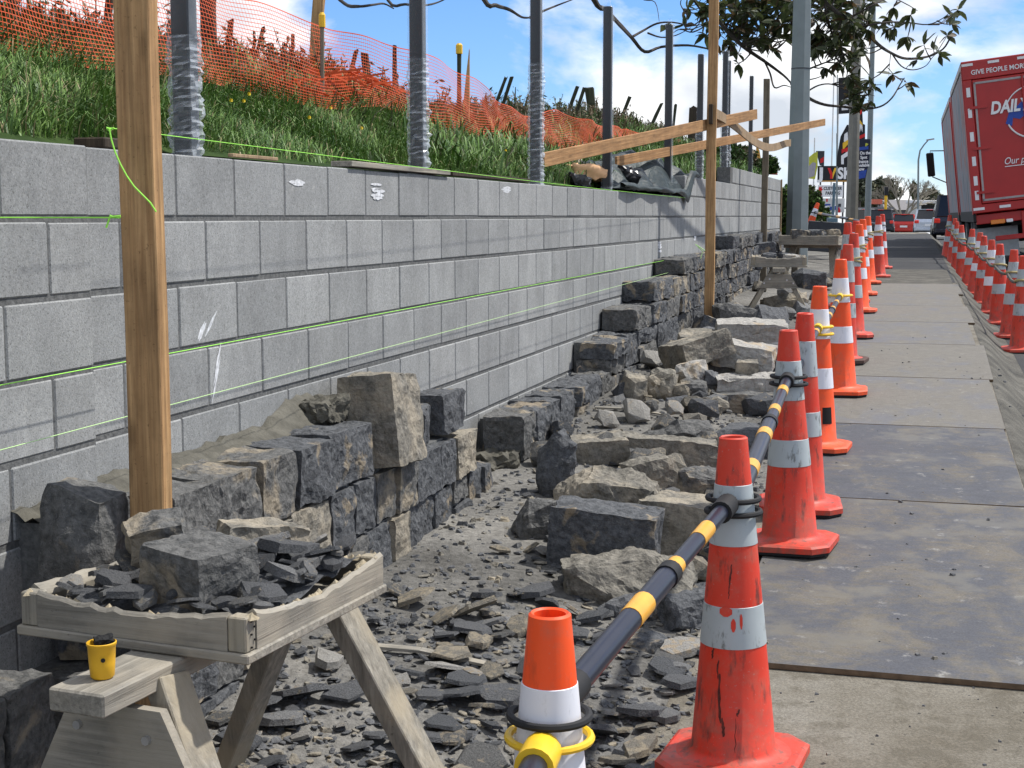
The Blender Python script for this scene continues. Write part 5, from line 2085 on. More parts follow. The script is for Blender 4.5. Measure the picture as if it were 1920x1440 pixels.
def cone_meshes():
    b = MB()
    b.lathe([(0.165, 0.040), (0.150, 0.043), (0.128, 0.048), (0.113, 0.062), (cone_r(.3), .3), (cone_r(.6), .6), (cone_r(.885), 0.885), (0.0375, 0.896), (0.033, 0.900), (0.028, 0.897), (0.030, 0.86), (0.034, 0.78)], 32)
    CM['body'] = b
    b = MB()
    a, c = 0.185, 0.125
    oct_ = [(-a, -c), (-c, -a), (c, -a), (a, -c), (a, c), (c, a), (-c, a), (-a, c)]

    def ring(sc, z):
        return [(x * sc, y * sc, z) for x, y in oct_]
    vs = ring(1.0, 0.012) + ring(1.0, 0.034) + ring(0.94, 0.041) + ring(0.85, 0.042)
    fs = [tuple(range(7, -1, -1)), tuple(24 + i for i in range(8))]
    for l in range(3):
        for i in range(8):
            j = (i + 1) % 8
            fs.append((l * 8 + i, l * 8 + j, l * 8 + 8 + j, l * 8 + 8 + i))
    b.add(vs, fs)
    CM['base'] = b
    b = MB()
    vs = ring(0.97, 0.0) + ring(0.975, 0.0125)
    fs = [tuple(range(7, -1, -1)), tuple(8 + i for i in range(8))] + [(i, (i + 1) % 8, 8 + (i + 1) % 8, 8 + i) for i in range(8)]
    b.add(vs, fs)
    CM['foot'] = b
    for nm, z0, z1 in (('upper_band', 0.615, 0.775), ('lower_band', 0.345, 0.455)):
        b = MB()
        b.lathe([(cone_r(z0) + 0.0003, z0), (cone_r(z0) + 0.0016, z0 + .001), (cone_r(z1) + 0.0016, z1 - .001), (cone_r(z1) + 0.0003, z1)], 32)
        CM[nm] = b


cone_meshes()
CME = {}
for st, bm_, gm in (('red', 'cone_red', 'band_grey'), ('orange', 'cone_orange', 'band_white'), ('redw', 'cone_red', 'band_white')):
    for nm in ('body', 'base', 'foot', 'upper_band', 'lower_band'):
        mt_ = MAT['rubber'] if nm == 'foot' else (MAT[gm] if 'band' in nm else MAT[bm_])
        CME[st, nm] = CM[nm].me('cone_' + nm, mt_, nm in ('body', 'upper_band', 'lower_band'))
k = NT('cone_brown_base', 0.8)
k.color((0.085, 0.05, 0.04))
BROWN = k.m
CONES = {}


def cone(key, x, y, style, label, group, lean=(0, 0), rz=None, z=None):
    s, t = to_st(x, y)
    if z is None:
        z = ground_z(x, y) + 0.006
        if 1.45 < t < 2.7 and 5.4 < s < 20.7:
            z += 0.022
    e = empty('traffic_cone', (x, y, z), 0, label, 'traffic cone', group)
    e.rotation_euler = (R(lean[0]), R(lean[1]), rz if rz is not None else YAW + R(rng.uniform(-8, 8)))
    for nm, pn in (('body', 'cone_body'), ('base', 'base'), ('foot', 'rubber_foot'), ('upper_band', 'reflective_band'), ('lower_band', 'reflective_band')):
        obj(pn, CME[style, nm], e)
    CONES[key] = e
    return e


LG = 'cones along the rubble side of the path'
left = [
    ('c0', 1031, 1150, 2.45, 'orange', 'nearest cone, bright orange tip and white band, at the bottom edge of the photo'),
    ('c1', 1386, 828, 3.76, 'red', 'large scuffed red cone with torn grey bands in the foreground'),
    ('c2', 1489, 632, 5.85, 'red', 'red cone with grey bands next behind the large scuffed one, striped bar on it'),
    ('c2b', 1508, 608, 6.5, 'red', 'red cone half hidden directly behind another red cone'),
    ('c3', 1536, 550, 7.84, 'orange', 'bright orange cone with white bands and a black square mark low down'),
    ('c4', 1579, 510, 9.6, 'orange', 'second bright orange cone with white bands, yellow ring on it'),
    ('c5', 1584, 474, 11.0, 'red', 'red cone with a brown base mostly hidden behind an orange cone'),
    ('c6', 1601, 446, 12.5, 'red', 'red cone with grey bands, next after the brown based one'),
    ('c7', 1613, 428, 14.8, 'orange', 'orange cone in the left row beside the middle of the plywood'),
    ('c8', 1619, 420, 17.2, 'orange', 'orange cone in the left row just before its tight far cluster'),
    ('c9', 1629, 414, 19.3, 'orange', 'orange cone with a rope loop in the far cluster'),
    ('c10', 1649, 404, 21.2, 'redw', 'dark red cone with torn bands at the right of the far cluster'),
    ('c11', 1655, 402, 24.0, 'redw', 'rearmost cone of the far cluster, just behind the dark red one'),
    ('c12', 1600, 430, 16.0, 'redw', 'small red cone tip at the left edge of the far cluster'),
    ('c13', 1589, 440, 15.2, 'red', 'darker red cone tip behind the bench end, left of the far cluster'),
]
LEAN = {'c0': (0, 0), 'c1': (0, -1.0), 'c2': (0, -1.5), 'c5': (0, 1.5), 'c12': (0, 2)}
for key, px, py, Y, st, lab in left:
    p = at(px, py, Y)
    cone(key, p.x, p.y, st, lab, LG, LEAN.get(key, (rng.uniform(-1, 1), rng.uniform(-1, 1))))
# marks on single cones
b = MB()
q = [(-.028, 0.16), (.028, .16), (.028, .235), (-.028, .235)]
vs, fs = [], []
for i in range(5):
    an = -0.30 + 0.6 * i / 4 - math.pi / 2 + 0.75
    for z in (0.155, 0.245):
        rr_ = cone_r(z) + 0.0012
        vs.append((rr_ * math.cos(an), rr_ * math.sin(an), z))
for i in range(4):
    fs.append((2 * i, 2 * i + 2, 2 * i + 3, 2 * i + 1))
b.add(vs, fs)
b.obj('square_mark', MAT['black'], CONES['c3'], True)
for ch in CONES['c5'].children:
    if ch.name.startswith('base'):
        ch.data = ch.data.copy()
        ch.data.materials[0] = BROWN
        ch['label'] = 'brown muddy base'
# torn patches in the lower band of the near red cone
b = MB()
for an0, z0, w, h in ((-1.35, 0.41, 0.05, 0.035), (-1.10, 0.42, 0.03, 0.04), (-1.6, 0.445, 0.14, 0.026)):
    vs = []
    for i in range(4):
        an = an0 + w * (i - 1.5)
        for z in (z0 - h / 2 * (0.4 + 0.6 * (i in (1, 2))), z0 + h / 2 * (0.5 + 0.5 * (i in (1, 2)))):
            r_ = cone_r(z) + 0.0024
            vs.append((r_ * math.cos(an), r_ * math.sin(an), z))
    b.add(vs, [(2 * i, 2 * i + 2, 2 * i + 3, 2 * i + 1) for i in range(3)])
b.obj('torn_patch', MAT['cone_red'], CONES['c1'], True)
SCM = plain('tyre_black_scuff', (0.10, 0.025, 0.018), 0.7, var=0.5, scale=60)
for an0, z0, w, h in ((-1.72, 0.215, 0.055, 0.13), (-1.80, 0.29, 0.04, 0.05), (-1.62, 0.14, 0.05, 0.05), (-1.22, 0.18, 0.04, 0.02), (-1.30, 0.12, 0.012, 0.09), (-1.45, 0.54, 0.05, 0.06), (-1.5, 0.50, 0.03, 0.04), (-2.0, 0.33, 0.05, 0.03)):
    vs = []
    sk = rng.uniform(-0.3, 0.3)
    nn = 9
    for i in range(nn):
        z = z0 - h / 2 + h * i / (nn - 1)
        ww = w * math.sin(math.pi * (i + .5) / nn) ** .5 * rng.uniform(0.4, 1.0)
        mid_ = an0 + sk * (i / nn - .5) * 0.5 + rng.uniform(-.02, .02)
        r_ = cone_r(z) + 0.0006
        vs += [(r_ * math.cos(mid_ - ww), r_ * math.sin(mid_ - ww), z), (r_ * math.cos(mid_ + ww), r_ * math.sin(mid_ + ww), z)]
    b = MB()
    b.add(vs, [(2 * i, 2 * i + 1, 2 * i + 3, 2 * i + 2) for i in range(nn - 1)])
    b.obj('scuff_mark', SCM, CONES['c1'], True)

RG = 'cones along the road side of the path'
RD = [13.5, 14.7, 16.2, 17.6, 19.2, 20.8, 22.4, 24.2, 26.0, 28.0, 30.5]
RN = ['nearest', 'second', 'third', 'fourth', 'fifth', 'sixth', 'seventh', 'eighth', 'ninth', 'tenth', 'farthest']
for i, Y in enumerate(RD):
    t = 3.12 - 0.30 * (Y - 15) / 15.0
    s = (Y + t * SA) / CA
    p = wp(s, t)
    cone('r%d' % i, p.x, p.y, 'red' if i not in (3, 5) else 'redw', 'red cone on the kerb side by the truck, ' + RN[i] + ' of that row', RG, (rng.uniform(-2, 2), rng.uniform(-3, 3)))
# a tilted cone beyond the far trestle
p = at(1516, 420, 29)
cone('tilt', p.x - 0.12, p.y, 'orange', 'tilted orange cone leaning right beyond the far trestle', LG, (0, 22), 0.3, p.z - 0.42)


def ring_pt(key, z):
    e = CONES[key]
    return Vector(e.location) + Euler(e.rotation_euler).to_matrix() @ Vector((0, 0, z))


def striped_bar(ka, za, kb, zb_, label, r0=0.026, ring_a='rubber', ring_b='rubber', bands=(0.25, 0.42, 0.62, 0.8), a=None, c=None, bw=0.10):
    A = ring_pt(ka, za) if a is None else a
    C = ring_pt(kb, zb_) if c is None else c
    d = (C - A).normalized()
    Lb = (C - A).length
    ra, rb_ = cone_r(za) + 0.016, cone_r(zb_) + 0.016
    # the bar ends just outside the cones
    P0 = A + d * (ra + 0.015) if a is None else A
    P1 = C - d * (rb_ + 0.015) if c is None else C
    e = empty('cone_bar', P0, 0, label, 'cone bar', 'black and yellow bars between cones')
    Lr = (P1 - P0).length
    o0 = Vector((0, 0, 0))
    b = MB()
    sp = 0.56
    b.tube([o0, d * Lr * sp], r0, 16)
    b.obj('outer_tube', MAT['bar_black'], e, True)
    b = MB()
    b.tube([d * Lr * (sp - 0.02), d * Lr], r0 * 0.82, 16)
    b.obj('inner_tube', MAT['bar_black'], e, True)
    b = MB()
    b.tube([d * (Lr * sp - 0.03), d * (Lr * sp + 0.012)], r0 * 1.14, 16)
    b.obj('collar', MAT['rubber'], e, True)
    for f_ in bands:
        rb2 = r0 if f_ < sp else r0 * 0.82
        b = MB()
        b.tube([d * (Lr * f_ - bw / 2), d * (Lr * f_ + bw / 2)], rb2 + 0.0012, 16)
        b.obj('yellow_band', MAT['bar_yellow'], e, True)
    if a is None:
        b = MB()
        b.torus(A - P0, ra, 0.0075, (0, 0, 1), 28, 8)
        b.tube([-d * 0.02, d * 0.06], r0 * 1.18, 16)
        b.obj('ring', MAT[ring_a], e, True)
    if c is None:
        b = MB()
        b.torus(C - P0, rb_, 0.0075, (0, 0, 1), 28, 8)
        b.tube([d * (Lr - 0.06), d * (Lr + 0.02)], r0 * 1.18, 16)
        b.obj('ring', MAT[ring_b], e, True)
    return e


striped_bar('c0', 0.715, 'c1', 0.735, 'thick black bar with yellow bands between the two nearest cones', 0.025, bands=(0.36, 0.57, 0.80))
striped_bar('c1', 0.70, 'c2', 0.71, 'black and yellow bar rising from the large red cone to the next', 0.025, bands=(0.2, 0.44, 0.66, 0.86), bw=0.085)
striped_bar('c2', 0.68, 'c3', 0.68, 'short striped bar ending in a yellow ring on the first orange cone', 0.022, 'rubber', 'ring_yellow', bands=(0.3, 0.5, 0.7, 0.9), bw=0.07)
striped_bar('c3', 0.64, 'c4', 0.66, 'striped bar between the two bright orange cones', 0.02, 'ring_yellow', 'ring_yellow', bands=(0.2, 0.4, 0.6, 0.8), bw=0.07)
A0 = ring_pt('c0', 0.675)
striped_bar(None, 0.7, 'c0', 0.675, 'bar end with yellow ring on the nearest cone, running out of the picture', 0.029, 'rubber', 'ring_yellow', bands=(0.2, 0.4), a=A0 + Vector((-0.20, -0.98, 0.0)))
striped_bar('tilt', 0.70, 'c11', 0.72, 'thin black and yellow bar from the tilted cone to the far cluster', 0.024, bands=(0.1, 0.4, 0.6, 0.8), bw=0.3)

# rope loops on the far cones and the rope of the right hand row
for key in ('c6', 'c7', 'c8', 'c9', 'c10'):
    b = MB()
    zz = 0.66
    rr_ = cone_r(zz)
    cpt = ring_pt(key, zz)
    b.torus(cpt, rr_ + 0.012, 0.009, (0.15, 0.1, 1), 20, 6)
    b.torus(cpt + Vector((0, 0, 0.018)), rr_ + 0.012, 0.009, (-0.2, 0.1, 1), 20, 6)
    o = b.obj('rope_loop', MAT['ring_tan'] if key != 'c8' else MAT['rope_dark'], None, True)
    tag(o, {'c6': 'tan rope loop on the cone after the brown based one', 'c7': 'tan rope loop on the orange cone beside the middle plywood', 'c8': 'dark rope loop on the last orange cone before the cluster', 'c9': 'tan rope loop on the orange cone of the far cluster', 'c10': 'tan rope loop on the dark red cone of the far cluster'}[key], 'rope', 'rope loops on cones')
rope = empty('barrier_rope', CONES['r0'].location, 0, 'dark rope slung between the cones of the road side row', 'rope')
b = MB()
inv = Vector(rope.location)
prev = None
for i in range(len(RD)):
    c = ring_pt('r%d' % i, 0.655) - Vector((cone_r(.65), 0, 0))
    if prev is not None:
        b.tube([q_ - inv for q_ in sag(prev, c, 8, 0.03)], 0.016, 6)
    prev = c
b.obj('rope_strand', MAT['rope_dark'], rope, True)
for i in range(len(RD)):
    b = MB()
    c = ring_pt('r%d' % i, 0.66)
    b.torus(c - inv, cone_r(.66) + 0.012, 0.012, (0.1, 0.2, 1), 18, 6)
    b.obj('rope_loop', MAT['ring_tan'], rope, True)

# ================================================================== POLES
def taper_pole(name, px, Y, r0, r1, h, n, m, label, rot=0.0, collar=None):
    c = at(px, 405, Y)
    z0 = ground_z(c.x, c.y) - 0.05
    e = empty(name, (c.x, c.y, z0), rot, label, 'pole')
    b = MB()
    b.tube([(0, 0, 0), (0, 0, h * 0.3), (0, 0, h * 0.6), (0, 0, h)], [r0, r0 + (r1 - r0) * .3, r0 + (r1 - r0) * .6, r1], n)
    b.obj('shaft', m, e)
    if collar:
        for zc, rc in collar:
            b = MB()
            b.tube([(0, 0, zc), (0, 0, zc + 0.02)], rc, n)
            b.obj('seam', MAT['steel_dark'], e)
    return e


taper_pole('light_pole', 1495, 25.0, 0.205, 0.085, 11.0, 8, MAT['galv'], 'thick grey eight sided steel light pole behind the far trestle', R(8), [(4.6 - 1.2, 0.172)])
pp = taper_pole('power_pole', 1597, 45.0, 0.20, 0.10, 12.0, 8, MAT['conc_pole'], 'grey brown concrete power pole beside the banners', R(20))
taper_pole('steel_pole', 1627, 60.0, 0.135, 0.07, 13.0, 10, MAT['galv'], 'slim grey steel pole right of the concrete pole')
for px, Y, h, lab in ((1557, 126, 14.5, 'white flagpole left of the two close ones'), (1567, 126, 13.5, 'white flagpole right of the two close ones'), (1524, 120, 8, 'thin far pole left of the sign boards')):
    taper_pole('flagpole', px, Y, 0.07, 0.05, h, 6, MAT['offwhite'], lab)
lp = at(1722, 405, 110)
zl = ground_z(lp.x, lp.y)
e = empty('street_lamp', (lp.x, lp.y, zl), 0, 'slender curved street lamp above the parked cars', 'street lamp')
b = MB()
top = at(1745, 262, 110) - Vector((lp.x, lp.y, zl))
k1 = at(1722, 300, 110) - Vector((lp.x, lp.y, zl))
b.tube([(0, 0, 0), k1 * 0.5, k1, k1 + Vector((0.10, 0, 0.7)), k1 + Vector((0.4, 0, 1.15)), top - Vector((.2, 0, .05))], [0.09, 0.08, 0.07, 0.06, 0.055, 0.05], 6)
b.obj('mast', MAT['galv'], e, True)
b = MB()
b.bar(top - Vector((0.3, 0, 0.03)), top + Vector((0.25, 0, 0.06)), 0.2, 0.11)
b.obj('lamp_head', MAT['trim_grey'], e)

# ================================================================== SIGNS AND BANNERS
def text(body, size, m, parent, loc, rot=(R(90), 0, 0), shear=0.0, bold=0.0, align='LEFT', ext=0.004, sx=1.0, name='lettering'):
    cu = bpy.data.curves.new('lettering', 'FONT')
    cu.body = body
    cu.size = size
    cu.shear = shear
    cu.offset = bold
    cu.extrude = ext
    cu.align_x = align
    cu.resolution_u = 3
    tmp = bpy.data.objects.new('tmp', cu)
    COL.objects.link(tmp)
    bpy.context.view_layer.update()
    me = bpy.data.meshes.new_from_object(tmp)
    bpy.data.objects.remove(tmp)
    me.name = name
    me.materials.clear()
    me.materials.append(m)
    return obj(name, me, parent, loc, rot, (sx, 1, 1))


def panel(name, x0, y0, x1, y1, Y, m, label, cat, th=0.08, part='panel'):
    a, c = at(x0, y1, Y), at(x1, y0, Y)
    w, h = c.x - a.x, c.z - a.z
    e = empty(name, (a.x, Y, a.z), 0, label, cat)
    b = MB()
    b.box((w / 2, th / 2, h / 2), (w, th, h))
    b.obj(part, m, e, False, 0.01)
    return e, w, h


e, w, h = panel('store_sign', 1533, 311, 1592, 341, 120, MAT['sign_black'], 'black store sign board with white red and yellow letters', 'sign', 0.15)
text('J', 1.25, MAT['white'], e, (0.08, -0.02, 0.28), bold=0.05, sx=1.25)
for poly, m in (([(0.78, 1.14), (1.02, 1.14), (1.22, 0.62), (1.22, 0.26), (1.02, 0.26), (1.02, 0.55)], MAT['sign_red']), ([(1.56, 1.14), (1.36, 1.14), (1.225, 0.74), (1.225, 0.26), (1.24, 0.26), (1.34, 0.60)], MAT['yellow'])):
    b = MB()
    b.prism(poly, -0.03, -0.004)
    fix = b.obj('letter', m, e)
    fix_normals(fix.data)
text('SK', 1.25, MAT['white'], e, (1.62, -0.02, 0.28), bold=0.05, sx=0.85)
b = MB()
b.box((w / 2, -0.01, 0.06), (w * 0.97, 0.012, 0.07))
b.obj('stripe', MAT['bar_yellow'], e)
b = MB()
for xx in (0.25, w - 0.4):
    b.box((xx, 0.1, -3.0), (0.12, 0.1, 6.0))
b.obj('sign_legs', MAT['steel_dark'], e)
e, w, h = panel('parking_sign', 1533, 347, 1581, 369, 119, MAT['white'], 'white customer parking sign below the black store sign', 'sign', 0.06)
text('CUSTOMER', 0.36, MAT['car_dark'], e, (0.46, -0.01, 0.56), bold=0.012, shear=0.15, sx=0.80)
text('PARKING', 0.36, MAT['car_dark'], e, (0.62, -0.01, 0.18), bold=0.012, shear=0.15, sx=0.80)
b = MB()
b.prism([(0.10, 0.75), (0.18, 0.88), (0.24, 0.74), (0.36, 0.88), (0.32, 0.66), (0.44, 0.60), (0.31, 0.50), (0.33, 0.12), (0.24, 0.10), (0.24, 0.34), (0.16, 0.12), (0.13, 0.45), (0.06, 0.55)], -0.02, -0.004)
fix_normals(b.obj('red_mark', MAT['sign_red'], e).data)
e, w, h = panel('display_board', 1536, 372, 1584, 398, 119.5, MAT['offwhite'], 'patchy printed display board under the parking sign', 'board', 0.06)
rr = random.Random(4)
for i in range(16):
    b = MB()
    b.box((rr.uniform(.15, w - .15), -0.006 - 0.001 * i, rr.uniform(.1, h - .1)), (rr.uniform(.12, .4), 0.008, rr.uniform(.1, .35)))
    b.obj('print_patch', MAT[rr.choice(['blue', 'grey_fabric', 'sign_red', 'charcoal', 'white'])], e)


def banner(name, poly, Y, m, label, extra=(), pole=None, wave=0.0):
    """poly in photo pixels at distance Y, hung as cloth 2 cm thick with a slight wave"""
    pts = [at(x, y, Y) for x, y in poly]
    o_ = pts[0].copy()
    e = empty(name, o_, 0, label, 'banner')
    b = MB()
    b.prism([(p.x - o_.x, p.z - o_.z) for p in pts], -0.012, 0.012)
    fix_normals(b.obj('cloth', m, e).data)
    for i, (pl, mm) in enumerate(extra):
        pp_ = [at(x, y, Y) for x, y in pl]
        b = MB()
        b.prism([(p.x - o_.x, p.z - o_.z) for p in pp_], -0.022 - 0.002 * i, -0.013)
        fix_normals(b.obj('print', mm, e).data)
    if pole:
        (x0, y0), (x1, y1) = pole
        b = MB()
        b.tube([at(x0, y0, Y + 0.1) - o_, at(x1, y1, Y + 0.1) - o_], 0.035, 6)
        b.obj('banner_pole', MAT['galv'], e)
    return e, o_


W_, BK, YL, RD_ = MAT['white'], MAT['sign_black'], MAT['yellow'], MAT['sign_red']
banner('flag', [(1572, 146), (1598, 144), (1599, 212), (1572, 214)], 96, BK, 'black flag highest on the flagpole behind the leaves',
       [([(1578, 188), (1590, 184), (1592, 190), (1582, 194), (1591, 198), (1590, 206), (1578, 207), (1578, 202), (1586, 201), (1578, 196)], W_)], ((1570, 140), (1570, 460)))
banner('flag', [(1606, 190), (1616, 191), (1618, 232), (1622, 234), (1622, 262), (1606, 262)], 95, BK, 'narrow dark flag with red yellow and white print right of the concrete pole',
       [([(1606, 210), (1616, 204), (1616, 212), (1606, 222)], RD_), ([(1606, 222), (1612, 224), (1617, 232), (1617, 236), (1606, 228)], YL),
        ([(1607, 240), (1613, 232), (1617, 236), (1617, 248), (1614, 240), (1612, 248), (1607, 248)], W_), ([(1608, 256), (1622, 250), (1622, 256), (1610, 262)], RD_)])
e, o_ = banner('feather_banner', [(1588, 234), (1576, 256), (1570, 290), (1568, 312), (1591, 312), (1591, 234)], 90, BK, 'black feather banner with white yellow and red vertical letters',
               [([(1583, 252), (1589, 247), (1590, 262), (1587, 268), (1582, 265)], W_), ([(1580, 268), (1590, 262), (1591, 269), (1580, 282)], YL),
                ([(1578, 280), (1590, 276), (1591, 294), (1584, 284), (1578, 288)], RD_), ([(1577, 292), (1589, 284), (1590, 292), (1582, 297), (1582, 308), (1577, 308)], W_)], ((1569, 250), (1568, 440)))
banner('feather_banner', [(1514, 297), (1526, 287), (1533, 284), (1533, 312), (1528, 336), (1509, 334), (1509, 302)], 70, MAT['lime'], 'lime and grey sail banner left of the store sign',
       [([(1516, 312), (1524, 304), (1530, 306), (1527, 330), (1515, 334)], MAT['grey_fabric']), ([(1511, 312), (1514, 310), (1514, 332), (1511, 333)], MAT['charcoal'])], ((1509, 300), (1509, 440)))
banner('flag', [(1530, 283), (1546, 283), (1545, 312), (1537, 310)], 110, MAT['charcoal'], 'small grey flag behind the lime banner', [([(1538, 298), (1545, 294), (1544, 304), (1538, 306)], RD_)])
e, o_ = banner('navy_banner', [(1605, 260), (1632, 261), (1631, 285), (1629, 305), (1623, 334), (1606, 338)], 58, MAT['sign_blue'], 'dark navy banner with white lettering hanging beside the slim pole',
               [([(1606, 322), (1625, 318), (1622, 333), (1607, 336)], MAT['blue']), ([(1623, 268), (1628, 270), (1626, 273), (1624, 272), (1625, 276), (1622, 274)], MAT['lime']),
                ([(1611, 276), (1628, 274), (1628, 280), (1611, 282)], MAT['blue'])])
for i, (ln, px, py) in enumerate((('On the', 1612, 290), ('Spot', 1613, 298), ('Finance', 1607, 306), ('available', 1607, 313), ('now', 1608, 320))):
    text(ln, 0.17, W_, e, at(px, py, 58) - o_ + Vector((0, -0.03, 0)), (R(90), R(-3), 0), bold=0.006, sx=0.85)
banner('feather_banner', [(1419, 320), (1417, 300), (1418, 272), (1424, 282), (1427, 300), (1427, 320)], 34, MAT['bar_yellow'], 'yellow pointed banner tip behind the end of the wall')
banner('round_banner', [(1438, 327), (1438, 304), (1444, 302), (1451, 308), (1457, 318), (1458, 328)], 36, plain('faded_red_cloth', (0.42, 0.10, 0.07), 0.7), 'faded red rounded banner behind the end of the wall')

# charcoal road sign board lying against its stand
e, w, h = panel('road_board', 1512, 413, 1604, 470, 28, MAT['charcoal'], 'charcoal grey sign board with pale numerals behind the far trestle', 'sign', 0.03)
e.rotation_euler = (R(-4), R(4), 0)
text('500', 0.20, MAT['grey_fabric'], e, (w * 0.665, -0.006, 0.17), bold=0.004, ext=0.002)
st = at(1560, 405, 29.2)
zs = ground_z(st.x, st.y)
e = empty('sign_stand', (st.x, st.y, zs), 0, 'thin blue grey sign stand with a bracket in front of the parking sign', 'sign stand')
b = MB()
hh = at(1562, 343, 29.2).z - zs
b.tube([(0, 0, 0), (0.03, 0, hh)], 0.028, 8)
b.obj('stand_post', MAT['blue_steel'], e)
b = MB()
zb2 = at(1560, 418, 29.2).z - zs
b.box((0, -0.02, zb2 + 0.06), (0.2, 0.1, 0.09))
b.obj('bracket', MAT['blue_steel'], e, False, 0.01)
b = MB()
b.box((0, -0.03, zb2), (0.26, 0.12, 0.025))
b.obj('bracket_plate', MAT['offwhite'], e)

# ================================================================== THE OVERHANGING TREE
KT = 2.5          # the tree stands well beyond the light pole
tree = empty('broadleaf_tree', (-5.3 * KT, 11.2 * KT, ZE + 0.2), 0, 'spreading broadleaf tree overhanging from the upper left, dark leathery leaves', 'tree')
T0 = Vector(tree.location)


def br(name, pts, rads, n=7):
    # smooth the path a little
    P_ = [Vector(p) for p in pts]
    out, ro = [], []
    for i in range(len(P_) - 1):
        p0, p1, p2, p3 = P_[max(i - 1, 0)], P_[i], P_[i + 1], P_[min(i + 2, len(P_) - 1)]
        for q in range(4):
            f_ = q / 4
            v = 0.5 * ((2 * p1) + (p2 - p0) * f_ + (2 * p0 - 5 * p1 + 4 * p2 - p3) * f_ * f_ + (3 * p1 - p0 - 3 * p2 + p3) * f_ ** 3)
            out.append(v - T0)
            ro.append(0.72 * KT * (rads[i] + (rads[i + 1] - rads[i]) * f_) * (1 + 0.10 * noise.noise(v * 9)))
    out.append(P_[-1] - T0)
    ro.append(rads[-1] * KT * 0.72)
    b = MB()
    b.tube(out, ro, n)
    return b.obj(name, MAT['bark'], tree, True)


def ks(x, y, z):
    return (x * KT, y * KT, ZE + z * KT)


br('trunk', [ks(-5.3, 11.2, 0), ks(-5.25, 11.3, 1.2), ks(-5.1, 11.4, 2.6), ks(-4.7, 11.6, 3.4)], [0.24, 0.2, 0.18, 0.16], 10)
br('limb', [ks(-5.1, 11.4, 2.6), ks(-3.6, 11.8, 3.2), ks(-1.6, 12.0, 3.05), ks(0.2, 12.0, 2.75), ks(1.5, 12.0, 2.7), ks(2.8, 12.2, 2.6), ks(3.8, 12.3, 2.35)], [0.15, 0.13, 0.11, 0.1, 0.085, 0.06, 0.03], 9)
YT = 12.0


def tp(x, y, Y=YT):
    return at(x, y, Y)


BR = [
    ([(560, -190), (610, -40), (645, 6), (672, 12), (700, 9), (720, 7), (738, 16)], 0.028, 12),
    ([(690, -120), (727, 0), (760, 8), (795, 10), (822, 4), (850, -10)], 0.022, 12.2),
    ([(840, -160), (905, -5), (930, 10), (955, 18), (978, 32), (994, 33)], 0.032, 11.7),
    ([(994, 33), (1018, 21), (1050, 8), (1082, -4)], 0.018, 11.7),
    ([(1050, -160), (1112, -4), (1135, 18), (1158, 42), (1184, 70), (1209, 97), (1240, 88), (1290, 85), (1330, 92)], 0.036, 12.1),
    ([(1184, 70), (1205, 58), (1232, 44), (1262, 42), (1300, 48), (1340, 40)], 0.016, 12.1),
    ([(1215, 62), (1240, 70), (1268, 66), (1295, 52)], 0.012, 12.15),
    ([(1165, -60), (1200, -5), (1228, 4), (1236, 40)], 0.010, 12.1),
    ([(1300, -140), (1330, -10), (1350, 40), (1390, 84), (1438, 118), (1470, 142), (1484, 157)], 0.036, 12.0),
    ([(1484, 157), (1515, 183), (1545, 196), (1580, 200), (1618, 204), (1650, 200), (1672, 184), (1688, 158), (1696, 146)], 0.020, 12.0),
    ([(1432, 112), (1444, 138), (1452, 164), (1470, 160), (1484, 164)], 0.014, 12.0),
    ([(1400, 20), (1420, 50), (1435, 75), (1452, 92), (1470, 80), (1488, 60)], 0.02, 12.2),
    ([(1300, 0), (1325, 40), (1300, 60), (1275, 55), (1262, 62)], 0.012, 11.9),
    ([(1480, -140), (1540, -10), (1590, 38), (1615, 50), (1645, 82), (1672, 100), (1700, 110), (1740, 106), (1768, 92), (1782, 70)], 0.028, 11.8),
    ([(1672, 100), (1690, 124), (1712, 131), (1735, 124), (1748, 108), (1760, 96)], 0.009, 11.8),
    ([(1615, 50), (1660, 42), (1700, 42), (1740, 46), (1768, 34), (1786, 18)], 0.012, 11.8),
    ([(1600, 30), (1640, 8), (1670, -4), (1700, 8), (1720, 20)], 0.012, 11.7),
    ([(1670, 100), (1668, 120), (1666, 142)], 0.005, 11.8),
    ([(1515, 130), (1540, 120), (1562, 112), (1590, 100)], 0.012, 12.0),
    ([(1515, 150), (1535, 145), (1550, 136)], 0.008, 12.0),
    ([(1513, 172), (1535, 160), (1560, 158), (1590, 170), (1612, 172), (1640, 180)], 0.010, 12.0),
    ([(1530, -100), (1545, -5), (1552, 40), (1570, 80), (1600, 110)], 0.020, 12.1),
    ([(1290, 30), (1276, 8), (1282, -10)], 0.010, 12.2),
]
branch_pts = []
for pts, r0, Yb in BR:
    P3 = [tp(x, y, KT * (Yb + 0.25 * math.sin(i * 1.3 + x * .01))) for i, (x, y) in enumerate(pts)]
    n = len(P3)
    br('branch', P3, [r0 * (1 - 0.72 * i / (n - 1)) for i in range(n)], 6)
    for i in range(n - 1):
        for q in range(5):
            branch_pts.append(P3[i].lerp(P3[i + 1], q / 5))
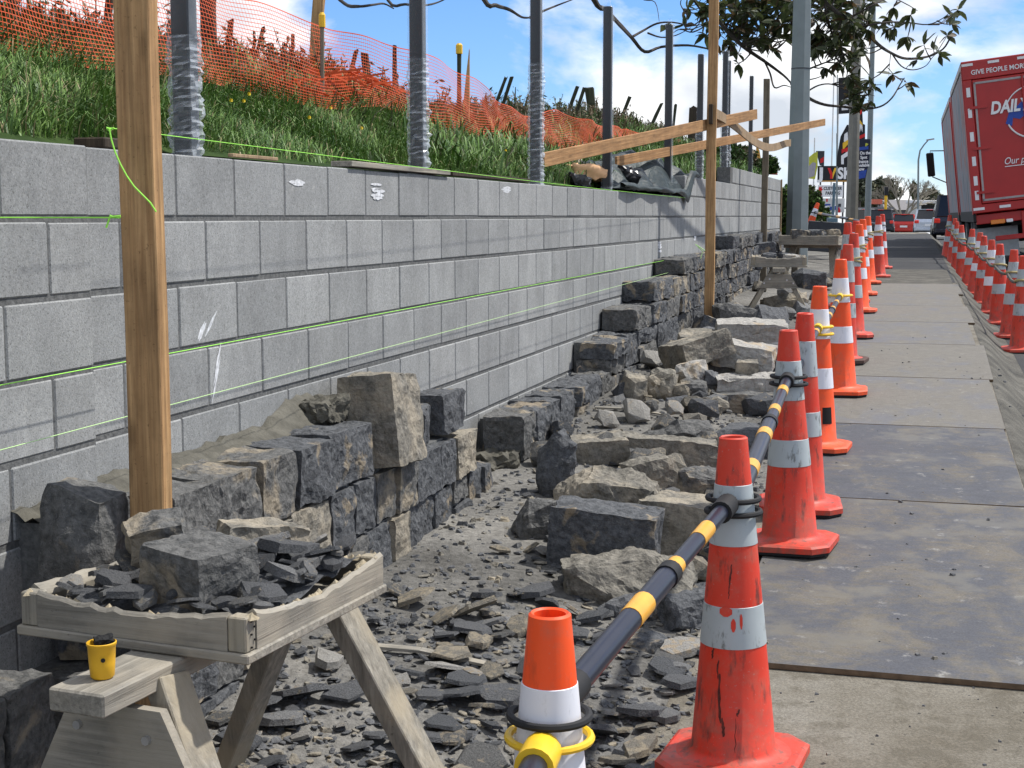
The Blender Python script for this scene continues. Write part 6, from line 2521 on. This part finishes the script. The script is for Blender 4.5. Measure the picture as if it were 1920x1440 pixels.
CL = [(1310, 30, 26), (1350, 20, 42), (1390, 25, 42), (1422, 40, 46), (1395, 70, 30), (1372, 96, 16), (1330, 76, 16), (1362, 55, 24), (1286, 40, 10), (1452, 18, 42), (1482, 45, 30), (1530, 20, 30), (1548, 60, 40), (1580, 28, 46),
      (1602, 68, 42), (1562, 95, 34), (1600, 102, 28), (1546, 132, 12), (1586, 165, 26), (1602, 186, 20), (1632, 165, 20), (1640, 190, 15), (1612, 160, 18), (1666, 142, 9), (1694, 148, 11), (1652, 50, 18), (1672, 28, 18), (1690, 50, 14), (1702, 18, 14),
      (1722, 76, 14), (1745, 82, 14), (1770, 36, 18), (1787, 18, 10), (1782, 72, 15), (1770, 100, 14), (1722, 112, 9), (1700, 62, 9), (1392, 112, 10), (1500, 76, 22), (1440, 70, 24), (1520, 100, 18), (1335, 5, 30), (1415, 5, 36), (1490, 8, 34), (1558, 5, 34), (1620, 10, 26), (1630, 45, 16), (1250, 47, 6)]
LEAFM = None
lb = MB()
# one leaf: 0.12 m, folded along the midrib
lv = [(0, 0, 0), (0.022, 0.035, 0.007), (0.026, 0.065, 0.008), (0.013, 0.1, 0.004), (0, 0.125, -0.006), (-0.013, 0.1, 0.004), (-0.026, 0.065, 0.008), (-0.022, 0.035, 0.007), (0, 0.04, 0), (0, 0.085, -0.001)]
lf = [(0, 1, 8), (1, 2, 9, 8), (2, 3, 9), (3, 4, 9), (4, 5, 9), (5, 6, 9), (6, 7, 8, 9), (7, 0, 8)]
LEAF_A = mesh('leaf', lv, lf, MAT['leaf'], True)
LEAF_B = mesh('leaf', lv, lf, MAT['leaf_brown'], True)
crown = MB()
rr = random.Random(31)
leaves = []
for cx, cy, cr in CL:
    nw = max(1, int(cr * cr / 120))
    for w_ in range(nw):
        an, r_ = rr.uniform(0, 6.28), cr * math.sqrt(rr.random())
        wc = tp(cx + r_ * math.cos(an), cy + r_ * math.sin(an), KT * (YT + rr.uniform(-0.45, 0.45)))
        near_b = min(branch_pts, key=lambda q_: (q_ - wc).length)
        dirn = (wc - near_b)
        if dirn.length > 0.1:
            m_ = (wc + near_b) / 2 - Vector((0, 0, 0.08 * dirn.length))
            tb = MB()
            crown.tube([near_b - T0, m_ - T0, wc - T0], [0.016, 0.012, 0.008], 4, 1)
        axis = dirn.normalized() if dirn.length > 1e-3 else Vector((0, 0, -1))
        for q in range(rr.randint(4, 8)):
            d = (axis * rr.uniform(0.2, 0.9) + Vector((rr.uniform(-1, 1), rr.uniform(-1, 1), rr.uniform(-1.1, 0.55)))).normalized()
            sc = KT * rr.uniform(0.65, 1.15)
            quat = d.to_track_quat('Y', 'Z')
            roll = Matrix.Rotation(rr.uniform(-0.9, 0.9), 4, 'Y')
            leaves.append((Matrix.Translation(wc - T0) @ quat.to_matrix().to_4x4() @ roll @ Matrix.Scale(sc, 4), sc))
rr.shuffle(leaves)
for i, (mx_, sc) in enumerate(leaves):
    brown = rr.random() < 0.14
    if i < 300:
        o = obj('leaf', LEAF_B if brown else LEAF_A, tree)
        o.matrix_local = mx_
    else:
        crown.add(lv, lf, 2 if brown else 0, mx_)
o = crown.obj('crown', [MAT['leaf'], MAT['bark'], MAT['leaf_brown']], tree)
o['kind'] = 'stuff'


# ================================================================== HEDGES, BUSHES AND FAR TREES
def bush(name, px, py, Y, wpx, hpx, N, mats, label, leaf=0.05, cat='bush', dep=None, trunk=None, seed=1, base=None, lump=0.35):
    rr = random.Random(seed)
    c = at(px, py, Y)
    rx, rz_ = wpx * Y / F / 2, hpx * Y / F / 2
    ry = dep if dep else rx * 0.8
    gz_ = base if base is not None else c.z - rz_
    e = empty(name, (c.x, c.y, gz_), 0, label, cat)
    o_ = Vector(e.location)
    b = MB()
    for i in range(N):
        while True:
            v = Vector((rr.uniform(-1, 1), rr.uniform(-1, 1), rr.uniform(-1, 1)))
            L_ = v.length
            lim = 0.78 + lump * noise.noise(v.normalized() * 2.1 + Vector((seed, 0, 0))) + 0.15 * noise.noise(v.normalized() * 6 + Vector((seed, 5, 0)))
            if L_ < lim and rr.random() < 0.25 + L_:
                break
        p = c + Vector((v.x * rx, v.y * ry, v.z * rz_)) - o_
        l = Vector((rr.uniform(-1, 1), rr.uniform(-1, 1), rr.uniform(-.7, .7))).normalized() * leaf * rr.uniform(0.6, 1.3)
        wv_ = l.cross(Vector((rr.uniform(-1, 1), rr.uniform(-1, 1), rr.uniform(-1, 1)))).normalized() * l.length * 0.5
        b.add([p - l, p + wv_, p + l, p - wv_], [(0, 1, 2, 3)], rr.randrange(len(mats)))
    b.obj('crown' if cat == 'tree' else 'foliage', mats, e)
    b = MB()
    tr_r = trunk if trunk else rx * 0.06
    b.tube([(0, 0, 0), (0.02, 0, (c.z - gz_) * 0.6), (0, 0.02, (c.z - gz_) * 1.1)], [tr_r, tr_r * 0.7, tr_r * 0.4], 6)
    for q in range(6):
        an = q * 1.05
        b.tube([(0, 0, (c.z - gz_) * 0.6), (math.cos(an) * rx * .5, math.sin(an) * ry * .5, (c.z - gz_) * (0.9 + 0.2 * (q % 3)))], [tr_r * .5, tr_r * .2], 4)
    b.obj('trunk' if cat == 'tree' else 'stem', MAT['bark'], e, True)
    return e


HM = [MAT['hedge'], MAT['grass_dark'], MAT['weed']]
bush('bush', 1345, 290, 21, 110, 62, 2600, HM, 'dark green bush on the bank behind the far timber upright', 0.045, seed=3)
bush('bush', 1300, 292, 19, 80, 50, 1700, HM, 'green bush on the bank left of the far timber upright', 0.045, seed=4)
bush('bush', 1395, 298, 24, 60, 54, 1500, [MAT['hedge'], MAT['weed_dry'], MAT['weed']], 'olive bush behind the slim dark steel post', 0.05, seed=5)
bush('bush', 1440, 310, 27, 50, 40, 900, HM, 'small bush behind the grey stake', 0.05, seed=6)
for i, (px, py, Y, w, h, lab) in enumerate(((1472, 392, 27.5, 34, 110, 'green hedge plant just past the end of the wall'), (1478, 430, 26.3, 26, 90, 'low hedge plant at the foot of the light pole'),
                                            (1526, 395, 33, 46, 90, 'hedge slope right of the light pole, lower part'), (1545, 415, 36, 44, 60, 'low grassy hedge below the sign boards'))):
    bush('hedge_plant', px, py, Y, w, h, 1500, [MAT['hedge'], MAT['grass_mid'], MAT['weed']], lab, 0.055, 'hedge', seed=20 + i, lump=0.2)
bush('hedge_plant', 1512, 372, 55, 44, 60, 1600, [MAT['weed'], MAT['weed_dry'], MAT['hedge']], 'brown green shrub mass behind the hedge slope', 0.08, 'hedge', seed=28, lump=0.25)
# trees beyond the crossing
FT = [MAT['far_leaf'], MAT['far_leaf_dark']]
bush('far_tree', 1655, 358, 165, 78, 62, 2600, FT, 'broad olive brown tree behind the traffic light', 0.24, 'tree', trunk=0.25, seed=41, base=at(1655, 430, 165).z)
bush('far_tree', 1622, 385, 150, 60, 52, 1700, [MAT['far_leaf_dark'], MAT['weed']], 'dark tree mass behind the slim grey pole', 0.22, 'tree', trunk=0.25, seed=42, base=at(1622, 430, 150).z)
bush('far_tree', 1742, 374, 175, 62, 44, 1500, FT, 'low yellowish tree behind the white carport', 0.22, 'tree', trunk=0.2, seed=43, base=at(1742, 430, 175).z)
bush('conifer', 1714, 358, 170, 20, 42, 700, [MAT['far_leaf'], MAT['hedge']], 'small pointed conifer right of the bare tree', 0.18, 'tree', trunk=0.15, seed=44, base=at(1714, 420, 170).z)
bush('far_tree', 1612, 350, 140, 36, 60, 900, [MAT['far_leaf_dark']], 'dark conifer behind the navy banner', 0.2, 'tree', trunk=0.2, seed=45, base=at(1612, 430, 140).z)
# bare tree
bt = at(1694, 405, 145)
bare = empty('bare_tree', (bt.x, bt.y, at(1694, 425, 145).z), 0, 'leafless pale branching tree behind the red car', 'tree')
b = MB()
tw = MB()
rr = random.Random(9)


def grow(p, d, L_, r_, lev):
    q = p + d * L_
    (b if lev < 3 else tw).tube([p, p.lerp(q, .5) + Vector((rr.uniform(-.05, .05), 0, rr.uniform(-.05, .05))) * L_, q], [r_, r_ * .85, r_ * .7], 5 if lev < 3 else 3, 0, False)
    if lev >= 6:
        return
    for i in range(rr.choice([2, 3, 3]) if lev < 5 else 3):
        nd = (d + Vector((rr.uniform(-1, 1), rr.uniform(-.8, .8), rr.uniform(-.35, .6))) * (0.62 if lev else 0.7)).normalized()
        grow(q, nd, L_ * rr.uniform(0.64, 0.86), max(r_ * 0.66, 0.014), lev + 1)


for a_ in (-0.75, -0.25, 0.3, 0.8):
    grow(Vector((0, 0, 0.6)), Vector((a_, rr.uniform(-.4, .4), 1.0)).normalized(), 1.35, 0.15, 1)
b.tube([(0, 0, -1.0), (0, 0, 0.75)], [0.26, 0.2], 8)
b.obj('trunk', MAT['far_bark'], bare, True)
tw.obj('twigs', MAT['far_bark'], bare)

# ================================================================== TRUCK AND TRAILER
TY, TR = R(-15.2), R(-6.6)
rotm = Euler((0, TR, TY)).to_matrix()
BT = 4.15
tgt = at(1801, 117, 30.0)
org = tgt - rotm @ Vector((-1.25, 0, BT))
truck = empty('box_truck', org, 0, 'red freight truck and trailer with silver curtain sides parked on the road', 'truck')
truck.rotation_euler = (0, TR, TY)
RB = 1.12     # floor of the box


def tbox(c, s, m, nm, bev=0.01, par=None):
    b = MB()
    b.box(c, s)
    return b.obj(nm, m, par if par else truck, False, bev)


def box_unit(y0, y1, top):
    tbox((0, (y0 + y1) / 2, (RB + top) / 2), (2.40, y1 - y0 - 0.1, top - RB - 0.06), MAT['truck_dark'], 'cargo_box')
    tbox((0, (y0 + y1) / 2, top - 0.02), (2.5, y1 - y0, 0.05), MAT['trim_grey'], 'roof')
    for sx in (-1, 1):
        vs, fs = [], []
        n = 120
        for i in range(n + 1):
            f_ = i / n
            y = y0 + 0.16 + (y1 - y0 - 0.32) * f_
            o_ = 0.018 * math.sin(f_ * 46) * (0.4 + 0.6 * math.sin(f_ * 9) ** 2)
            for q in range(6):
                z = RB - 0.02 + (top - 0.14 - RB) * q / 5
                vs.append((sx * (1.235 + o_ * math.sin(q / 5 * math.pi) ** .5), y, z))
        for i in range(n):
            for q in range(5):
                a = i * 6 + q
                fs.append((a, a + 6, a + 7, a + 1))
        obj('side_curtain', fix_normals(mesh('side_curtain', vs, fs, MAT['curtain'], True)), truck)
        tbox((sx * 1.225, (y0 + y1) / 2, top - 0.085), (0.06, y1 - y0, 0.10), MAT['trim_grey'], 'top_rail')
        tbox((sx * 1.225, (y0 + y1) / 2, RB - 0.13), (0.055, y1 - y0, 0.24), MAT['truck_dark'], 'skirt')
        for yy in (y0 + 0.085, y1 - 0.085):
            tbox((sx * 1.222, yy, (RB + top) / 2 - 0.1), (0.075, 0.165, top - RB - 0.02), MAT['truck_red'], 'corner_post')


box_unit(0.0, 7.3, BT)
box_unit(8.4, 17.0, BT - 0.05)
# rear frame and doors
tbox((0, -0.012, BT - 0.19), (2.5, 0.05, 0.375), MAT['truck_red'], 'rear_header')
for sx in (-1, 1):
    tbox((sx * 1.16, -0.014, (RB + BT - 0.38) / 2), (0.18, 0.05, BT - 0.38 - RB), MAT['truck_red'], 'rear_post')
    d_ = tbox((sx * 0.535, -0.005, (RB + 0.12 + BT - 0.39) / 2), (1.05, 0.05, BT - 0.39 - RB - 0.12), MAT['truck_red'], 'rear_door')
    x0, x1 = (-1.04, -0.03) if sx < 0 else (0.03, 1.04)
    z0, z1 = RB + 0.17, BT - 0.44
    for c, s in (((x0 + 0.02, z0 / 2 + z1 / 2), (0.04, z1 - z0)), ((x1 - 0.015, z0 / 2 + z1 / 2), (0.03, z1 - z0)), (((x0 + x1) / 2, z1 - 0.02), (x1 - x0, 0.04)), (((x0 + x1) / 2, z0 + 0.02), (x1 - x0, 0.04))):
        b = MB()
        b.box((c[0], -0.038, c[1]), (s[0], 0.012, s[1]))
        b.obj('trim', MAT['trim_grey'] if s[0] != 0.03 else MAT['truck_red'], d_)
    for zz in (RB + 0.35, RB + 1.25, BT - 0.95):
        b = MB()
        b.box((sx * 0.98, -0.05, zz), (0.34, 0.03, 0.055))
        b.obj('hinge', MAT['truck_red'], d_)
    b = MB()
    b.tube([(sx * 0.10, -0.07, RB + 0.2), (sx * 0.10, -0.07, BT - 0.42)], 0.022, 8)
    b.obj('lock_rod', MAT['truck_red'], d_, True)
for zz in (1.42, 1.72, 2.12, 2.62, 3.1, 3.52):
    for sx in (-1, 1):
        tbox((sx * 1.15, -0.043, zz), (0.075, 0.008, 0.19), MAT['white'], 'reflector', 0)
for xx in (-1.13, -0.62, -0.05, 0.55, 1.1):
    tbox((xx, -0.042, BT - 0.075), (0.22, 0.008, 0.05), MAT['white'], 'reflector', 0)
    tbox((xx, -0.045, RB + 0.02), (0.22, 0.008, 0.055), MAT['white'], 'reflector', 0)
tbox((0, -0.012, RB + 0.02), (2.5, 0.055, 0.17), MAT['truck_red'], 'sill')
text('GIVE PEOPLE MORE THAN THEY EXPECT', 0.135, MAT['white'], truck, (-1.07, -0.045, BT - 0.285), bold=0.002, sx=0.92)
text('DAILY', 0.34, MAT['white'], truck, (-0.76, -0.062, 3.03), shear=0.22, bold=0.012, sx=0.78)
text('FREIGHT', 0.34, MAT['white'], truck, (0.06, -0.062, 3.03), shear=0.22, bold=0.012, sx=0.72)
text('Our people make the difference', 0.20, MAT['white'], truck, (-0.58, -0.052, 1.98), shear=0.3, sx=0.82)
b = MB()
b.prism([(-0.56, 1.93), (1.0, 1.93), (1.0, 1.945), (-0.56, 1.945)], -0.05, -0.046)
fix_normals(b.obj('underline', MAT['white'], truck).data)
b = MB()
b.prism([(-0.48, 2.80), (-0.40, 3.02), (-0.22, 3.14), (-0.02, 3.32), (0.18, 3.40), (0.32, 3.28), (0.25, 3.12), (0.12, 3.0), (0.05, 2.86), (-0.08, 2.94), (-0.2, 2.86), (-0.33, 2.9), (-0.36, 2.74)], -0.045, -0.036)
fix_normals(b.obj('logo_map', MAT['blue'], truck).data)
b = MB()
arc = [(0.05 + 0.52 * math.cos(a_), -0.047, 2.98 + 0.52 * math.sin(a_)) for a_ in np.linspace(1.2, 2.75, 16)]
b.tube(arc, 0.014, 6)
arc = [(0.05 + 0.52 * math.cos(a_), -0.047, 2.98 + 0.52 * math.sin(a_)) for a_ in np.linspace(3.55, 5.4, 16)]
b.tube(arc, 0.018, 6)
b.obj('logo_ring', MAT['white'], truck, True)
# underride, lights, flaps, wheels
tbox((0, 0.1, 0.92), (2.4, 0.10, 0.20), MAT['truck_red'], 'bumper_beam')
tbox((0.0, 0.05, 0.50), (1.7, 0.10, 0.10), MAT['truck_red'], 'underride_bar')
for xx in (-0.25, 0.25):
    tbox((xx, 0.06, 0.73), (0.13, 0.08, 0.56), MAT['truck_red'], 'underride_post')
for sx in (-1, 1):
    tbox((sx * 0.78, 0.03, 0.84), (0.28, 0.05, 0.09), MAT['amber'], 'tail_lamp')
    tbox((sx * 0.55, 0.03, 0.84), (0.13, 0.05, 0.07), MAT['white'], 'reverse_lamp')
    tbox((sx * 0.80, 0.55, 0.42), (0.86, 0.02, 0.62), MAT['grey_flap'], 'mudflap', 0.008)
    for yy in (1.3, 2.5, 5.6, 10.0, 11.3, 15.9):
        b = MB()
        b.tube([(sx * 0.68, yy, 0.5), (sx * 0.72, yy, 0.5), (sx * 1.16, yy, 0.5), (sx * 1.2, yy, 0.5)], [0.44, 0.5, 0.5, 0.44], 20)
        w_o = b.obj('wheel', MAT['rubber'], truck)
        b = MB()
        b.tube([(sx * 1.10, yy, 0.5), (sx * 1.205, yy, 0.5)], [0.28, 0.25], 14)
        b.obj('rim', MAT['galv'], w_o)
tbox((0, 8.5, 0.85), (1.0, 16.5, 0.25), MAT['truck_dark'], 'chassis')
tbox((0, 3.9, 0.72), (2.2, 1.1, 0.5), MAT['truck_dark'], 'tool_locker')
b = MB()
b.prism([(-1.2, 0.9), (1.2, 0.9), (1.2, 2.9), (0.95, 3.35), (-0.95, 3.35), (-1.2, 2.9)], 17.4, 19.3)
fix_normals(b.obj('cab', MAT['truck_red'], truck, False, 0.05).data)
for sx in (-1, 1):
    tbox((sx * 1.205, 18.4, 2.35), (0.02, 1.0, 0.7), MAT['glass_dark'], 'cab_window')
    tbox((sx * 1.66, 18.6, 2.75), (0.24, 0.14, 0.78), MAT['black'], 'mirror', 0.03)
    b = MB()
    b.tube([(sx * 1.2, 18.6, 3.15), (sx * 1.64, 18.6, 3.2), (sx * 1.64, 18.6, 3.0)], 0.02, 6)
    b.tube([(sx * 1.2, 18.6, 2.1), (sx * 1.64, 18.6, 2.35)], 0.02, 6)
    b.obj('mirror_arm', MAT['black'], truck, True)


# ================================================================== CARS
def car(px, Y, body, label, rz=R(-15.2), L_=4.1, W=1.74, H=1.46, z=None, wagon=False):
    c = at(px, 405, Y)
    gz_ = ground_z(c.x, c.y) if z is None else z
    e = empty('parked_car', (c.x, c.y, gz_), rz, label, 'car')

    def loft(secs, m, nm, par=e):
        vs, fs = [], []
        for (y, hw, z0, z1, tw_) in secs:
            vs += [(-hw * .96, y, z0), (hw * .96, y, z0), (hw, y, z0 + (z1 - z0) * .35), (hw * tw_, y, z1 - 0.05), (hw * tw_ * .9, y, z1), (-hw * tw_ * .9, y, z1), (-hw * tw_, y, z1 - 0.05), (-hw, y, z0 + (z1 - z0) * .35)]
        for i in range(len(secs) - 1):
            for q in range(8):
                q2 = (q + 1) % 8
                fs.append((i * 8 + q, i * 8 + q2, i * 8 + 8 + q2, i * 8 + 8 + q))
        fs.append(tuple(range(7, -1, -1)))
        fs.append(tuple((len(secs) - 1) * 8 + q for q in range(8)))
        return obj(nm, fix_normals(mesh(nm, vs, fs, m, False)), par)
    h = W / 2
    loft([(-L_ / 2, h * .86, .38, .78, .97), (-L_ / 2 + .08, h * .96, .26, .95, .97), (-L_ / 2 + .7, h, .2, .98, .96), (0, h, .2, .97, .96), (L_ / 2 - 1.0, h, .2, .93, .95), (L_ / 2 - .2, h * .95, .24, .78, .94), (L_ / 2, h * .8, .34, .68, .92)], body, 'body')
    rb = -L_ / 2 + (0.12 if wagon else 0.25)
    loft([(rb, h * .93, .92, 1.0, .95), (rb + .34, h * .90, .94, H - .03, .84), (rb + 1.0, h * .92, .94, H, .84), (0.55, h * .92, .93, H - .03, .84), (1.25, h * .93, .90, 0.96, .95)], MAT['glass_dark'], 'windows')
    b = MB()
    for (ya, za, yb, zb3, wd) in ((rb + .36, H + 0.004, 0.5, H - .01, h * .76),):
        b.box((0, (ya + yb) / 2, (za + zb3) / 2 + 0.004), (wd * 2, yb - ya + .1, 0.03))
    b.obj('roof', body, e, False, 0.012)
    for sx in (-1, 1):
        b = MB()
        b.bar((sx * h * .87, rb + 0.02, .95), (sx * h * .76, rb + .36, H - .02), 0.09, 0.05)
        b.obj('rear_pillar', body, e)
        b = MB()
        b.box((sx * h * .80, -L_ / 2 + .05, .80), (0.24, 0.14, 0.18))
        b.obj('tail_light', MAT['tail'], e, False, 0.02)
        for yy in (-L_ / 2 + .75, L_ / 2 - .8):
            b = MB()
            b.tube([(sx * (h - .2), yy, .31), (sx * (h + .005), yy, .31)], [.31, .30], 16)
            wo = b.obj('wheel', MAT['rubber'], e)
            b = MB()
            b.tube([(sx * (h - .03), yy, .31), (sx * (h + .012), yy, .31)], [.2, .18], 10)
            b.obj('rim', MAT['galv'], wo)
    b = MB()
    b.box((0, -L_ / 2 - .005, .62), (0.5, 0.03, 0.13))
    b.obj('number_plate', MAT['white'], e)
    b = MB()
    b.box((0, -L_ / 2 + .02, .38), (W * .86, 0.12, 0.16))
    b.obj('rear_bumper', body, e, False, 0.03)
    b = MB()
    b.box((0, rb + .30, H - 0.015), (0.36, 0.05, 0.035))
    b.obj('brake_light', MAT['tail'], e)
    return e


car(1695, 103, MAT['car_red'], 'red hatchback seen from behind waiting past the crest')
car(1742, 84, MAT['car_silver'], 'silver blue car right of the red hatchback', H=1.5)
car(1652, 95, MAT['car_dark'], 'dark wagon left of the red hatchback', H=1.6, wagon=True)
car(1664, 112, MAT['car_white'], 'white car half hidden behind the dark wagon', H=1.5)
car(1790, 62, MAT['car_dark'], 'dark four wheel drive mostly hidden behind the front of the truck', H=1.85, W=1.9, L_=4.7, wagon=True)
car(1622, 118, MAT['car_white'], 'white van behind the slim grey pole', H=2.1, W=1.9, L_=4.8, wagon=True)

# ================================================================== BUILDINGS ACROSS THE CROSSING
def place(px, Y):
    c = at(px, 405, Y)
    return c, at(px, 425, Y).z


c, z0 = place(1735, 150)
e = empty('carport', (c.x, c.y, z0), 0, 'low white carport building beside the truck', 'building')
H1 = at(1735, 379, 150).z - z0
b = MB()
b.box((-1.15, 0, H1 / 2), (0.55, 3, H1))
b.obj('wall', MAT['offwhite'], e)
b = MB()
b.box((1.0, 1.5, H1 / 2 - .1), (4.4, 0.15, H1 - .3))
b.obj('back_wall', MAT['charcoal'], e)
b = MB()
b.box((1.0, 0, H1 + 0.02), (5.2, 3.4, 0.30))
b.obj('roof', MAT['white'], e, False, 0.03)
c, z0 = place(1690, 158)
e = empty('house', (c.x, c.y, z0), 0, 'grey roofed low house behind the bare tree', 'building')
b = MB()
b.box((0, 0, 0.9), (4.2, 5, 1.8))
b.obj('wall', MAT['roof_grey'], e)
b = MB()
b.add([(-2.6, -2.8, 1.8), (2.6, -2.8, 1.8), (2.6, 2.8, 1.8), (-2.6, 2.8, 1.8), (-2.2, 0, 2.9), (2.2, 0, 2.9)], [(0, 1, 5, 4), (2, 3, 4, 5), (1, 2, 5), (3, 0, 4), (3, 2, 1, 0)])
b.obj('roof', plain('house_roof', (0.20, 0.19, 0.19), 0.8), e)
for xx in (-1.3, 0.2, 1.4):
    b = MB()
    b.box((xx, -2.52, 1.15), (0.9, 0.05, 0.7))
    wv2 = b.obj('window', MAT['white'], e)
    b = MB()
    b.box((xx, -2.56, 1.15), (0.74, 0.03, 0.56))
    b.obj('pane', MAT['glass_dark'], wv2)
c, z0 = place(1628, 140)
e = empty('shop_building', (c.x, c.y, z0), 0, 'low white building behind the poles with small windows', 'building')
b = MB()
b.box((0, 0, 0.85), (3.6, 3, 1.7))
b.obj('wall', MAT['white'], e)
b = MB()
b.box((0, -0.1, 1.78), (4.0, 3.6, 0.14))
b.obj('roof', MAT['roof_grey'], e)
for xx in (-1.3, -0.5, 0.3, 1.1):
    b = MB()
    b.box((xx, -1.53, 0.95), (0.42, 0.05, 0.5))
    b.obj('window', MAT['glass_dark'], e)
# traffic light
c, z0 = place(1660, 125)
e = empty('traffic_light', (c.x, c.y, z0), 0, 'yellow traffic light post with dark signal heads', 'traffic light')
b = MB()
hp = at(1660, 366, 125).z - z0
b.tube([(0, 0, 0), (0, 0, hp)], 0.12, 8)
b.obj('post', MAT['yellow'], e)
b = MB()
b.box((0, -0.05, hp + 0.35), (0.32, 0.25, 0.75))
b.obj('signal_head', MAT['sign_black'], e, False, 0.03)
b = MB()
b.box((-0.75, 0.1, hp - 0.55), (0.9, 0.3, 0.42))
b.obj('warning_panel', plain('faded_orange', (0.62, 0.16, 0.10), 0.6), e)
